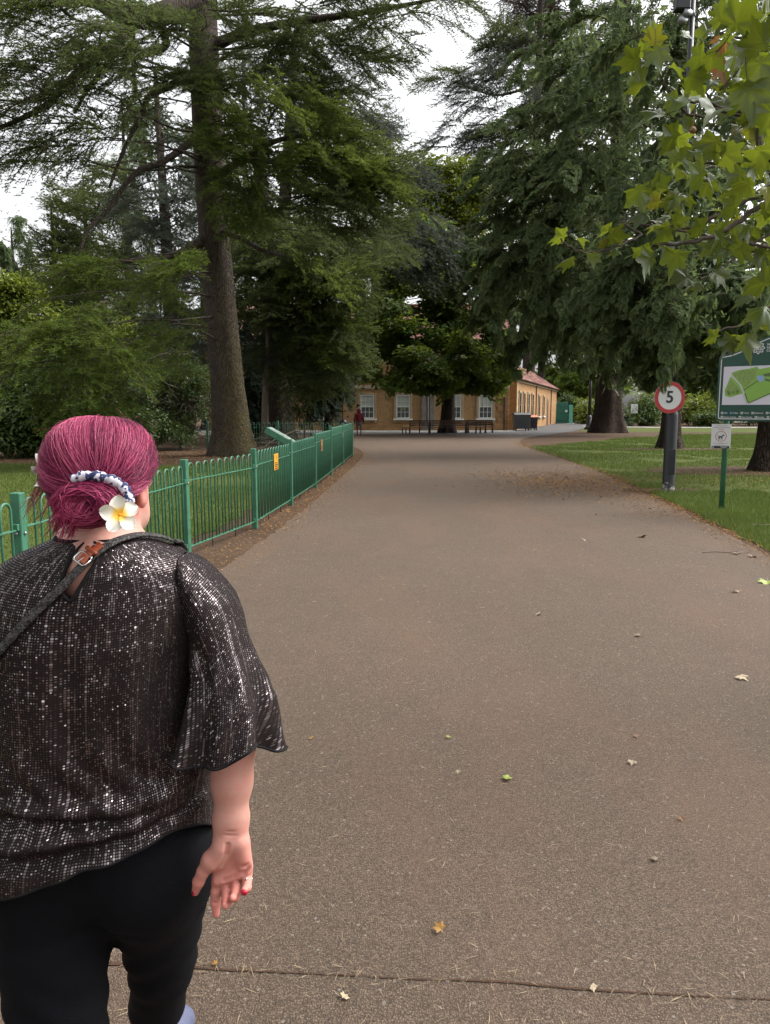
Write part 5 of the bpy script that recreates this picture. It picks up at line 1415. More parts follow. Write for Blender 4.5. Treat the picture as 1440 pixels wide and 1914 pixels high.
# ---- left background ------------------------------------------------------
for i, (px, Y, top, w, kd, lab) in enumerate(((255, 62, 175, 48, 'weep', 'tall slender weeping cypress rising behind the left cedar limb'), (180, 58, 330, 70, 'cedar', 'dark conifer between the weeping cypress and the pale spire'),
        (45, 66, 425, 40, 'weep', 'small dark spire shaped conifer against the sky at the far left'), (8, 62, 470, 40, 'cyp', 'pale green conifer at the left edge below the sky'), (120, 52, 380, 55, 'cedar', 'dark layered conifer right of the small spire'),
        (390, 68, 120, 80, 'cedar', 'tall dark conifer partly hidden by the straight cedar trunk'), (470, 74, 60, 90, 'cyp', 'tall green conifer filling the gap right of the straight cedar trunk'))):
    zt = at(px, top, Y)[2]; lob = []
    for k in range(5):
        f = k/4; py = top+(760-top)*(f*.86+.03); lob.append((px, py, Y-1-2*f, w*(.25+.85*f), (760-top)*.12, 9 if k < 2 else 14))
    tree('conifer_tree', lab, XY(px, Y), [np.array([XY(px, Y)[0], Y, zt*k/5]) for k in range(6)], [.5, .42, .34, .25, .15, .05], lob, bark='bark_dark', kind=kd, seed=30+i, scale=2.1, pitch=(-.6, 0), fill=16, fillcol='cypress' if kd != 'cedar' else 'cedar', fill_size=.14, group='background conifers on the left')
# ---- shrubs on the left ---------------------------------------------------
tree('laurel_shrub', 'dark glossy laurel mass behind the woman at the left edge', XY(60, 27), up(60, 27, 690), [.12, .11, .1, .08, .06, .04],
     [(30, 800, 26.5, 70, 65, 34), (120, 780, 27, 80, 80, 36), (220, 760, 28, 80, 85, 34), (60, 720, 28, 100, 50, 26), (10, 850, 26, 40, 25, 10)], bark='bark_dark', kind='laurel', seed=41, scale=1.0, pitch=(-.4, .3), fill=40, fillcol='laurel', fill_size=.3, cat='shrub', flare=.1)
tree('magnolia_shrub', 'bright yellow green shrub at the left edge under the cedar limb', XY(25, 36), up(25, 36, 540), [.12, .11, .1, .08, .06, .04],
     [(25, 570, 35.5, 55, 50, 24), (20, 640, 35, 50, 40, 14), (80, 600, 36, 40, 50, 10)], bark='bark_dark', kind='yellow', seed=42, scale=1.1, pitch=(-.3, .3), fill=24, fillcol='laurel', cat='shrub', flare=.1)
tree('magnolia_shrub', 'yellow green shrub between the low cedar bough and the bare tangle', XY(225, 33), up(225, 33, 600), [.12, .11, .1, .08, .06, .04],
     [(225, 645, 32.5, 45, 45, 18, 'yellow', .8), (210, 700, 32.5, 60, 40, 16, 'laurel'), (250, 720, 32, 50, 50, 14, 'laurel')], bark='bark_dark', kind='yellow', seed=43, scale=1.1, pitch=(-.3, .3), fill=24, fillcol='laurel', cat='shrub', flare=.1)
tree('rhododendron_shrub', 'leggy shrub with tangled bare grey stems left of the straight cedar trunk', XY(340, 33), up(340, 33, 700), [.10, .09, .08, .06, .05, .03],
     [(345, 780, 32, 55, 60, 9, 'bare', 1.0, (-.3, .6)), (340, 760, 32.5, 60, 70, 26, 'laurel', .75), (320, 810, 31, 45, 35, 12, 'laurel', .7), (300, 700, 33, 40, 50, 5, 'laurel', .8), (305, 690, 33, 30, 40, 3, 'bare', 1.0, (-.3, .6)), (360, 730, 32, 40, 60, 14, 'laurel', .8), (370, 720, 33, 30, 60, 3, 'bare', 1.0, (-.3, .6))],
     bark='deadwood', kind='laurel', seed=44, scale=1.1, pitch=(-.3, .3), fill=34, fillcol='laurel', fill_size=.25, cat='shrub', flare=.1)
tree('laurel_shrub', 'deep green bank of shrubs between the two big left trunks', XY(480, 46), up(480, 46, 660), [.12, .11, .1, .08, .06, .04],
     [(470, 740, 45, 50, 70, 34), (460, 650, 46, 50, 60, 20), (500, 780, 44, 35, 30, 12), (440, 800, 43, 30, 30, 8)], bark='bark_dark', kind='yew', seed=45, scale=1.5, pitch=(-.4, .2), fill=44, fillcol='yew', fill_size=.3, cat='shrub', flare=.1)
# pale thin trunk near the lectern
q = trunk_mesh([np.array([0, 0, 0]), np.array([.05, 0, 2.2]), np.array([.25, 0, 4.5]), np.array([.3, .1, 7])], [.20, .16, .15, .12], 47, 16, .12, .3)
bt = thing('birch_tree', 'thin pale ivy wrapped trunk close left of the second cedar trunk', 'tree', tuple(XY(496, 38)))
q.build('trunk', M['deadwood'], bt, smooth=True)
# brushwood pile behind the railings
br = thing('brushwood_pile', 'low heap of dead brown branches behind the slanted board', 'branches', tuple(XY(480, 30)))
for k in range(30):
    q = MB(); a = rng.uniform(0, PI); c = np.array([rng.normal(0, 1.0), rng.normal(0, .6), rng.uniform(.05, .55)]); d = np.array([math.cos(a), math.sin(a), rng.normal(0, .25)])*rng.uniform(.4, 1.1)
    q.tube([c-d, c+rng.normal(0, .08, 3), c+d], [.03, .035, .015], 5); q.build('branch', M['twig' if k % 3 else 'deadwood'], br)
# ---- far right: hedges and shrubs beyond the lawn -------------------------
for i, (px, py, Y, rx, ry, n, kd, lab) in enumerate(((1065, 768, 104, 28, 26, 16, 'laurel', 'rounded green bush just right of the green gate'), (1098, 778, 96, 16, 18, 10, 'yellow', 'small clipped bush left of the far lamp post'), (1205, 772, 84, 32, 26, 20, 'laurel', 'grey green bush with a small white notice beyond the widest trunk'),
        (1222, 758, 92, 26, 22, 14, 'yellow', 'bright yellow green bush behind the speed sign post'), (1310, 770, 86, 48, 20, 26, 'yellow', 'long low bright hedge right of the speed sign'), (1400, 762, 86, 60, 26, 26, 'laurel', 'dark hedge behind the dog notice'), (1175, 790, 82, 22, 8, 8, 'yew', 'low dark bush at the far lawn edge'), (1330, 790, 80, 36, 9, 10, 'laurel', 'low dark hedge base beyond the right lawn'))):
    tree('garden_bush', lab, XY(px, Y), up(px, Y, py), [.1, .09, .08, .07, .05, .03], [(px, py, Y, rx, ry, n)], bark='bark_dark', kind=kd, seed=60+i, scale=1.9, pitch=(-.3, .4), fill=30, fillcol='laurel' if kd != 'yellow' else 'yellowleaf', fill_size=.3, cat='bush', flare=.1)
p = at(1186, 764, 82.5); nb = MB(); nb.box((0, 0, 0), (.75, .03, 1.0), bev=.01); nt = thing('notice_board', 'small white notice on a post far off left of the speed sign', 'sign', (p[0], 82.5, 0)); nb.build('plate', M['white'], nt, loc=(0, 0, p[2]))
nb = MB(); nb.tube([(0, .06, 0), (0, .06, p[2]+.4)], .05, 6); nb.build('post', M['galv'], nt)
for i, (px, Y, top, w, kd, lab) in enumerate(((1050, 126, 600, 60, 'maple', 'far broadleaf tree rising right behind the green gate'), (1120, 118, 560, 70, 'maple', 'far broadleaf tree seen beneath the widest cypress'), (1290, 112, 520, 90, 'maple', 'far dark tree beyond the long low hedge'), (1440, 108, 480, 100, 'maple', 'far dark tree beyond the hedge at the right edge'))):
    tree('far_tree', lab, XY(px, Y), up(px, Y, top), [.5, .45, .4, .3, .2, .1], [(px, 640, Y, w, 90, 26), (px, 720, Y-2, w, 30, 16)], bark='bark_dark', kind=kd, seed=80+i, scale=3.2, pitch=(-.3, .3), fill=30, fillcol='maple', fill_size=.3)
for i, (px, Y, rx) in enumerate(((30, 80, 120), (160, 84, 110), (300, 86, 110), (430, 84, 80))):
    tree('far_tree', ['far dark tree low behind the laurels at the left edge', 'far dark tree low behind the woman\'s head', 'far dark tree low behind the bare tangle', 'far dark tree low between the two big left trunks'][i], XY(px, Y), up(px, Y, 560), [.5, .45, .4, .3, .2, .1], [(px, 680, Y, rx, 90, 30)], bark='bark_dark', kind='yew', seed=90+i, scale=3.6, pitch=(-.3, .3), fill=30, fillcol='yew', fill_size=.35)
# ------------------------------------------------------------------ the woman
PY = 1.28
pf = at(187, 1600, PY)
woman = thing('person', 'woman with magenta hair in a low bun, black sequin blouse and dark leggings', 'person', (pf[0], PY, 0))
WL_ = np.array([pf[0], PY, 0.0])
def wbuild(q, name, mats, parent=None, smooth=True, **k):
    return q.build(name, mats, parent or woman, smooth=smooth, loc=(-WL_ if parent is None else (0, 0, 0)), **k)

# --- blouse -----------------------------------------------------------------
rows = np.array([   # py, left, right, half depth, centre Y   (outline at the centre plane)
    (1001, 112, 262, .064, 1.268), (1007, 98, 277, .074, 1.268), (1016, 78, 300, .086, 1.27), (1030, 44, 336, .100, 1.272), (1052, 8, 362, .114, 1.275), (1080, -24, 380, .124, 1.278),
    (1115, -40, 388, .133, 1.28), (1175, -46, 392, .145, 1.285), (1250, -36, 386, .152, 1.29), (1340, -30, 386, .155, 1.295), (1420, -32, 391, .158, 1.30), (1490, -38, 398, .172, 1.305), (1560, -42, 405, .190, 1.31), (1640, -36, 404, .198, 1.31), (1740, -30, 398, .198, 1.31)], float)
NT_, NR = 420, 330
def row_at(py): return [np.interp(py, rows[:, 0], rows[:, k]) for k in range(1, 5)]
th = np.arange(NT_)*2*PI/NT_
# the hem hangs lower at the left and rises over her right hip; solved at the height each point has in the place
_ct, _st = np.cos(th), np.sin(th); _cx = np.sign(_ct)*np.abs(_ct)**.86; _sy = np.sign(_st)*np.abs(_st)**.86
_xp = 181+223*_cx; _hp = np.interp(_xp, [-40, 20, 100, 200, 300, 400], [1690, 1697, 1688, 1655, 1604, 1540])+2.5*np.sin(_xp*.05)
_Yb = 1.31+.196*np.minimum(_sy, 0); HEM = np.array([(lambda z: CY+FPX*math.tan(math.atan((CAMZ-z)/1.31)-PITCH))(at(x, y, yb)[2]) for x, y, yb in zip(_xp, _hp, _Yb)])
def blouse_grid():
    G = np.zeros((NR, NT_, 3)); PYs = np.zeros((NR, NT_))
    top = 1001
    for i in range(NR):
        f = i/(NR-1)
        # hem rises towards her right hip
        hem = HEM
        py = top+(hem-top)*(f**1.12*.75+.25*f)
        c = np.array([row_at(p) for p in np.unique(py.round(1))]) if False else None
        L = np.interp(py, rows[:, 0], rows[:, 1]); R = np.interp(py, rows[:, 0], rows[:, 2]); D = np.interp(py, rows[:, 0], rows[:, 3]); YC = np.interp(py, rows[:, 0], rows[:, 4])
        ct = np.cos(th); st = np.sin(th); e = .86
        cx = np.sign(ct)*np.abs(ct)**e; sy = np.sign(st)*np.abs(st)**e
        px = (L+R)/2+(R-L)/2*cx
        for j in range(NT_):
            pass
        d = np.stack([(px-CX), FPX*math.cos(PITCH)+(CY-py)*math.sin(PITCH), -FPX*math.sin(PITCH)+(CY-py)*math.cos(PITCH)], 1)
        P = np.array([0, 0, CAMZ])+d*(YC/d[:, 1])[:, None]
        P[:, 1] = YC+D*sy
        # cloth folds: soft drape, two waist folds, pull from the armpit, small crumples
        u = (px-187)/200.0; bk = np.clip(-st, 0, 1)**.5
        def fold(c0, amp, wdt): return amp*np.exp(-((py-c0)/wdt)**2)
        dsp = fold(1432-18*u+10*np.sin(u*3), .012, 13)-fold(1452-16*u+10*np.sin(u*3), .010, 11)
        dsp += fold(1478-26*u-14*u*u, .013, 12)-fold(1502-30*u-16*u*u, .012, 12)*(u > -1.2)
        dsp += fold(1400+22*np.sin(u*2.2+1), .006, 10)*np.clip(u+.2, 0, 1)
        dsp += fold(1530-60*u, .007, 18)*np.clip(.5+u, 0, 1)
        dsp += .006*np.sin((px*.035+py*.012)+2*np.sin(py*.012))*np.interp(py, [1090, 1250, 1650], [.15, .6, 1])
        dsp += .0035*np.sin(px*.09-py*.05+3*np.sin(py*.02))*np.interp(py, [1150, 1350, 1650], [0, .9, .8])
        dsp += .004*np.sin(9*th+py*.004)*np.interp(py, [1500, 1650], [0, 1])
        dsp += -.007*np.exp(-((px-340+(py-1250)*.25)/26)**2)*np.interp(py, [1120, 1200, 1380, 1440], [0, 1, 1, 0])
        dsp += -.006*np.exp(-((px-187)/30)**2)*np.interp(py, [1080, 1200, 1400], [0, 1, 0])
        n = np.stack([ct*.8, st, 0*st], 1); n /= np.linalg.norm(n, axis=1)[:, None]
        P += n*(dsp*bk)[:, None]
        G[i] = P; PYs[i] = py
    return G
G = blouse_grid()
# texture coordinates in metres: across from the back seam, down along the cloth
per = np.linalg.norm(np.diff(np.concatenate([G, G[:, :1]], 1), axis=1), axis=2).sum(1)
U = np.interp(np.arange(NR), [0, 60, NR-1], [np.percentile(per, 80)]*3)[:, None]*(((th-1.5*PI+PI) % (2*PI))-PI)[None, :]/(2*PI)
Vv = np.zeros((NR, NT_)); Vv[1:] = np.cumsum(np.linalg.norm(np.diff(G, axis=0), axis=2), 0)
Vv = .5*Vv+.5*np.repeat(Vv.mean(1)[:, None], NT_, 1)
# keyhole opening at the back
def proj(P):
    v = np.asarray(P)-np.array([0, 0, CAMZ]); z = v@_f; return np.stack([CX+FPX*v[..., 0]/z, CY-FPX*(v@_u)/z], -1)
scr = proj(G)
KEY = np.array([(158, 1012), (146, 1028), (135, 1052), (127, 1080), (124, 1102), (137, 1123), (148, 1100), (158, 1076), (167, 1056), (172, 1036), (168, 1016)], float); KEY[:, 0] = 147+(KEY[:, 0]-147)*1.5
KEYc = np.array(catmull(np.vstack([KEY, KEY[:1]]), 6))
backm = (G[:, :, 1] < 1.27)
ink = inside(KEYc, scr.reshape(-1, 2)).reshape(NR, NT_) & backm

# sleeves ------------------------------------------------------------------
def sleeve(sgn):
    """flared half sleeve; drawn for her right arm, mirrored about the body axis for the left"""
    NS, NA = 150, 220; f = np.linspace(0, 1, NS)
    tab = np.array([  # py, centre px, half width px, half depth m, Y
        (1034, 346, 3, .010, 1.27), (1040, 349, 14, .040, 1.27), (1052, 356, 24, .058, 1.27), (1068, 364, 34, .068, 1.27), (1090, 375, 46, .074, 1.27), (1115, 387, 54, .078, 1.27), (1155, 400, 56, .078, 1.265), (1205, 414, 56, .075, 1.255), (1250, 426, 63, .078, 1.245), (1300, 431, 76, .086, 1.235), (1350, 430, 82, .090, 1.225), (1400, 428, 89, .096, 1.22), (1440, 428, 92, .100, 1.22)], float)
    a = np.arange(NA)*2*PI/NA; S = np.zeros((NS, NA, 3))
    for i in range(NS):
        hem = 1386+16*np.sin(a*2+2.7)+14*np.sin(3*a+.4)-30*np.exp(-((((a-1.72*PI)+PI) % (2*PI)-PI)/.42)**2)+20*np.clip(np.sin(a), 0, 1)+24*np.exp(-((((a-1.28*PI)+PI) % (2*PI)-PI)/.4)**2)
        py = 1034+(hem-1034)*f[i]**1.15
        c = [np.interp(py, tab[:, 0], tab[:, k]) for k in range(1, 5)]
        fl = f[i]**2.2
        wv = 1+fl*(.17*np.sin(5*a+.9)+.10*np.sin(8*a+2.1))+.03*math.sin(f[i]*14)*np.sin(3*a+f[i]*6)*(1-fl)
        pinch = -.10*math.exp(-((f[i]-.47)/.06)**2)*np.clip(np.sin(a*2+.3), 0, 1)
        px = c[0]+c[1]*(wv+pinch)*np.cos(a)
        d = np.stack([px-CX, FPX*math.cos(PITCH)+(CY-py)*math.sin(PITCH), -FPX*math.sin(PITCH)+(CY-py)*math.cos(PITCH)], 1)
        P = np.array([0, 0, CAMZ])+d*(c[3]/d[:, 1])[:, None]; P[:, 1] = c[3]+c[2]*(wv+pinch)*np.sin(a)
        P += np.array([0, -1, 0])*(.004*np.sin(px*.11+py*.05)*np.clip(f[i]*2-.5, 0, 1))[:, None]
        S[i] = P
    return S, a, f
S1, sa, sf = sleeve(1)
mx = pf[0]-.012
S2 = S1.copy(); S2[:, :, 0] = 2*mx-S2[:, :, 0]
q = MB(); uvs = []
idx = np.arange(NR*NT_).reshape(NR, NT_)
Q = np.stack([idx[:-1], np.roll(idx, -1, 1)[:-1], np.roll(idx, -1, 1)[1:], idx[1:]], -1)
keep = ~(ink[:-1] & np.roll(ink, -1, 1)[:-1] & np.roll(ink, -1, 1)[1:] & ink[1:])
q.add(G.reshape(-1, 3), Q=Q[keep][:, ::-1]); uvs.append(np.stack([U, -Vv], -1).reshape(-1, 2))
for S in (S1, S2):
    q.grid(S); q.T; NA = len(sa)
    # close the seam of the grid
    ii = np.arange(S.shape[0]-1); off = q.n-S.shape[0]*NA
    q.Q.append(np.stack([off+ii*NA+NA-1, off+ii*NA, off+(ii+1)*NA, off+(ii+1)*NA+NA-1], 1)); q.QM.append(np.zeros(len(ii), int))
    L_ = np.zeros(S.shape[:2]); L_[1:] = np.cumsum(np.linalg.norm(np.diff(S, axis=0), axis=2), 0)
    uu = np.repeat((sa*.085)[None, :], S.shape[0], 0)*(.75+.45*sf[:, None]**1.5)
    tw = .55; uvs.append(np.stack([uu*math.cos(tw)-L_*math.sin(tw)+3, -(uu*math.sin(tw)+L_*math.cos(tw))], -1).reshape(-1, 2))
def with_uv(o, uv):
    me = o.data; ul = me.uv_layers.new(name='UVMap'); li = np.zeros(len(me.loops), np.int32); me.loops.foreach_get('vertex_index', li)
    ul.data.foreach_set('uv', np.asarray(uv, np.float32)[li].ravel()); return o
blouse = with_uv(wbuild(q, 'sequin_blouse', M['sequin']), np.vstack(uvs))
BVB = BVHTree.FromPolygons([tuple(v) for v in np.vstack(q.V)], [tuple(int(i) for i in f) for f in np.vstack(q.Q)])
def hit(bvh, px, py, off=0.0):
    d = Vector(ray(px, py)).normalized(); h = bvh.ray_cast(Vector((0, 0, CAMZ)), d)
    if h[0] is None: return None, None
    n = h[1] if h[1].dot(d) < 0 else -h[1]
    return np.array(h[0]+n*off), np.array(n)
# keyhole edge and neck binding: thin dark rolled trims
full = BVHTree.FromPolygons([tuple(v) for v in G.reshape(-1, 3)], [tuple(int(i) for i in f) for f in Q.reshape(-1, 4)])
pts = [hit(full, x, y, .0005)[0] for x, y in KEYc]; pts = [p for p in pts if p is not None]
t = MB(); t.tube(np.array(pts), .0033, 6); wbuild(t, 'keyhole_trim', M['trim'], blouse)
t = MB(); t.tube(np.vstack([G[0], G[0, :1]]), .0035, 6); wbuild(t, 'neck_binding', M['trim'], blouse)
t = MB(); p_, n_ = hit(full, 158, 1011, .003); t.lathe([(.0045, 0), (.0045, .003), (.001, .005)], 10); wbuild(t, 'button', M['leather'], blouse).location = p_
t = MB(); hm = G[-1]; t.tube(np.vstack([hm, hm[:1]]), .0022, 5); wbuild(t, 'hem', M['trim'], blouse)
for S in (S1, S2):
    t = MB(); t.tube(np.vstack([S[-1], S[-1, :1]]), .0024, 5); wbuild(t, 'cuff_hem', M['trim'], blouse)

# --- body: head, neck, back, arms, hands ------------------------------------
HC = at(187, 885, 1.315)
def Hc(dx, dy, dz): return HC+np.array([dx, dy, dz])
NK = at(187, 1000, 1.275)
mirror = lambda p: np.array([2*mx-p[0], p[1], p[2]])
KB, _kn = hit(full, 146, 1072)
def head_body(P):
    d = ell_sdf(P, Hc(0, .016, .004), (.070, .086, .086))
    d = smin(d, ell_sdf(P, Hc(.004, .055, -.055), (.058, .062, .075)), .03)          # jaw and face
    d = smin(d, cap_sdf(P, Hc(.035, .06, -.085), Hc(.0, .10, -.105), .024, .022), .025)
    d = smin(d, cap_sdf(P, Hc(-.030, .06, -.085), Hc(.0, .10, -.105), .024, .022), .025)
    d = smin(d, cap_sdf(P, Hc(.004, .108, .01), Hc(.004, .128, -.022), .009, .012), .015)   # nose
    d = smin(d, cap_sdf(P, Hc(-.018, .108, -.062), Hc(.024, .108, -.062), .008, .008), .01)  # lips
    for sx in (-.032, .036):
        d = smax(d, -ell_sdf(P, Hc(sx, .103, .005), (.017, .014, .012)), .012)
        d = np.minimum(d, ell_sdf(P, Hc(sx, .088, .004), (.013, .013, .012)))
    d = smin(d, cap_sdf(P, Hc(.0, .0, -.06), NK+np.array([0, -.002, -.03]), .056, .066), .03)   # neck
    d = smin(d, cap_sdf(P, NK+np.array([-.05, .0, -.045]), NK+np.array([-.15, .01, -.12]), .036, .036), .04)
    d = smin(d, cap_sdf(P, NK+np.array([.05, .0, -.045]), NK+np.array([.13, .01, -.12]), .036, .036), .04)
    d = smin(d, ell_sdf(P, NK+np.array([0, .015, -.25]), (.15, .088, .22)), .05)
    d = smin(d, ell_sdf(P, KB+np.array([.004, .0965, -.014]), (.075, .0945, .075)), .02)
    for sx, x in ((1, .0755), (-1, -.0755)):      # ears
        e = Hc(x, -.012, -.030)
        ear = ell_sdf(P, e, (.011, .019, .031)); ear = smax(ear, -ell_sdf(P, e+np.array([sx*.010, -.004, .003]), (.007, .010, .017)), .004)
        d = smin(d, ear, .006)
    return d
Vh, Qh = surfnet(head_body, HC-np.array([.24, .15, .50]), HC+np.array([.24, .16, .14]), .0042)
tn_h = np.full(len(Vh), .22)
ed = np.linalg.norm((Vh-Hc(.078, -.012, -.04))/np.array([.02, .03, .035]), axis=1); tn_h = np.where(ed < 1.3, .95, tn_h)
tn_h = np.clip(tn_h+.12*vnoise(Vh, 22, 3)+np.where(Vh[:, 2] < NK[2]+.03, -.08, 0), 0, 1)

YH = 1.215
def hp(x, y, dy=0.0): return at(340+x/5.314, 1370+y/5.314, YH+dy)     # hand landmarks
pm = .000935/1.0
ELB = at(437, 1340, 1.25)
WR = hp(488, 1015, .0); IM, MM, RM, LM_ = hp(362, 1480, .004), hp(455, 1500, .006), hp(555, 1455, .006), hp(645, 1390, .002)
def hand(P):
    d = cap_sdf(P, ELB, at(434, 1462, 1.235), .046, .0345)
    d = smin(d, cap_sdf(P, at(434, 1462, 1.235), at(432, 1530, 1.222), .0345, .0265), .012)
    d = smin(d, cap_sdf(P, at(424, 1530, 1.222), hp(440, 1015), .0235, .0215), .014)
    d = smin(d, cap_sdf(P, at(441, 1530, 1.222), hp(540, 1015), .0235, .0205), .014)
    for a, b, r0, r1 in ((hp(420, 1060), IM, .0165, .0118), (hp(470, 1050), MM, .0165, .0118), (hp(520, 1050), RM, .0160, .0112), (hp(560, 1050), LM_, .0155, .0104)):
        d = smin(d, cap_sdf(P, a, b, r0, r1), .010)
    d = smin(d, cap_sdf(P, hp(440, 1090, -.010), hp(300, 1260, -.012), .0165, .0165), .009)       # ball of the thumb
    d = smin(d, cap_sdf(P, hp(405, 1150, -.014), hp(350, 1290, -.013), .0150, .0125), .009)
    d = smin(d, cap_sdf(P, hp(590, 1110, -.008), hp(640, 1330, -.010), .0150, .0120), .010)       # heel of the hand
    d = smin(d, cap_sdf(P, hp(360, 1470, -.006), hp(640, 1380, -.009), .0080, .0080), .008)       # pads under the fingers
    # thumb
    T = [hp(290, 1265, -.011), hp(212, 1375, -.012), hp(168, 1475, -.010), hp(136, 1578, -.006)]
    d = smin(d, cap_sdf(P, T[0], T[1], .0150, .0108), .009); d = smin(d, cap_sdf(P, T[1], T[2], .0108, .0102), .004); d = smin(d, cap_sdf(P, T[2], T[3], .0102, .0066), .004)
    # index hangs straight, the others curl towards the viewer
    F = [(IM, [hp(345, 1570, -.001), hp(338, 1690, -.004), hp(342, 1800, -.010)], (.0094, .0086, .0080, .0062)),
         (MM, [hp(452, 1585, -.014), hp(446, 1690, -.034), hp(432, 1712, -.052)], (.0092, .0086, .0080, .0064)),
         (RM, [hp(546, 1535, -.016), hp(530, 1630, -.038), hp(506, 1638, -.056)], (.0088, .0082, .0076, .0060)),
         (LM_, [hp(652, 1460, -.014), hp(650, 1535, -.032), hp(622, 1560, -.046)], (.0080, .0074, .0068, .0054))]
    for m, js_, rr in F:
        f = cap_sdf(P, m, js_[0], rr[0]+.001, rr[0]); f = smin(f, cap_sdf(P, js_[0], js_[1], rr[0], rr[1]), .003); f = smin(f, cap_sdf(P, js_[1], js_[2], rr[1], rr[3]), .003)
        d = smin(d, f, .0035)
    # palm lines and wrist creases
    for pl in ([(455, 1120, -.026), (440, 1220, -.027), (395, 1320, -.027), (325, 1405, -.022)], [(322, 1418, -.02), (430, 1390, -.022), (540, 1350, -.022), (680, 1318, -.022)], [(420, 1470, -.016), (520, 1440, -.018), (610, 1395, -.018), (690, 1345, -.018)]):
        for a, b in zip(pl[:-1], pl[1:]): d = smax(d, -cap_sdf(P, hp(*a)+0, hp(*b), .0042, .0042), .004)
    for xx, yy_ in ((346, 1572), (340, 1686)): d = smax(d, -cap_sdf(P, hp(xx-45, yy_, -.0115), hp(xx+45, yy_+4, -.0115), .0016, .0016), .002)
    for a, b in (((450, 985, -.0235), (640, 992, -.0215)), ((430, 1018, -.0235), (620, 1028, -.0215))): d = smax(d, -cap_sdf(P, hp(*a), hp(*b), .0022, .0022), .003)
    return d
lo = np.minimum.reduce([hp(90, 1650), hp(90, 0), hp(90, 1900)])-.02; lo[1] = YH-.09; hi_ = np.array([hp(740, 0)[0]+.03, ELB[1]+.06, ELB[2]+.02]); lo[2] = hp(340, 1880)[2]-.01
Va, Qa = surfnet(hand, lo, hi_, .0016)
ty = proj(Va)[:, 1]; tn_a = np.interp(ty, [1400, 1540, 1575, 1625, 1660, 1715], [.20, .25, .48, .62, .76, .92])+.13*vnoise(Va, 60, 5)
q = MB(); q.add(Vh, Q=Qh, tint=tn_h); q.add(Va, Q=Qa, tint=np.clip(tn_a, 0, 1))
Vm = Va.copy(); Vm[:, 0] = 2*mx-Vm[:, 0]; q.add(Vm, Q=Qa[:, ::-1], tint=np.clip(tn_a, 0, 1))
body = wbuild(q, 'body', M['skin'])
q = MB()
BVA = BVHTree.FromPolygons([tuple(v) for v in Va], [tuple(int(i) for i in f) for f in Qa])
def nail(c, r, rot):
    u, v = np.meshgrid(np.linspace(0, PI, 9), np.linspace(0, 2*PI, 13)[:-1], indexing='ij')
    n = MB(); n.grid(np.stack([np.sin(u)*np.cos(v)*r[0], np.sin(u)*np.sin(v)*r[1], np.cos(u)*r[2]], -1), closed=True)
    o = wbuild(n, 'fingernail', M['nail'], body); o.location = c; o.rotation_euler = rot
nail(hp(118, 1568, -.008), (.0030, .0068, .0095), (0, .18, .3))
nail(hp(618, 1585, -.050), (.0065, .0040, .0058), (0.3, .4, 0))
t = MB(); aa = np.linspace(0, 2*PI, 15); c = hp(651, 1452, -.012)
t.tube(np.stack([c[0]+.0088*np.cos(aa), c[1]+.0088*np.sin(aa), np.full(15, c[2])], 1), .0011, 6)
t.lathe([(.001, -.002), (.0026, 0), (.001, .002)], 8, hp(642, 1450, -.0235)); rg = wbuild(t, 'finger_ring', M['steel'])

# --- leggings and shoes -------------------------------------------------------
HIPS = at(187, 1590, 1.31)
RK, RA = at(303, 1800, 1.42), at(296, 1990, 1.60); RA[2] = .13
LK, LA_ = at(112, 1930, 1.245), np.array([at(112, 1930, 1.245)[0]-.005, 1.03, .17])
RH, LH = at(292, 1600, 1.32), at(88, 1600, 1.30)
def legs(P):
    d = ell_sdf(P, HIPS+np.array([0, .015, .05]), (.195, .150, .17))
    d = smin(d, ell_sdf(P, at(285, 1612, 1.305), (.106, .118, .13)), .05); d = smin(d, ell_sdf(P, at(92, 1612, 1.295), (.106, .120, .13)), .05)
    d = smin(d, cap_sdf(P, RH, RK, .112, .066), .045)
    r = cap_sdf(P, RK, RK*.55+RA*.45+np.array([0, -.018, 0]), .064, .056); r = smin(r, cap_sdf(P, RK*.55+RA*.45+np.array([0, -.018, 0]), RA, .056, .040), .02)
    d = smin(d, r, .02)
    l = cap_sdf(P, LH, LK, .118, .082); l = smin(l, cap_sdf(P, LK, LK*.6+LA_*.4+np.array([0, -.02, 0]), .080, .068), .02); l = smin(l, cap_sdf(P, LK*.6+LA_*.4+np.array([0, -.02, 0]), LA_, .068, .045), .02)
    d = smin(d, l, .022)
    d = smin(d, cap_sdf(P, HIPS+np.array([-.06, .03, .2]), HIPS+np.array([.06, .03, .2]), .14, .14), .05)
    # soft creases behind the knees and under the seat
    d = d+.0034*np.sin(P[..., 2]*88+9*P[..., 0]+9*P[..., 1]+3*np.sin(P[..., 0]*21))*np.clip(1-np.abs(P[..., 2]-.50)/.17, 0, 1)+.002*np.sin(P[..., 2]*40-70*P[..., 0])*np.clip(1-np.abs(P[..., 2]-.72)/.12, 0, 1)
    d = d+.004*np.exp(-((P[..., 2]-.685+.10*np.abs(P[..., 0]-HIPS[0]))/.012)**2)*(P[..., 1] < 1.3)
    return d
V, Q = surfnet(legs, HIPS-np.array([.36, .42, .80]), HIPS+np.array([.36, .42, .42]), .0095)
q = MB(); q.add(V, Q=Q); wbuild(q, 'leggings', M['leggings'])
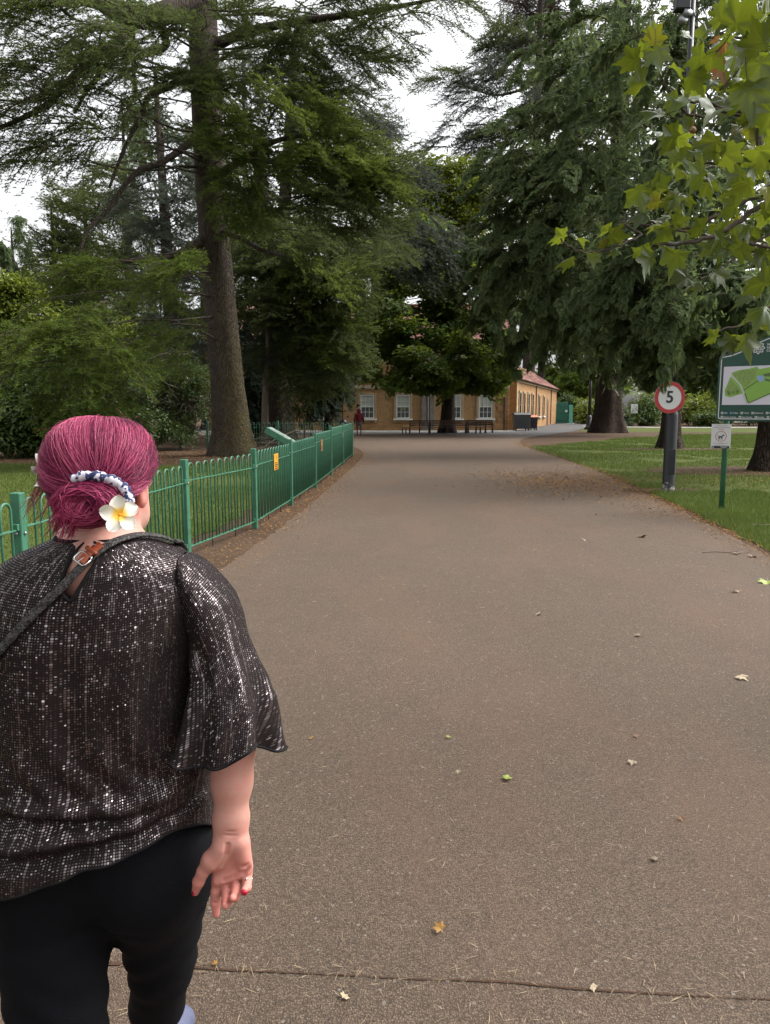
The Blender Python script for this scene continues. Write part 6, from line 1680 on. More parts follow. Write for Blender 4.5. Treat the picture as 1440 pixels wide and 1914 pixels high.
def shoe(heel, toe, name):
    dv = toe-heel
    def f(P):
        d = cap_sdf(P, heel+np.array([0, 0, .045]), toe+np.array([0, 0, .035]), .036, .038); d = smin(d, cap_sdf(P, heel+np.array([0, .02, .06]), heel+np.array([0, .01, .13]), .036, .044), .03)
        return smax(d, -(P[..., 2]-min(heel[2], toe[2])-.004+0*P[..., 0]), .004)
    V, Q = surfnet(f, np.minimum(heel, toe)-np.array([.07, .07, .02]), np.maximum(heel, toe)+np.array([.07, .07, .2]), .006)
    q = MB(); q.add(V, Q=Q); s = wbuild(q, 'shoe', M['shoe'])
    q = MB()
    for k in range(14):
        pass
    q.tube([heel+np.array([0, -.02, .012]), (heel+toe)/2+np.array([0, 0, .012]), toe+np.array([0, .02, .012])], [.030, .036, .034], 10); wbuild(q, 'sole', M['rubber'], s)
tr_ = gp(338, 1932); tr_[2] = 0; hr_ = np.array([tr_[0]-.035, tr_[1]-.19, 0.0]); shoe(hr_, tr_, 'shoe')
ll = np.array([LA_[0], LA_[1]-.02, .06]); shoe(ll, np.array([LA_[0]+.01, LA_[1]+.16, .0]), 'shoe')

# --- hair ---------------------------------------------------------------------
HH = at(193, 881, 1.305); ha, hb, hc = .0845, .106, .0905
def hair_r(d):
    d = np.asarray(d, float); d = d/np.linalg.norm(d, axis=-1, keepdims=True)
    low = np.clip(-d[..., 2], 0, 1); w = 1-.30*low**1.3
    x = d[..., 0]/(ha*w); y = d[..., 1]/hb; z = d[..., 2]/hc; p = 2.7
    return d*((np.abs(x)**p+np.abs(y)**p+np.abs(z)**p)**(-1/p))[..., None]
def hair_base(P):
    v = P-HH; n = np.linalg.norm(v, axis=-1)+1e-9; s = hair_r(v/n[..., None]); d = (n-np.linalg.norm(s, axis=-1))*.8+.006
    d = smax(d, (v[..., 1]-.028-.55*np.clip(v[..., 2]+.005, -.2, .2)), .02)         # open round the face
    d = smax(d, -(v[..., 2]+.094), .012)
    cut = .072-(v[..., 2]+.018)*.0
    d = np.where(v[..., 2] < -.012, smax(d, v[..., 0]-np.interp(v[..., 2], [-.11, -.06, -.012], [.040, .060, .082])-0*cut, .01), d)
    return d
V, Q = surfnet(hair_base, HH-np.array([.12, .14, .13]), HH+np.array([.12, .14, .13]), .0045)
q = MB(); q.add(V, Q=Q); hair = wbuild(q, 'hair', M['hairbase'])
BUN = at(166, 940, 1.172)
hr = np.random.default_rng(77)
class Str:
    def __init__(s): s.q = MB()
    def put(s, pts, r, tint):
        pts = np.asarray(pts); m = len(pts); f = np.sin(np.linspace(.25, PI-.12, m))**.5
        s.q.tube(pts, r*f, 3, cap=False, tint=tint)
ST = Str()
bunw = BUN+np.array([.004, .030, .012])
nst = 6200; clump = hr.normal(size=(90, 3))
for k in range(nst):
    u = hr.random()
    al = math.radians(hr.uniform(-42, 222)) if u < .86 else math.radians(hr.uniform(222, 318))
    if u < .86:
        yy = hr.uniform(-.35, .55) if u < .60 else hr.uniform(-.9, -.2)
        if math.sin(al) < .1 and yy > .05: yy = hr.uniform(-.6, .05)
        s0 = np.array([math.cos(al), yy, math.sin(al)*1.0])
    else: s0 = np.array([math.cos(al)*.75, hr.uniform(-.75, -.2), math.sin(al)])
    s0 /= np.linalg.norm(s0)
    e0 = (bunw-HH)+hr.normal(0, .009, 3); e0 /= np.linalg.norm(e0)
    m = 13; t = np.linspace(0, 1, m)
    om = math.acos(np.clip(s0@e0, -1, 1)); D = (np.sin((1-t)*om)[:, None]*s0+np.sin(t*om)[:, None]*e0)/max(math.sin(om), 1e-4)
    # hair falls first, then gathers in
    D[:, 2] -= .16*np.sin(PI*t)*max(0, s0[2])*(1-abs(s0[0])*.3); D[:, 0] += .22*np.sin(PI*t)**1.2*(s0[0]*.8+.12*math.sin(s0[0]*9))*max(0, s0[2]+.25)
    kx = (al*11+2.2*yy*(u < .86))+.9*math.sin(al*3.1); k0 = int(math.floor(kx)); kf = kx-k0; kf = kf*kf*(3-2*kf); key = 1.25*((1-kf)*clump[k0 % 90, 0]+kf*clump[(k0+1) % 90, 0])+.8*clump[int(al*47+3*yy*(u < .86)) % 90, 1]; key = max(-2.4, min(2.4, key))
    lift = .0005+.0046*(hr.random()**1.6)+.0012*key*np.sin(PI*t)+.0014*hr.normal()*np.sin(PI*t*hr.uniform(.6, 2.2))
    P = HH+hair_r(D)*(1+0)+(D/np.linalg.norm(D, axis=1)[:, None])*np.asarray(lift)[..., None] if np.ndim(lift) else None
    P = P+hr.normal(0, .0006, 3)+np.column_stack([hr.normal(0, .0016)*np.sin(t*PI*hr.uniform(1, 3)), 0*t, 0*t])
    v = P-HH
    if u < .86 and s0[0] > .55 and s0[2] < -.22: continue
    tint = np.clip(.46+.17*key+hr.normal(0, .13)-.20*t*(s0[2] > 0)+.20*max(0, s0[2])*(1-t), .02, 1)  # highlight put into the tint: lighter over the crown, darker towards the bun
    ST.put(P, hr.uniform(.00030, .00062), np.repeat(np.broadcast_to(tint, (m,)), 3))
# loose flyaways on top and at the left temple
for k in range(90):
    al = math.radians(hr.uniform(10, 175)); s0 = np.array([math.cos(al), hr.uniform(-.5, .2), math.sin(al)]); p0 = HH+hair_r(s0/np.linalg.norm(s0)); d = hr.normal(0, 1, 3)+s0*.4+np.array([0, 0, -.5])
    pts = [p0+s0*.002+d*.005*j*hr.uniform(.7, 1)+np.array([0, 0, -.0011*j*j]) for j in range(5)]; ST.put(catmull(pts, 3), .00016, hr.uniform(.2, .8))
TL = at(88, 860, 1.29)
for k in range(34):
    end = at(hr.normal(52, 12), hr.normal(960, 18), 1.27); mid = at(hr.normal(78, 6), hr.normal(905, 8), 1.27)
    ST.put(catmull([TL+hr.normal(0, .004, 3), mid+hr.normal(0, .003, 3), end+hr.normal(0, .004, 3)], 6), .0004, hr.uniform(.45, .85))
hs_ = wbuild(ST.q, 'hair_strands', M['hair'], hair); hs_['kind'] = 'stuff'
# bun: coils wound round a hollow centre, with loose ends at the left
def bun_core(P):
    v = P-BUN; w = np.stack([v[..., 0]/1.12, v[..., 1], v[..., 2]/.76], -1); rr = np.sqrt(w[..., 0]**2+w[..., 2]**2)
    return smin(np.sqrt((rr-.025)**2+(w[..., 1]/1.15)**2)-.0165, ell_sdf(P, BUN+np.array([0, .03, 0]), (.045, .03, .036)), .015)
V, Q = surfnet(bun_core, BUN-.085, BUN+.085, .004); q = MB(); q.add(V, Q=Q); bun = wbuild(q, 'hair_bun', M['hairbase'], hair)
SB = Str()
for k in range(1150):
    a0 = hr.uniform(0, 2*PI); span = hr.uniform(1.6, 4.4); n = 15; a = a0+np.linspace(0, span, n); ph = hr.uniform(0, 2*PI); pr = np.linspace(0, hr.normal(.9, .6), n)+ph
    mr = .0182+.0030*hr.random(); rad = .025+mr*np.cos(pr); yy = mr*1.15*np.sin(pr)
    wob = 1+.05*math.sin(3*a0)
    P = BUN+np.stack([1.12*rad*np.cos(a)*wob, -np.abs(yy)*np.sign(np.sin(ph)+.9), .76*rad*np.sin(a)], 1)+hr.normal(0, .0018, 3)
    P = P+hr.normal(0, .0008, (n, 3)).cumsum(0)
    SB.put(P, hr.uniform(.0004, .0008), np.clip(.52+.20*math.sin(ph*5+a0*2)+hr.normal(0, .15)-.25*(rad.mean() < .018), 0, 1))
for k in range(230):      # loose ends hanging from the lower left of the bun
    x0, y0 = hr.normal(128, 14), hr.normal(950, 12); dx = hr.normal(-14, 12); ln = abs(hr.normal(26, 14))
    p = [at(x0+10, y0-14, 1.15), at(x0, y0, 1.146), at(x0+dx*.5, y0+ln*.6, 1.152), at(x0+dx*.9+hr.normal(0, 4), y0+ln, 1.162)]; SB.put(catmull(p, 4), hr.uniform(.0005, .0009), np.clip(hr.normal(.6, .18), 0, 1))
for k in range(40):
    x0 = hr.normal(134, 5); p = [at(x0, 960, 1.155), at(x0+hr.normal(2, 2), 985, 1.172), at(x0-3+hr.normal(0, 3), 1004+hr.normal(0, 6), 1.185)]; SB.put(catmull(p, 5), .0006, np.clip(hr.normal(.7, .1), 0, 1))
bs = wbuild(SB.q, 'hair_strands', M['hair'], bun); bs['kind'] = 'stuff'
# scrunchie over the top right of the bun
t = MB(); cc = at(176, 938, 1.170); n = 60; a = np.linspace(-.4, 2.1, n); R0 = .0535
pts = np.stack([cc[0]+1.06*R0*np.cos(a), cc[1]+.004*np.sin(a*3)-.004, cc[2]+.78*R0*np.sin(a)], 1)
t.tube(pts, .0078*(1+.13*np.sin(a*15)+.12*np.sin(a*31+1)), 12); wbuild(t, 'scrunchie', M['scrunchie'], woman).location = -WL_
# flowers
def flower(c, R_, rotm, par_name):
    root = wbuild(MB().lathe([(.0035, -.004), (.005, 0), (.002, .003)], 10, (0, 0, 0), tint=0.02), 'hair_flower', M['petal']); root.location = np.asarray(c)-WL_; root.rotation_euler = rotm
    for k in range(5):
        nu, nv = 14, 10; G_ = np.zeros((nu, nv, 3)); tt = np.zeros((nu, nv))
        for i in range(nu):
            u = i/(nu-1)
            for j in range(nv):
                v = j/(nv-1)*2-1; w = R_*.52*(math.sin(PI*min(1, u*.93+.05))**.75)*(.55+.45*u)
                x = v*w+.10*R_*u*u; y = u*R_; z = R_*(.20*u-.22*u*u)+.16*R_*(v*v)*u+(.10*R_*v*u)+(.13*R_*max(0, v)**2*u)
                a_ = k*2*PI/5+.2; G_[i, j] = (x*math.cos(a_)-y*math.sin(a_), x*math.sin(a_)+y*math.cos(a_), z+.0015); tt[i, j] = min(1, u*1.15+.08*abs(v))
        p_ = MB(); p_.grid(G_, tint=tt); po = p_.build('petal', M['petal'], root, smooth=True)
    return root
fc = at(224, 962, 1.145); vdir = Vector((0, 0, CAMZ))-Vector(fc)
flower(fc, .0295, (Vector((vdir.x*.6+.15, vdir.y, vdir.z+.12))).to_track_quat('Z', 'Y').to_euler(), '')
fl2 = at(80, 882, 1.275); flower(fl2, .030, Vector((-1.0, -.22, .10)).to_track_quat('Z', 'Y').to_euler(), '')

# --- cross-body bag -----------------------------------------------------------
bag = thing('shoulder_bag', 'woven black cross body bag strap with tan leather buckle tab over the sequin blouse', 'bag', tuple(WL_))
SP = [(322, 1019), (306, 1013), (288, 1009), (262, 1007), (235, 1012), (208, 1022), (186, 1036), (166, 1052), (146, 1072), (120, 1098), (88, 1128), (52, 1164), (18, 1202), (-20, 1246)]
def strap_pts(px_):
    out = []
    for x, y in px_:
        p, n = hit(full, x, y, .007)
        if p is None: p, n = at(x, y, 1.24), np.array([0, -1., 0])
        out.append((p, n))
    return out
cp = catmull(np.array(SP, float), 8); sp = strap_pts(cp)
Pp = np.array([p for p, n in sp]); Nn = np.array([n for p, n in sp])
for it in range(6): Pp[1:-1] = .25*Pp[:-2]+.5*Pp[1:-1]+.25*Pp[2:]; Nn[1:-1] = .25*Nn[:-2]+.5*Nn[1:-1]+.25*Nn[2:]
# carry the strap on round her left side to the bag in front
ext = [Pp[-1]+np.array([-.05, .03, -.06]), Pp[-1]+np.array([-.10, .14, -.14]), np.array([pf[0]-.20, 1.47, .92])]
def ribbon(Pp, Nn, w, th_, name, mat, par, uvscale=1.0):
    T_ = np.gradient(Pp, axis=0); T_ /= np.linalg.norm(T_, axis=1)[:, None]; W_ = np.cross(T_, Nn); W_ /= np.linalg.norm(W_, axis=1)[:, None]; N2 = np.cross(W_, T_)
    prof = [(-1, 0), (-1, .6), (-.8, 1), (.8, 1), (1, .6), (1, 0)]
    G_ = np.stack([Pp+W_*(w/2*a)+N2*(th_*b) for a, b in prof], 1); q = MB(); q.grid(G_, closed=True); q.poly(G_[0]); q.poly(G_[-1][::-1])
    L_ = np.concatenate([[0], np.cumsum(np.linalg.norm(np.diff(Pp, axis=0), axis=1))])
    uv = np.stack([np.repeat(L_[:, None], 6, 1), np.repeat(np.array([[a*w/2 for a, b in prof]]), len(Pp), 0)], -1).reshape(-1, 2)
    uv = np.vstack([uv, np.zeros((12, 2))])
    o = q.build(name, mat, par, loc=-WL_, smooth=True); return with_uv(o, uv*uvscale)
Pf = np.vstack([Pp, ext]); Nf = np.vstack([Nn, [[-.5, -.8, 0], [-1, -.1, 0], [-.6, .8, 0]]])
st_ = ribbon(Pf, Nf, .0142, .0035, 'strap', M['strap'], bag)
fr_ = np.array([Pp[0]+np.array([.002, .028, -.010]), Pp[0]+np.array([-.01, .075, -.055]), np.array([pf[0]+.06, 1.41, 1.15]), np.array([pf[0]-.10, 1.49, .92])])
ribbon(np.array(catmull(np.vstack([Pp[:1], fr_]), 6)), np.array(catmull(np.array([Nn[0], [0, .2, 1], [0, 1, .3], [0, 1, 0], [0, 1, 0]]), 6)), .017, .0045, 'strap', M['strap'], bag)
tp = strap_pts(catmull(np.array([(192, 1028), (180, 1036), (168, 1046), (158, 1056)], float), 6)); tP = np.array([p+n*.006 for p, n in tp]); tN = np.array([n for p, n in tp])
for it in range(4): tP[1:-1] = .25*tP[:-2]+.5*tP[1:-1]+.25*tP[2:]
ribbon(tP, tN, .0142, .003, 'leather_tab', M['leather'], bag)
tp = strap_pts([(184, 1048), (176, 1040)]); 
p_, n_ = hit(full, 182, 1030, .017); q = MB(); q.lathe([(.0028, 0), (.0028, .001), (.0012, .0016)], 10); q.build('rivet', M['steel'], bag, loc=p_-WL_, rot=Vector(n_).to_track_quat('Z', 'Y').to_euler())
bc, bn = hit(full, 161, 1052, .015); tdir = (tP[-1]-tP[0]); tdir /= np.linalg.norm(tdir); wd_ = np.cross(tdir, bn); wd_ /= np.linalg.norm(wd_)
q = MB(); a_ = .0125; b_ = .0095
loop = [bc+wd_*x*a_+tdir*y*b_ for x, y in ((-1, -.6), (-.8, -1), (.8, -1), (1, -.6), (1, .6), (.8, 1), (-.8, 1), (-1, .6), (-1, -.6))]; q.tube(np.array(loop), .0016, 6); q.tube(np.array([bc+wd_*-a_*.1-tdir*b_, bc+wd_*.1*a_+tdir*b_*1.1]), .0012, 6); q.build('buckle', M['steel'], bag, loc=-WL_, smooth=True)
lp = MB(); lpP = np.array([bc+wd_*x*.011-tdir*.018 for x in np.linspace(-1, 1, 5)]); lp.tube(lpP, .0035, 6); lp.build('keeper_loop', M['leather'], bag, loc=-WL_, smooth=True)
def bagf(P):
    c = np.array([pf[0]-.15, 1.49, .82]); v = np.abs(P-c)-np.array([.085, .022, .07]); return np.linalg.norm(np.maximum(v, 0), axis=-1)+np.minimum(v.max(-1), 0)-.022
V, Q = surfnet(bagf, np.array([pf[0]-.32, 1.40, .68]), np.array([pf[0]+.02, 1.58, .96]), .01); q = MB(); q.add(V, Q=Q); q.build('bag_body', M['trim'], bag, loc=-WL_, smooth=True)
# ------------------------------------------------------------------ plane tree reaching in from the right
def plane_leaf(seed, curl=.25, fold=.2, droop=.3):
    """five pointed lobes with coarse teeth, modelled as a cupped sheet; unit size, stalk end at the origin"""
    r = np.random.default_rng(seed)
    lobes = [(0, 1.0), (.84, .90), (-.84, .90), (1.75, .66), (-1.75, .66)]
    out = []
    for ang in np.linspace(-2.55, 2.55, 61):
        rad = .20
        for a0, l in lobes:
            w = .60 if abs(a0) < 1 else .52; x = (ang-a0)/w
            rad = max(rad, l*max(0, 1-abs(x))**.80*.94+.0, .56*math.exp(-(ang/2.2)**6))
        tooth = 1+.13*(abs(((ang*4.1+.3*math.sin(ang*3)) % 1)-.5)*2-.5)*(rad > .5)
        out.append((ang, rad*tooth*r.uniform(.97, 1.03)))
    ctr = np.array([0, .26, 0]); ring = np.array([[math.sin(a)*q, math.cos(a)*q+.26, 0] for a, q in out]); ring = np.vstack([ring, [[0, .0, 0]]])
    K = 5; V = [ctr]
    for k in range(1, K+1): V += list(ctr+(ring-ctr)*(k/K))
    V = np.array(V); n = len(ring)
    x, y = V[:, 0], V[:, 1]; rr = np.hypot(x, y-.26); an = np.arctan2(x, y-.26)
    z = fold*np.abs(x)*.8-droop*np.clip(y, 0, 2)**2*.45-curl*rr**2*.5+.07*np.sin(an*3.6+seed)*rr+.05*np.cos(an*7.2)*rr
    V[:, 2] = z
    T = [[0, 1+(j+1) % n, 1+j] for j in range(n)]; Q = []
    for k in range(K-1):
        o0 = 1+k*n; o1 = o0+n
        for j in range(n): j2 = (j+1) % n; Q.append([o0+j, o0+j2, o1+j2, o1+j])
    V = V*.72
    q = MB(); q.add(V, T=T, Q=Q); q.tube([(0, .02, 0), (0, -.18, .03), (.02, -.40, .10)], [.012, .010, .014], 4, cap=False); return q
LEAF = {k: [plane_leaf(200+i, *p).mesh('leaf', M[m], True) for i, p in enumerate(((.35, .25, .4), (.7, .5, .6), (.2, .2, 1.1), (1.0, -.35, .3), (.4, .8, 1.2)))] for k, m in (('g', 'plane'), ('y', 'plane_yellow'), ('b', 'plane_brown'))}
PB = np.array([3.35, 3.9, 0.0])
pt_ = thing('plane_tree', 'plane tree with big lobed yellow green leaves hanging in from the right edge', 'tree', tuple(PB))
q = trunk_mesh([np.zeros(3), np.array([.05, -.02, 1.5]), np.array([.0, -.05, 3.2]), np.array([.1, 0, 5.2]), np.array([.1, 0, 7])], [.17, .14, .12, .09, .05], 91, 20, .04, .5)
ptr = q.build('trunk', M['bark_dark'], pt_, smooth=True)
BRS = [([(1600, 300, 3.7), (1440, 357, 3.55), (1380, 382, 3.5), (1320, 414, 3.45), (1286, 427, 3.4), (1250, 424, 3.4), (1215, 415, 3.35)], .013, .0045),
       ([(1640, 330, 3.6), (1440, 378, 3.4), (1385, 412, 3.35), (1340, 438, 3.3), (1285, 454, 3.25), (1220, 458, 3.2)], .014, .006),
       ([(1240, 425, 3.35), (1200, 440, 3.25), (1160, 458, 3.15), (1120, 470, 3.1), (1088, 471, 3.05), (1060, 458, 3.0), (1048, 447, 3.0)], .0055, .003),
       ([(1600, 250, 3.5), (1440, 282, 3.3), (1400, 299, 3.25), (1350, 305, 3.2), (1305, 303, 3.2), (1296, 290, 3.2)], .008, .004),
       ([(1620, 330, 3.5), (1445, 300, 3.35), (1415, 235, 3.4), (1392, 212, 3.4), (1360, 205, 3.4), (1320, 192, 3.35), (1285, 190, 3.3)], .017, .0045),
       ([(1385, 215, 3.4), (1330, 218, 3.3), (1285, 212, 3.25), (1255, 180, 3.2), (1240, 150, 3.2)], .007, .003),
       ([(1600, 560, 3.4), (1440, 575, 3.25), (1405, 600, 3.2), (1350, 616, 3.15), (1320, 620, 3.1)], .006, .003),
       ([(1600, 380, 3.5), (1420, 450, 3.5), (1370, 485, 3.45), (1340, 508, 3.4), (1280, 519, 3.35)], .006, .0028),
       ([(1600, 60, 3.5), (1460, 40, 3.3), (1410, 80, 3.3), (1380, 130, 3.3), (1345, 170, 3.3)], .010, .004),
       ([(1600, 480, 3.3), (1470, 520, 3.1), (1420, 530, 3.05), (1400, 545, 3.0)], .007, .003)]
for pl, r0, r1 in BRS:
    P = np.array([at(*p) for p in pl]); zt = P[0][2]; root_p = PB+np.array([0, 0, min(max(zt-.25, .8), 6)])
    P = np.array(catmull(np.vstack([[root_p], P]), 6)); rd = np.concatenate([np.linspace(r0*1.6, r0, 6), np.linspace(r0, r1, len(P)-6)])
    P = P+np.array([[0, 0, 1.0]])*(.004*np.sin(np.arange(len(P))*1.7))[:, None]
    q = MB(); q.tube(P-PB, rd, 7); q.build('branch', M['twig'], ptr, smooth=True)
lr = np.random.default_rng(19)
def put_leaf(px, py, Y, size_px, face, spin, kind='g', var=None):
    """leaf whose upper face looks along 'face'; spin turns its tip (0 = tip down in the picture)"""
    p = at(px, py, Y); sc = size_px*(Y*1.0/FPX)*1.02
    f = Vector(face).normalized(); q0 = f.to_track_quat('Z', 'Y'); tipdir = Vector((math.sin(spin), 0, -math.cos(spin)))
    t = tipdir-f*tipdir.dot(f)
    if t.length < .05: t = Vector((1, 0, 0))
    t.normalize(); x = t.cross(f); Rm = Matrix((x, t, f)).transposed()
    me = LEAF[kind][lr.integers(5) if var is None else var]
    off = Rm @ Vector((0, .34*sc, 0))
    o = bpy.data.objects.new('leaf', me); COL.objects.link(o); o.parent = pt_
    o.location = Vector(p-PB)-off; o.rotation_euler = Rm.to_euler(); o.scale = (sc, sc, sc*lr.uniform(.7, 1.3))
D = math.radians
KEYL = [  # px, py, Y, size, face (upper side), tip spin in degrees, kind
    (1178, 112, 3.2, 62, (.2, .55, .8), -80, 'g', 0), (1224, 70, 3.2, 50, (.3, .9, .35), 150, 'y', 0), (1228, 105, 3.15, 62, (.1, .95, .3), 10, 'g', 2), (1200, 95, 3.25, 46, (-.2, .9, .4), -140, 'g', 1), (1190, 152, 3.15, 70, (-.1, .75, .6), -110, 'g', 4), (1265, 128, 3.2, 50, (.2, -.3, .9), 70, 'g', 1),
    (1222, 214, 3.1, 76, (-.1, -.55, .85), -95, 'g', 0), (1258, 190, 3.15, 46, (.2, .8, .5), -60, 'g', 1), (1270, 195, 3.1, 60, (.3, .8, -.3), 40, 'g', 4),
    (1250, 258, 3.1, 72, (-.2, .7, .65), -75, 'g', 0), (1272, 255, 3.2, 56, (.3, .7, .6), 130, 'g', 2), (1330, 275, 3.1, 74, (.1, .8, .5), -30, 'g', 0), (1300, 330, 3.05, 74, (-.2, .8, .5), -70, 'g', 1),
    (1212, 345, 3.1, 72, (-.35, .75, .55), -120, 'g', 2), (1195, 365, 3.05, 70, (-.2, .8, .5), 20, 'g', 0), (1222, 378, 3.0, 44, (.1, .6, .7), -80, 'y', 1), (1196, 398, 3.05, 62, (-.1, -.4, .9), -100, 'g', 3), (1238, 348, 3.3, 52, (.1, -.5, .85), -60, 'g', 0),
    (1045, 442, 3.0, 52, (-.1, .55, .8), -90, 'g', 0), (1085, 445, 3.05, 42, (.1, -.4, .9), 150, 'g', 1), (1060, 485, 3.0, 52, (-.1, .3, .9), -45, 'g', 3), (1110, 482, 3.05, 36, (.1, .85, .4), 0, 'g', 2), (1128, 455, 3.1, 28, (0, .8, .5), -120, 'y', 0), (1152, 440, 3.1, 58, (-.1, .6, .75), 110, 'g', 0), (1128, 432, 3.15, 50, (-.1, .3, .9), -90, 'g', 1),
    (1150, 468, 3.1, 36, (.1, -.2, .95), -60, 'g', 3), (1210, 490, 3.1, 60, (-.2, .7, .4), -35, 'g', 4), (1200, 468, 3.15, 46, (.1, .4, .9), 10, 'g', 1), (1240, 438, 3.2, 64, (-.1, .7, .7), -50, 'g', 0), (1268, 412, 3.2, 44, (.1, .8, .5), 120, 'g', 0), (1262, 480, 3.2, 62, (.1, .6, .75), -10, 'g', 2),
    (1275, 520, 3.3, 66, (-.1, -.75, .6), -85, 'g', 0), (1345, 515, 3.3, 60, (.1, -.75, .5), 40, 'g', 1), (1300, 528, 3.35, 44, (-.1, -.5, .8), -60, 'g', 3), (1355, 470, 3.3, 54, (.1, -.6, .8), -60, 'g', 0), (1390, 470, 3.2, 46, (.2, .7, .6), 60, 'g', 2),
    (1330, 630, 3.05, 48, (-.1, .7, .65), -80, 'g', 0), (1362, 640, 3.05, 52, (.1, .75, .55), -30, 'g', 2), (1395, 640, 3.05, 60, (.2, .8, .4), 10, 'g', 4), (1420, 525, 2.9, 84, (-.1, .8, .5), -110, 'g', 0), (1400, 555, 3.0, 66, (-.1, -.4, .9), -80, 'g', 1), (1428, 580, 3.0, 72, (0, -.6, .75), -20, 'g', 3), (1425, 610, 3.05, 40, (0, .2, .9), 60, 'g', 0),
    (1385, 30, 3.0, 92, (-.1, .85, .4), 160, 'g', 0), (1345, 28, 3.1, 60, (-.2, .8, .4), -130, 'g', 2), (1420, 70, 2.95, 84, (.1, .85, .3), -140, 'g', 1), (1395, 95, 3.05, 70, (-.1, .8, .5), -40, 'g', 0), (1300, 108, 3.15, 60, (-.1, .65, .7), -70, 'g', 2), (1335, 108, 3.2, 62, (.2, .7, .6), 40, 'g', 0), (1350, 85, 3.15, 30, (0, .4, .8), -60, 'b', 3), (1335, 75, 3.2, 26, (0, .2, .8), -120, 'b', 1),
    (1340, 200, 3.0, 78, (.35, -.1, .85), -25, 'g', 4), (1400, 180, 3.0, 90, (.3, .75, .4), 10, 'g', 2), (1425, 130, 3.0, 80, (.2, .8, .3), 20, 'g', 0), (1430, 215, 3.0, 74, (.2, .7, .5), -60, 'g', 1), (1300, 150, 3.2, 62, (.1, .7, .6), 30, 'g', 0), (1365, 290, 3.1, 64, (.1, .8, .5), 80, 'g', 2), (1420, 290, 3.05, 76, (.1, .5, .8), 10, 'g', 0), (1390, 345, 3.05, 70, (.2, .4, .9), -40, 'g', 3)]
for px, py, Y, s, f, sp_, kd, v in KEYL: put_leaf(px, py, Y, s*.90, f, D(sp_), kd, v)
POLY = np.array([(1210, 60), (1260, 40), (1340, 10), (1460, -20), (1500, 300), (1480, 640), (1400, 560), (1350, 500), (1260, 480), (1190, 430), (1195, 360), (1250, 300), (1240, 230), (1250, 160)], float)
cnt = 0
while cnt < 180:
    x, y = lr.uniform(1180, 1500), lr.uniform(-20, 640)
    if not inside(POLY, np.array([[x, y]]))[0]: continue
    if x < 1310 and 20 < y < 175 and lr.random() < .75: continue
    if y > 470 and lr.random() < .5: continue
    kd = 'y' if lr.random() < .06 else ('b' if lr.random() < .02 else 'g')
    if lr.random() < .48: f = (lr.normal(0, .35), lr.uniform(.35, 1.0), lr.uniform(.2, .8))
    else: f = (lr.normal(0, .4), lr.uniform(-.8, .1), lr.uniform(.4, 1.0))
    put_leaf(x, y, lr.uniform(3.1, 4.1), lr.uniform(30, 62), f, lr.normal(0, 1.0)-.4, kd); cnt += 1
for k in range(56):      # the same spray goes on past the picture edge
    put_leaf(lr.uniform(1490, 1780), lr.uniform(0, 620), lr.uniform(3.1, 4.0), lr.uniform(40, 66), (lr.normal(0, .4), lr.uniform(-.6, 1), lr.uniform(.3, .9)), lr.normal(0, 1.0)-.4, 'g')
for x, y in ((1295, 243), (1322, 258)):      # seed balls
    p = at(x, y, 3.2); q = MB(); u, v = np.meshgrid(np.linspace(0, PI, 9), np.linspace(0, 2*PI, 14)[:-1], indexing='ij')
    q.grid(np.stack([np.sin(u)*np.cos(v), np.sin(u)*np.sin(v), np.cos(u)], -1)*.014*(1+.08*np.sin(9*u)*np.cos(8*v))[..., None], closed=True); q.tube([(0, 0, .012), (.004, 0, .05), (0, 0, .09)], .0012, 4); q.build('seed_ball', M['plane_brown'], ptr, loc=p-PB)

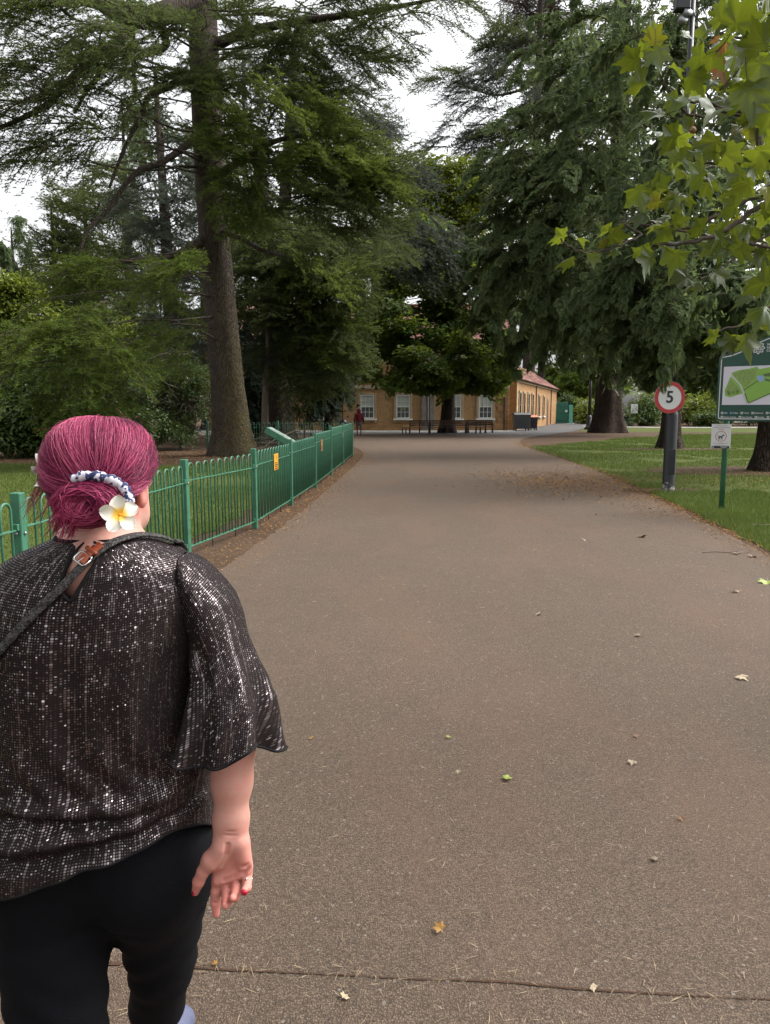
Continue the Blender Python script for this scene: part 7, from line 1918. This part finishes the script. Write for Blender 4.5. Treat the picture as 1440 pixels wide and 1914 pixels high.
# ------------------------------------------------------------------ single fallen leaves on the path
FL = {k: [plane_leaf(300+i, *p).mesh('fallen_leaf', M[m], True) for i, p in enumerate(((.3, .35, -.1), (.5, .2, .3), (.6, .5, .2)))] for k, m in (('p', 'fallen_pale'), ('o', 'fallen_gold'), ('g', 'fallen_green'), ('b', 'plane_brown'))}
FALL = [(940, 1455, 26, 'g', 1, 'bright green curled leaf lying in the middle of the near path'), (827, 1742, 26, 'o', 2, 'golden orange curled leaf lying above the dirt joint in the path'), (640, 1866, 20, 'p', 2, 'pale cream leaf lying just below the dirt joint in the path'),
        (1104, 1842, 18, 'p', 1, 'pale leaf lying on the dirt joint near the right of the path'), (1230, 1607, 18, 'p', 1, 'slim pale leaf lying to the lower right of the green leaf'), (1183, 1422, 20, 'p', 0, 'star shaped dry leaf lying level with the green leaf, further right'), (1378, 1264, 26, 'p', 1, 'large torn tan leaf near the right edge of the path'),
        (1013, 1147, 22, 'p', 2, 'flat pale leaf lying alone near the centre of the path'), (1198, 1187, 20, 'p', 1, 'tan leaf between the centre leaf and the torn leaf at right'), (1197, 1004, 22, 'p', 2, 'long pale leaf lying nearest the speed sign post'), (1372, 1104, 18, 'p', 0, 'star shaped pale leaf left of the yellow leaf at the right edge'),
        (1434, 1087, 30, 'g', 2, 'large yellowish leaf cut by the right edge of the picture'), (1405, 1041, 20, 'p', 2, 'tan leaf lying close to the right grass verge'), (1371, 1035, 18, 'p', 1, 'thin pale leaf beside a twig by the right verge'), (361, 1775, 18, 'o', 1, 'crumpled straw coloured leaf beside the woman\'s right leg'),
        (858, 1440, 12, 'p', 2, 'small beige leaf left of the bright green leaf'), (835, 1378, 12, 'g', 0, 'tiny pale green leaf scrap above the bright green leaf'), (584, 1380, 12, 'o', 1, 'small brown leaf near the woman\'s sleeve cuff'), (407, 1800, 14, 'o', 2, 'little yellow leaf scrap right of the crumpled leaf'),
        (1188, 1373, 14, 'b', 1, 'dark brown leaf scrap above the star shaped dry leaf'), (1273, 1527, 14, 'b', 2, 'dark curled leaf scrap between the star leaf and the slim leaf'), (1090, 1008, 12, 'p', 1, 'little pale leaf just behind the centre of the far path')]
for px, py, s, kd, v, lab in FALL:
    p = gp(px, py, .012); sc = .9*s*np.linalg.norm(p-np.array([0, 0, CAMZ]))/FPX*1.0
    o = bpy.data.objects.new('fallen_leaf', FL[kd][v]); COL.objects.link(o); o.scale = (sc, sc, sc*.9); o.location = (p[0], p[1], .012+.06*sc); o.rotation_euler = (lr.normal(0, .15), lr.normal(0, .15), lr.uniform(0, 6.28)); tag(o, lab, 'leaf', 'single fallen leaves on the path')
p = gp(1345, 1033, .012); q = MB(); q.tube([(-.2, 0, 0), (-.05, .02, .006), (.1, -.01, .004), (.22, .02, .01)], [.003, .004, .004, .002], 5); tag(q.build('fallen_twig', M['twig'], loc=tuple(p)), 'thin dark twig lying by the right grass verge', 'twig')
p = gp(1432, 985, .02); q = MB(); r_ = np.random.default_rng(3)
for k in range(9): a = r_.uniform(0, PI); q.tube([(0, 0, .03), np.array([math.cos(a), math.sin(a)*.6, .2])*.12, np.array([math.cos(a), math.sin(a)*.6, .1])*.24], [.004, .006, .002], 4)
tag(q.build('dead_sprig', M['deadwood'], loc=tuple(p)), 'dry dark sprig lying in the right grass under the map board', 'twig')
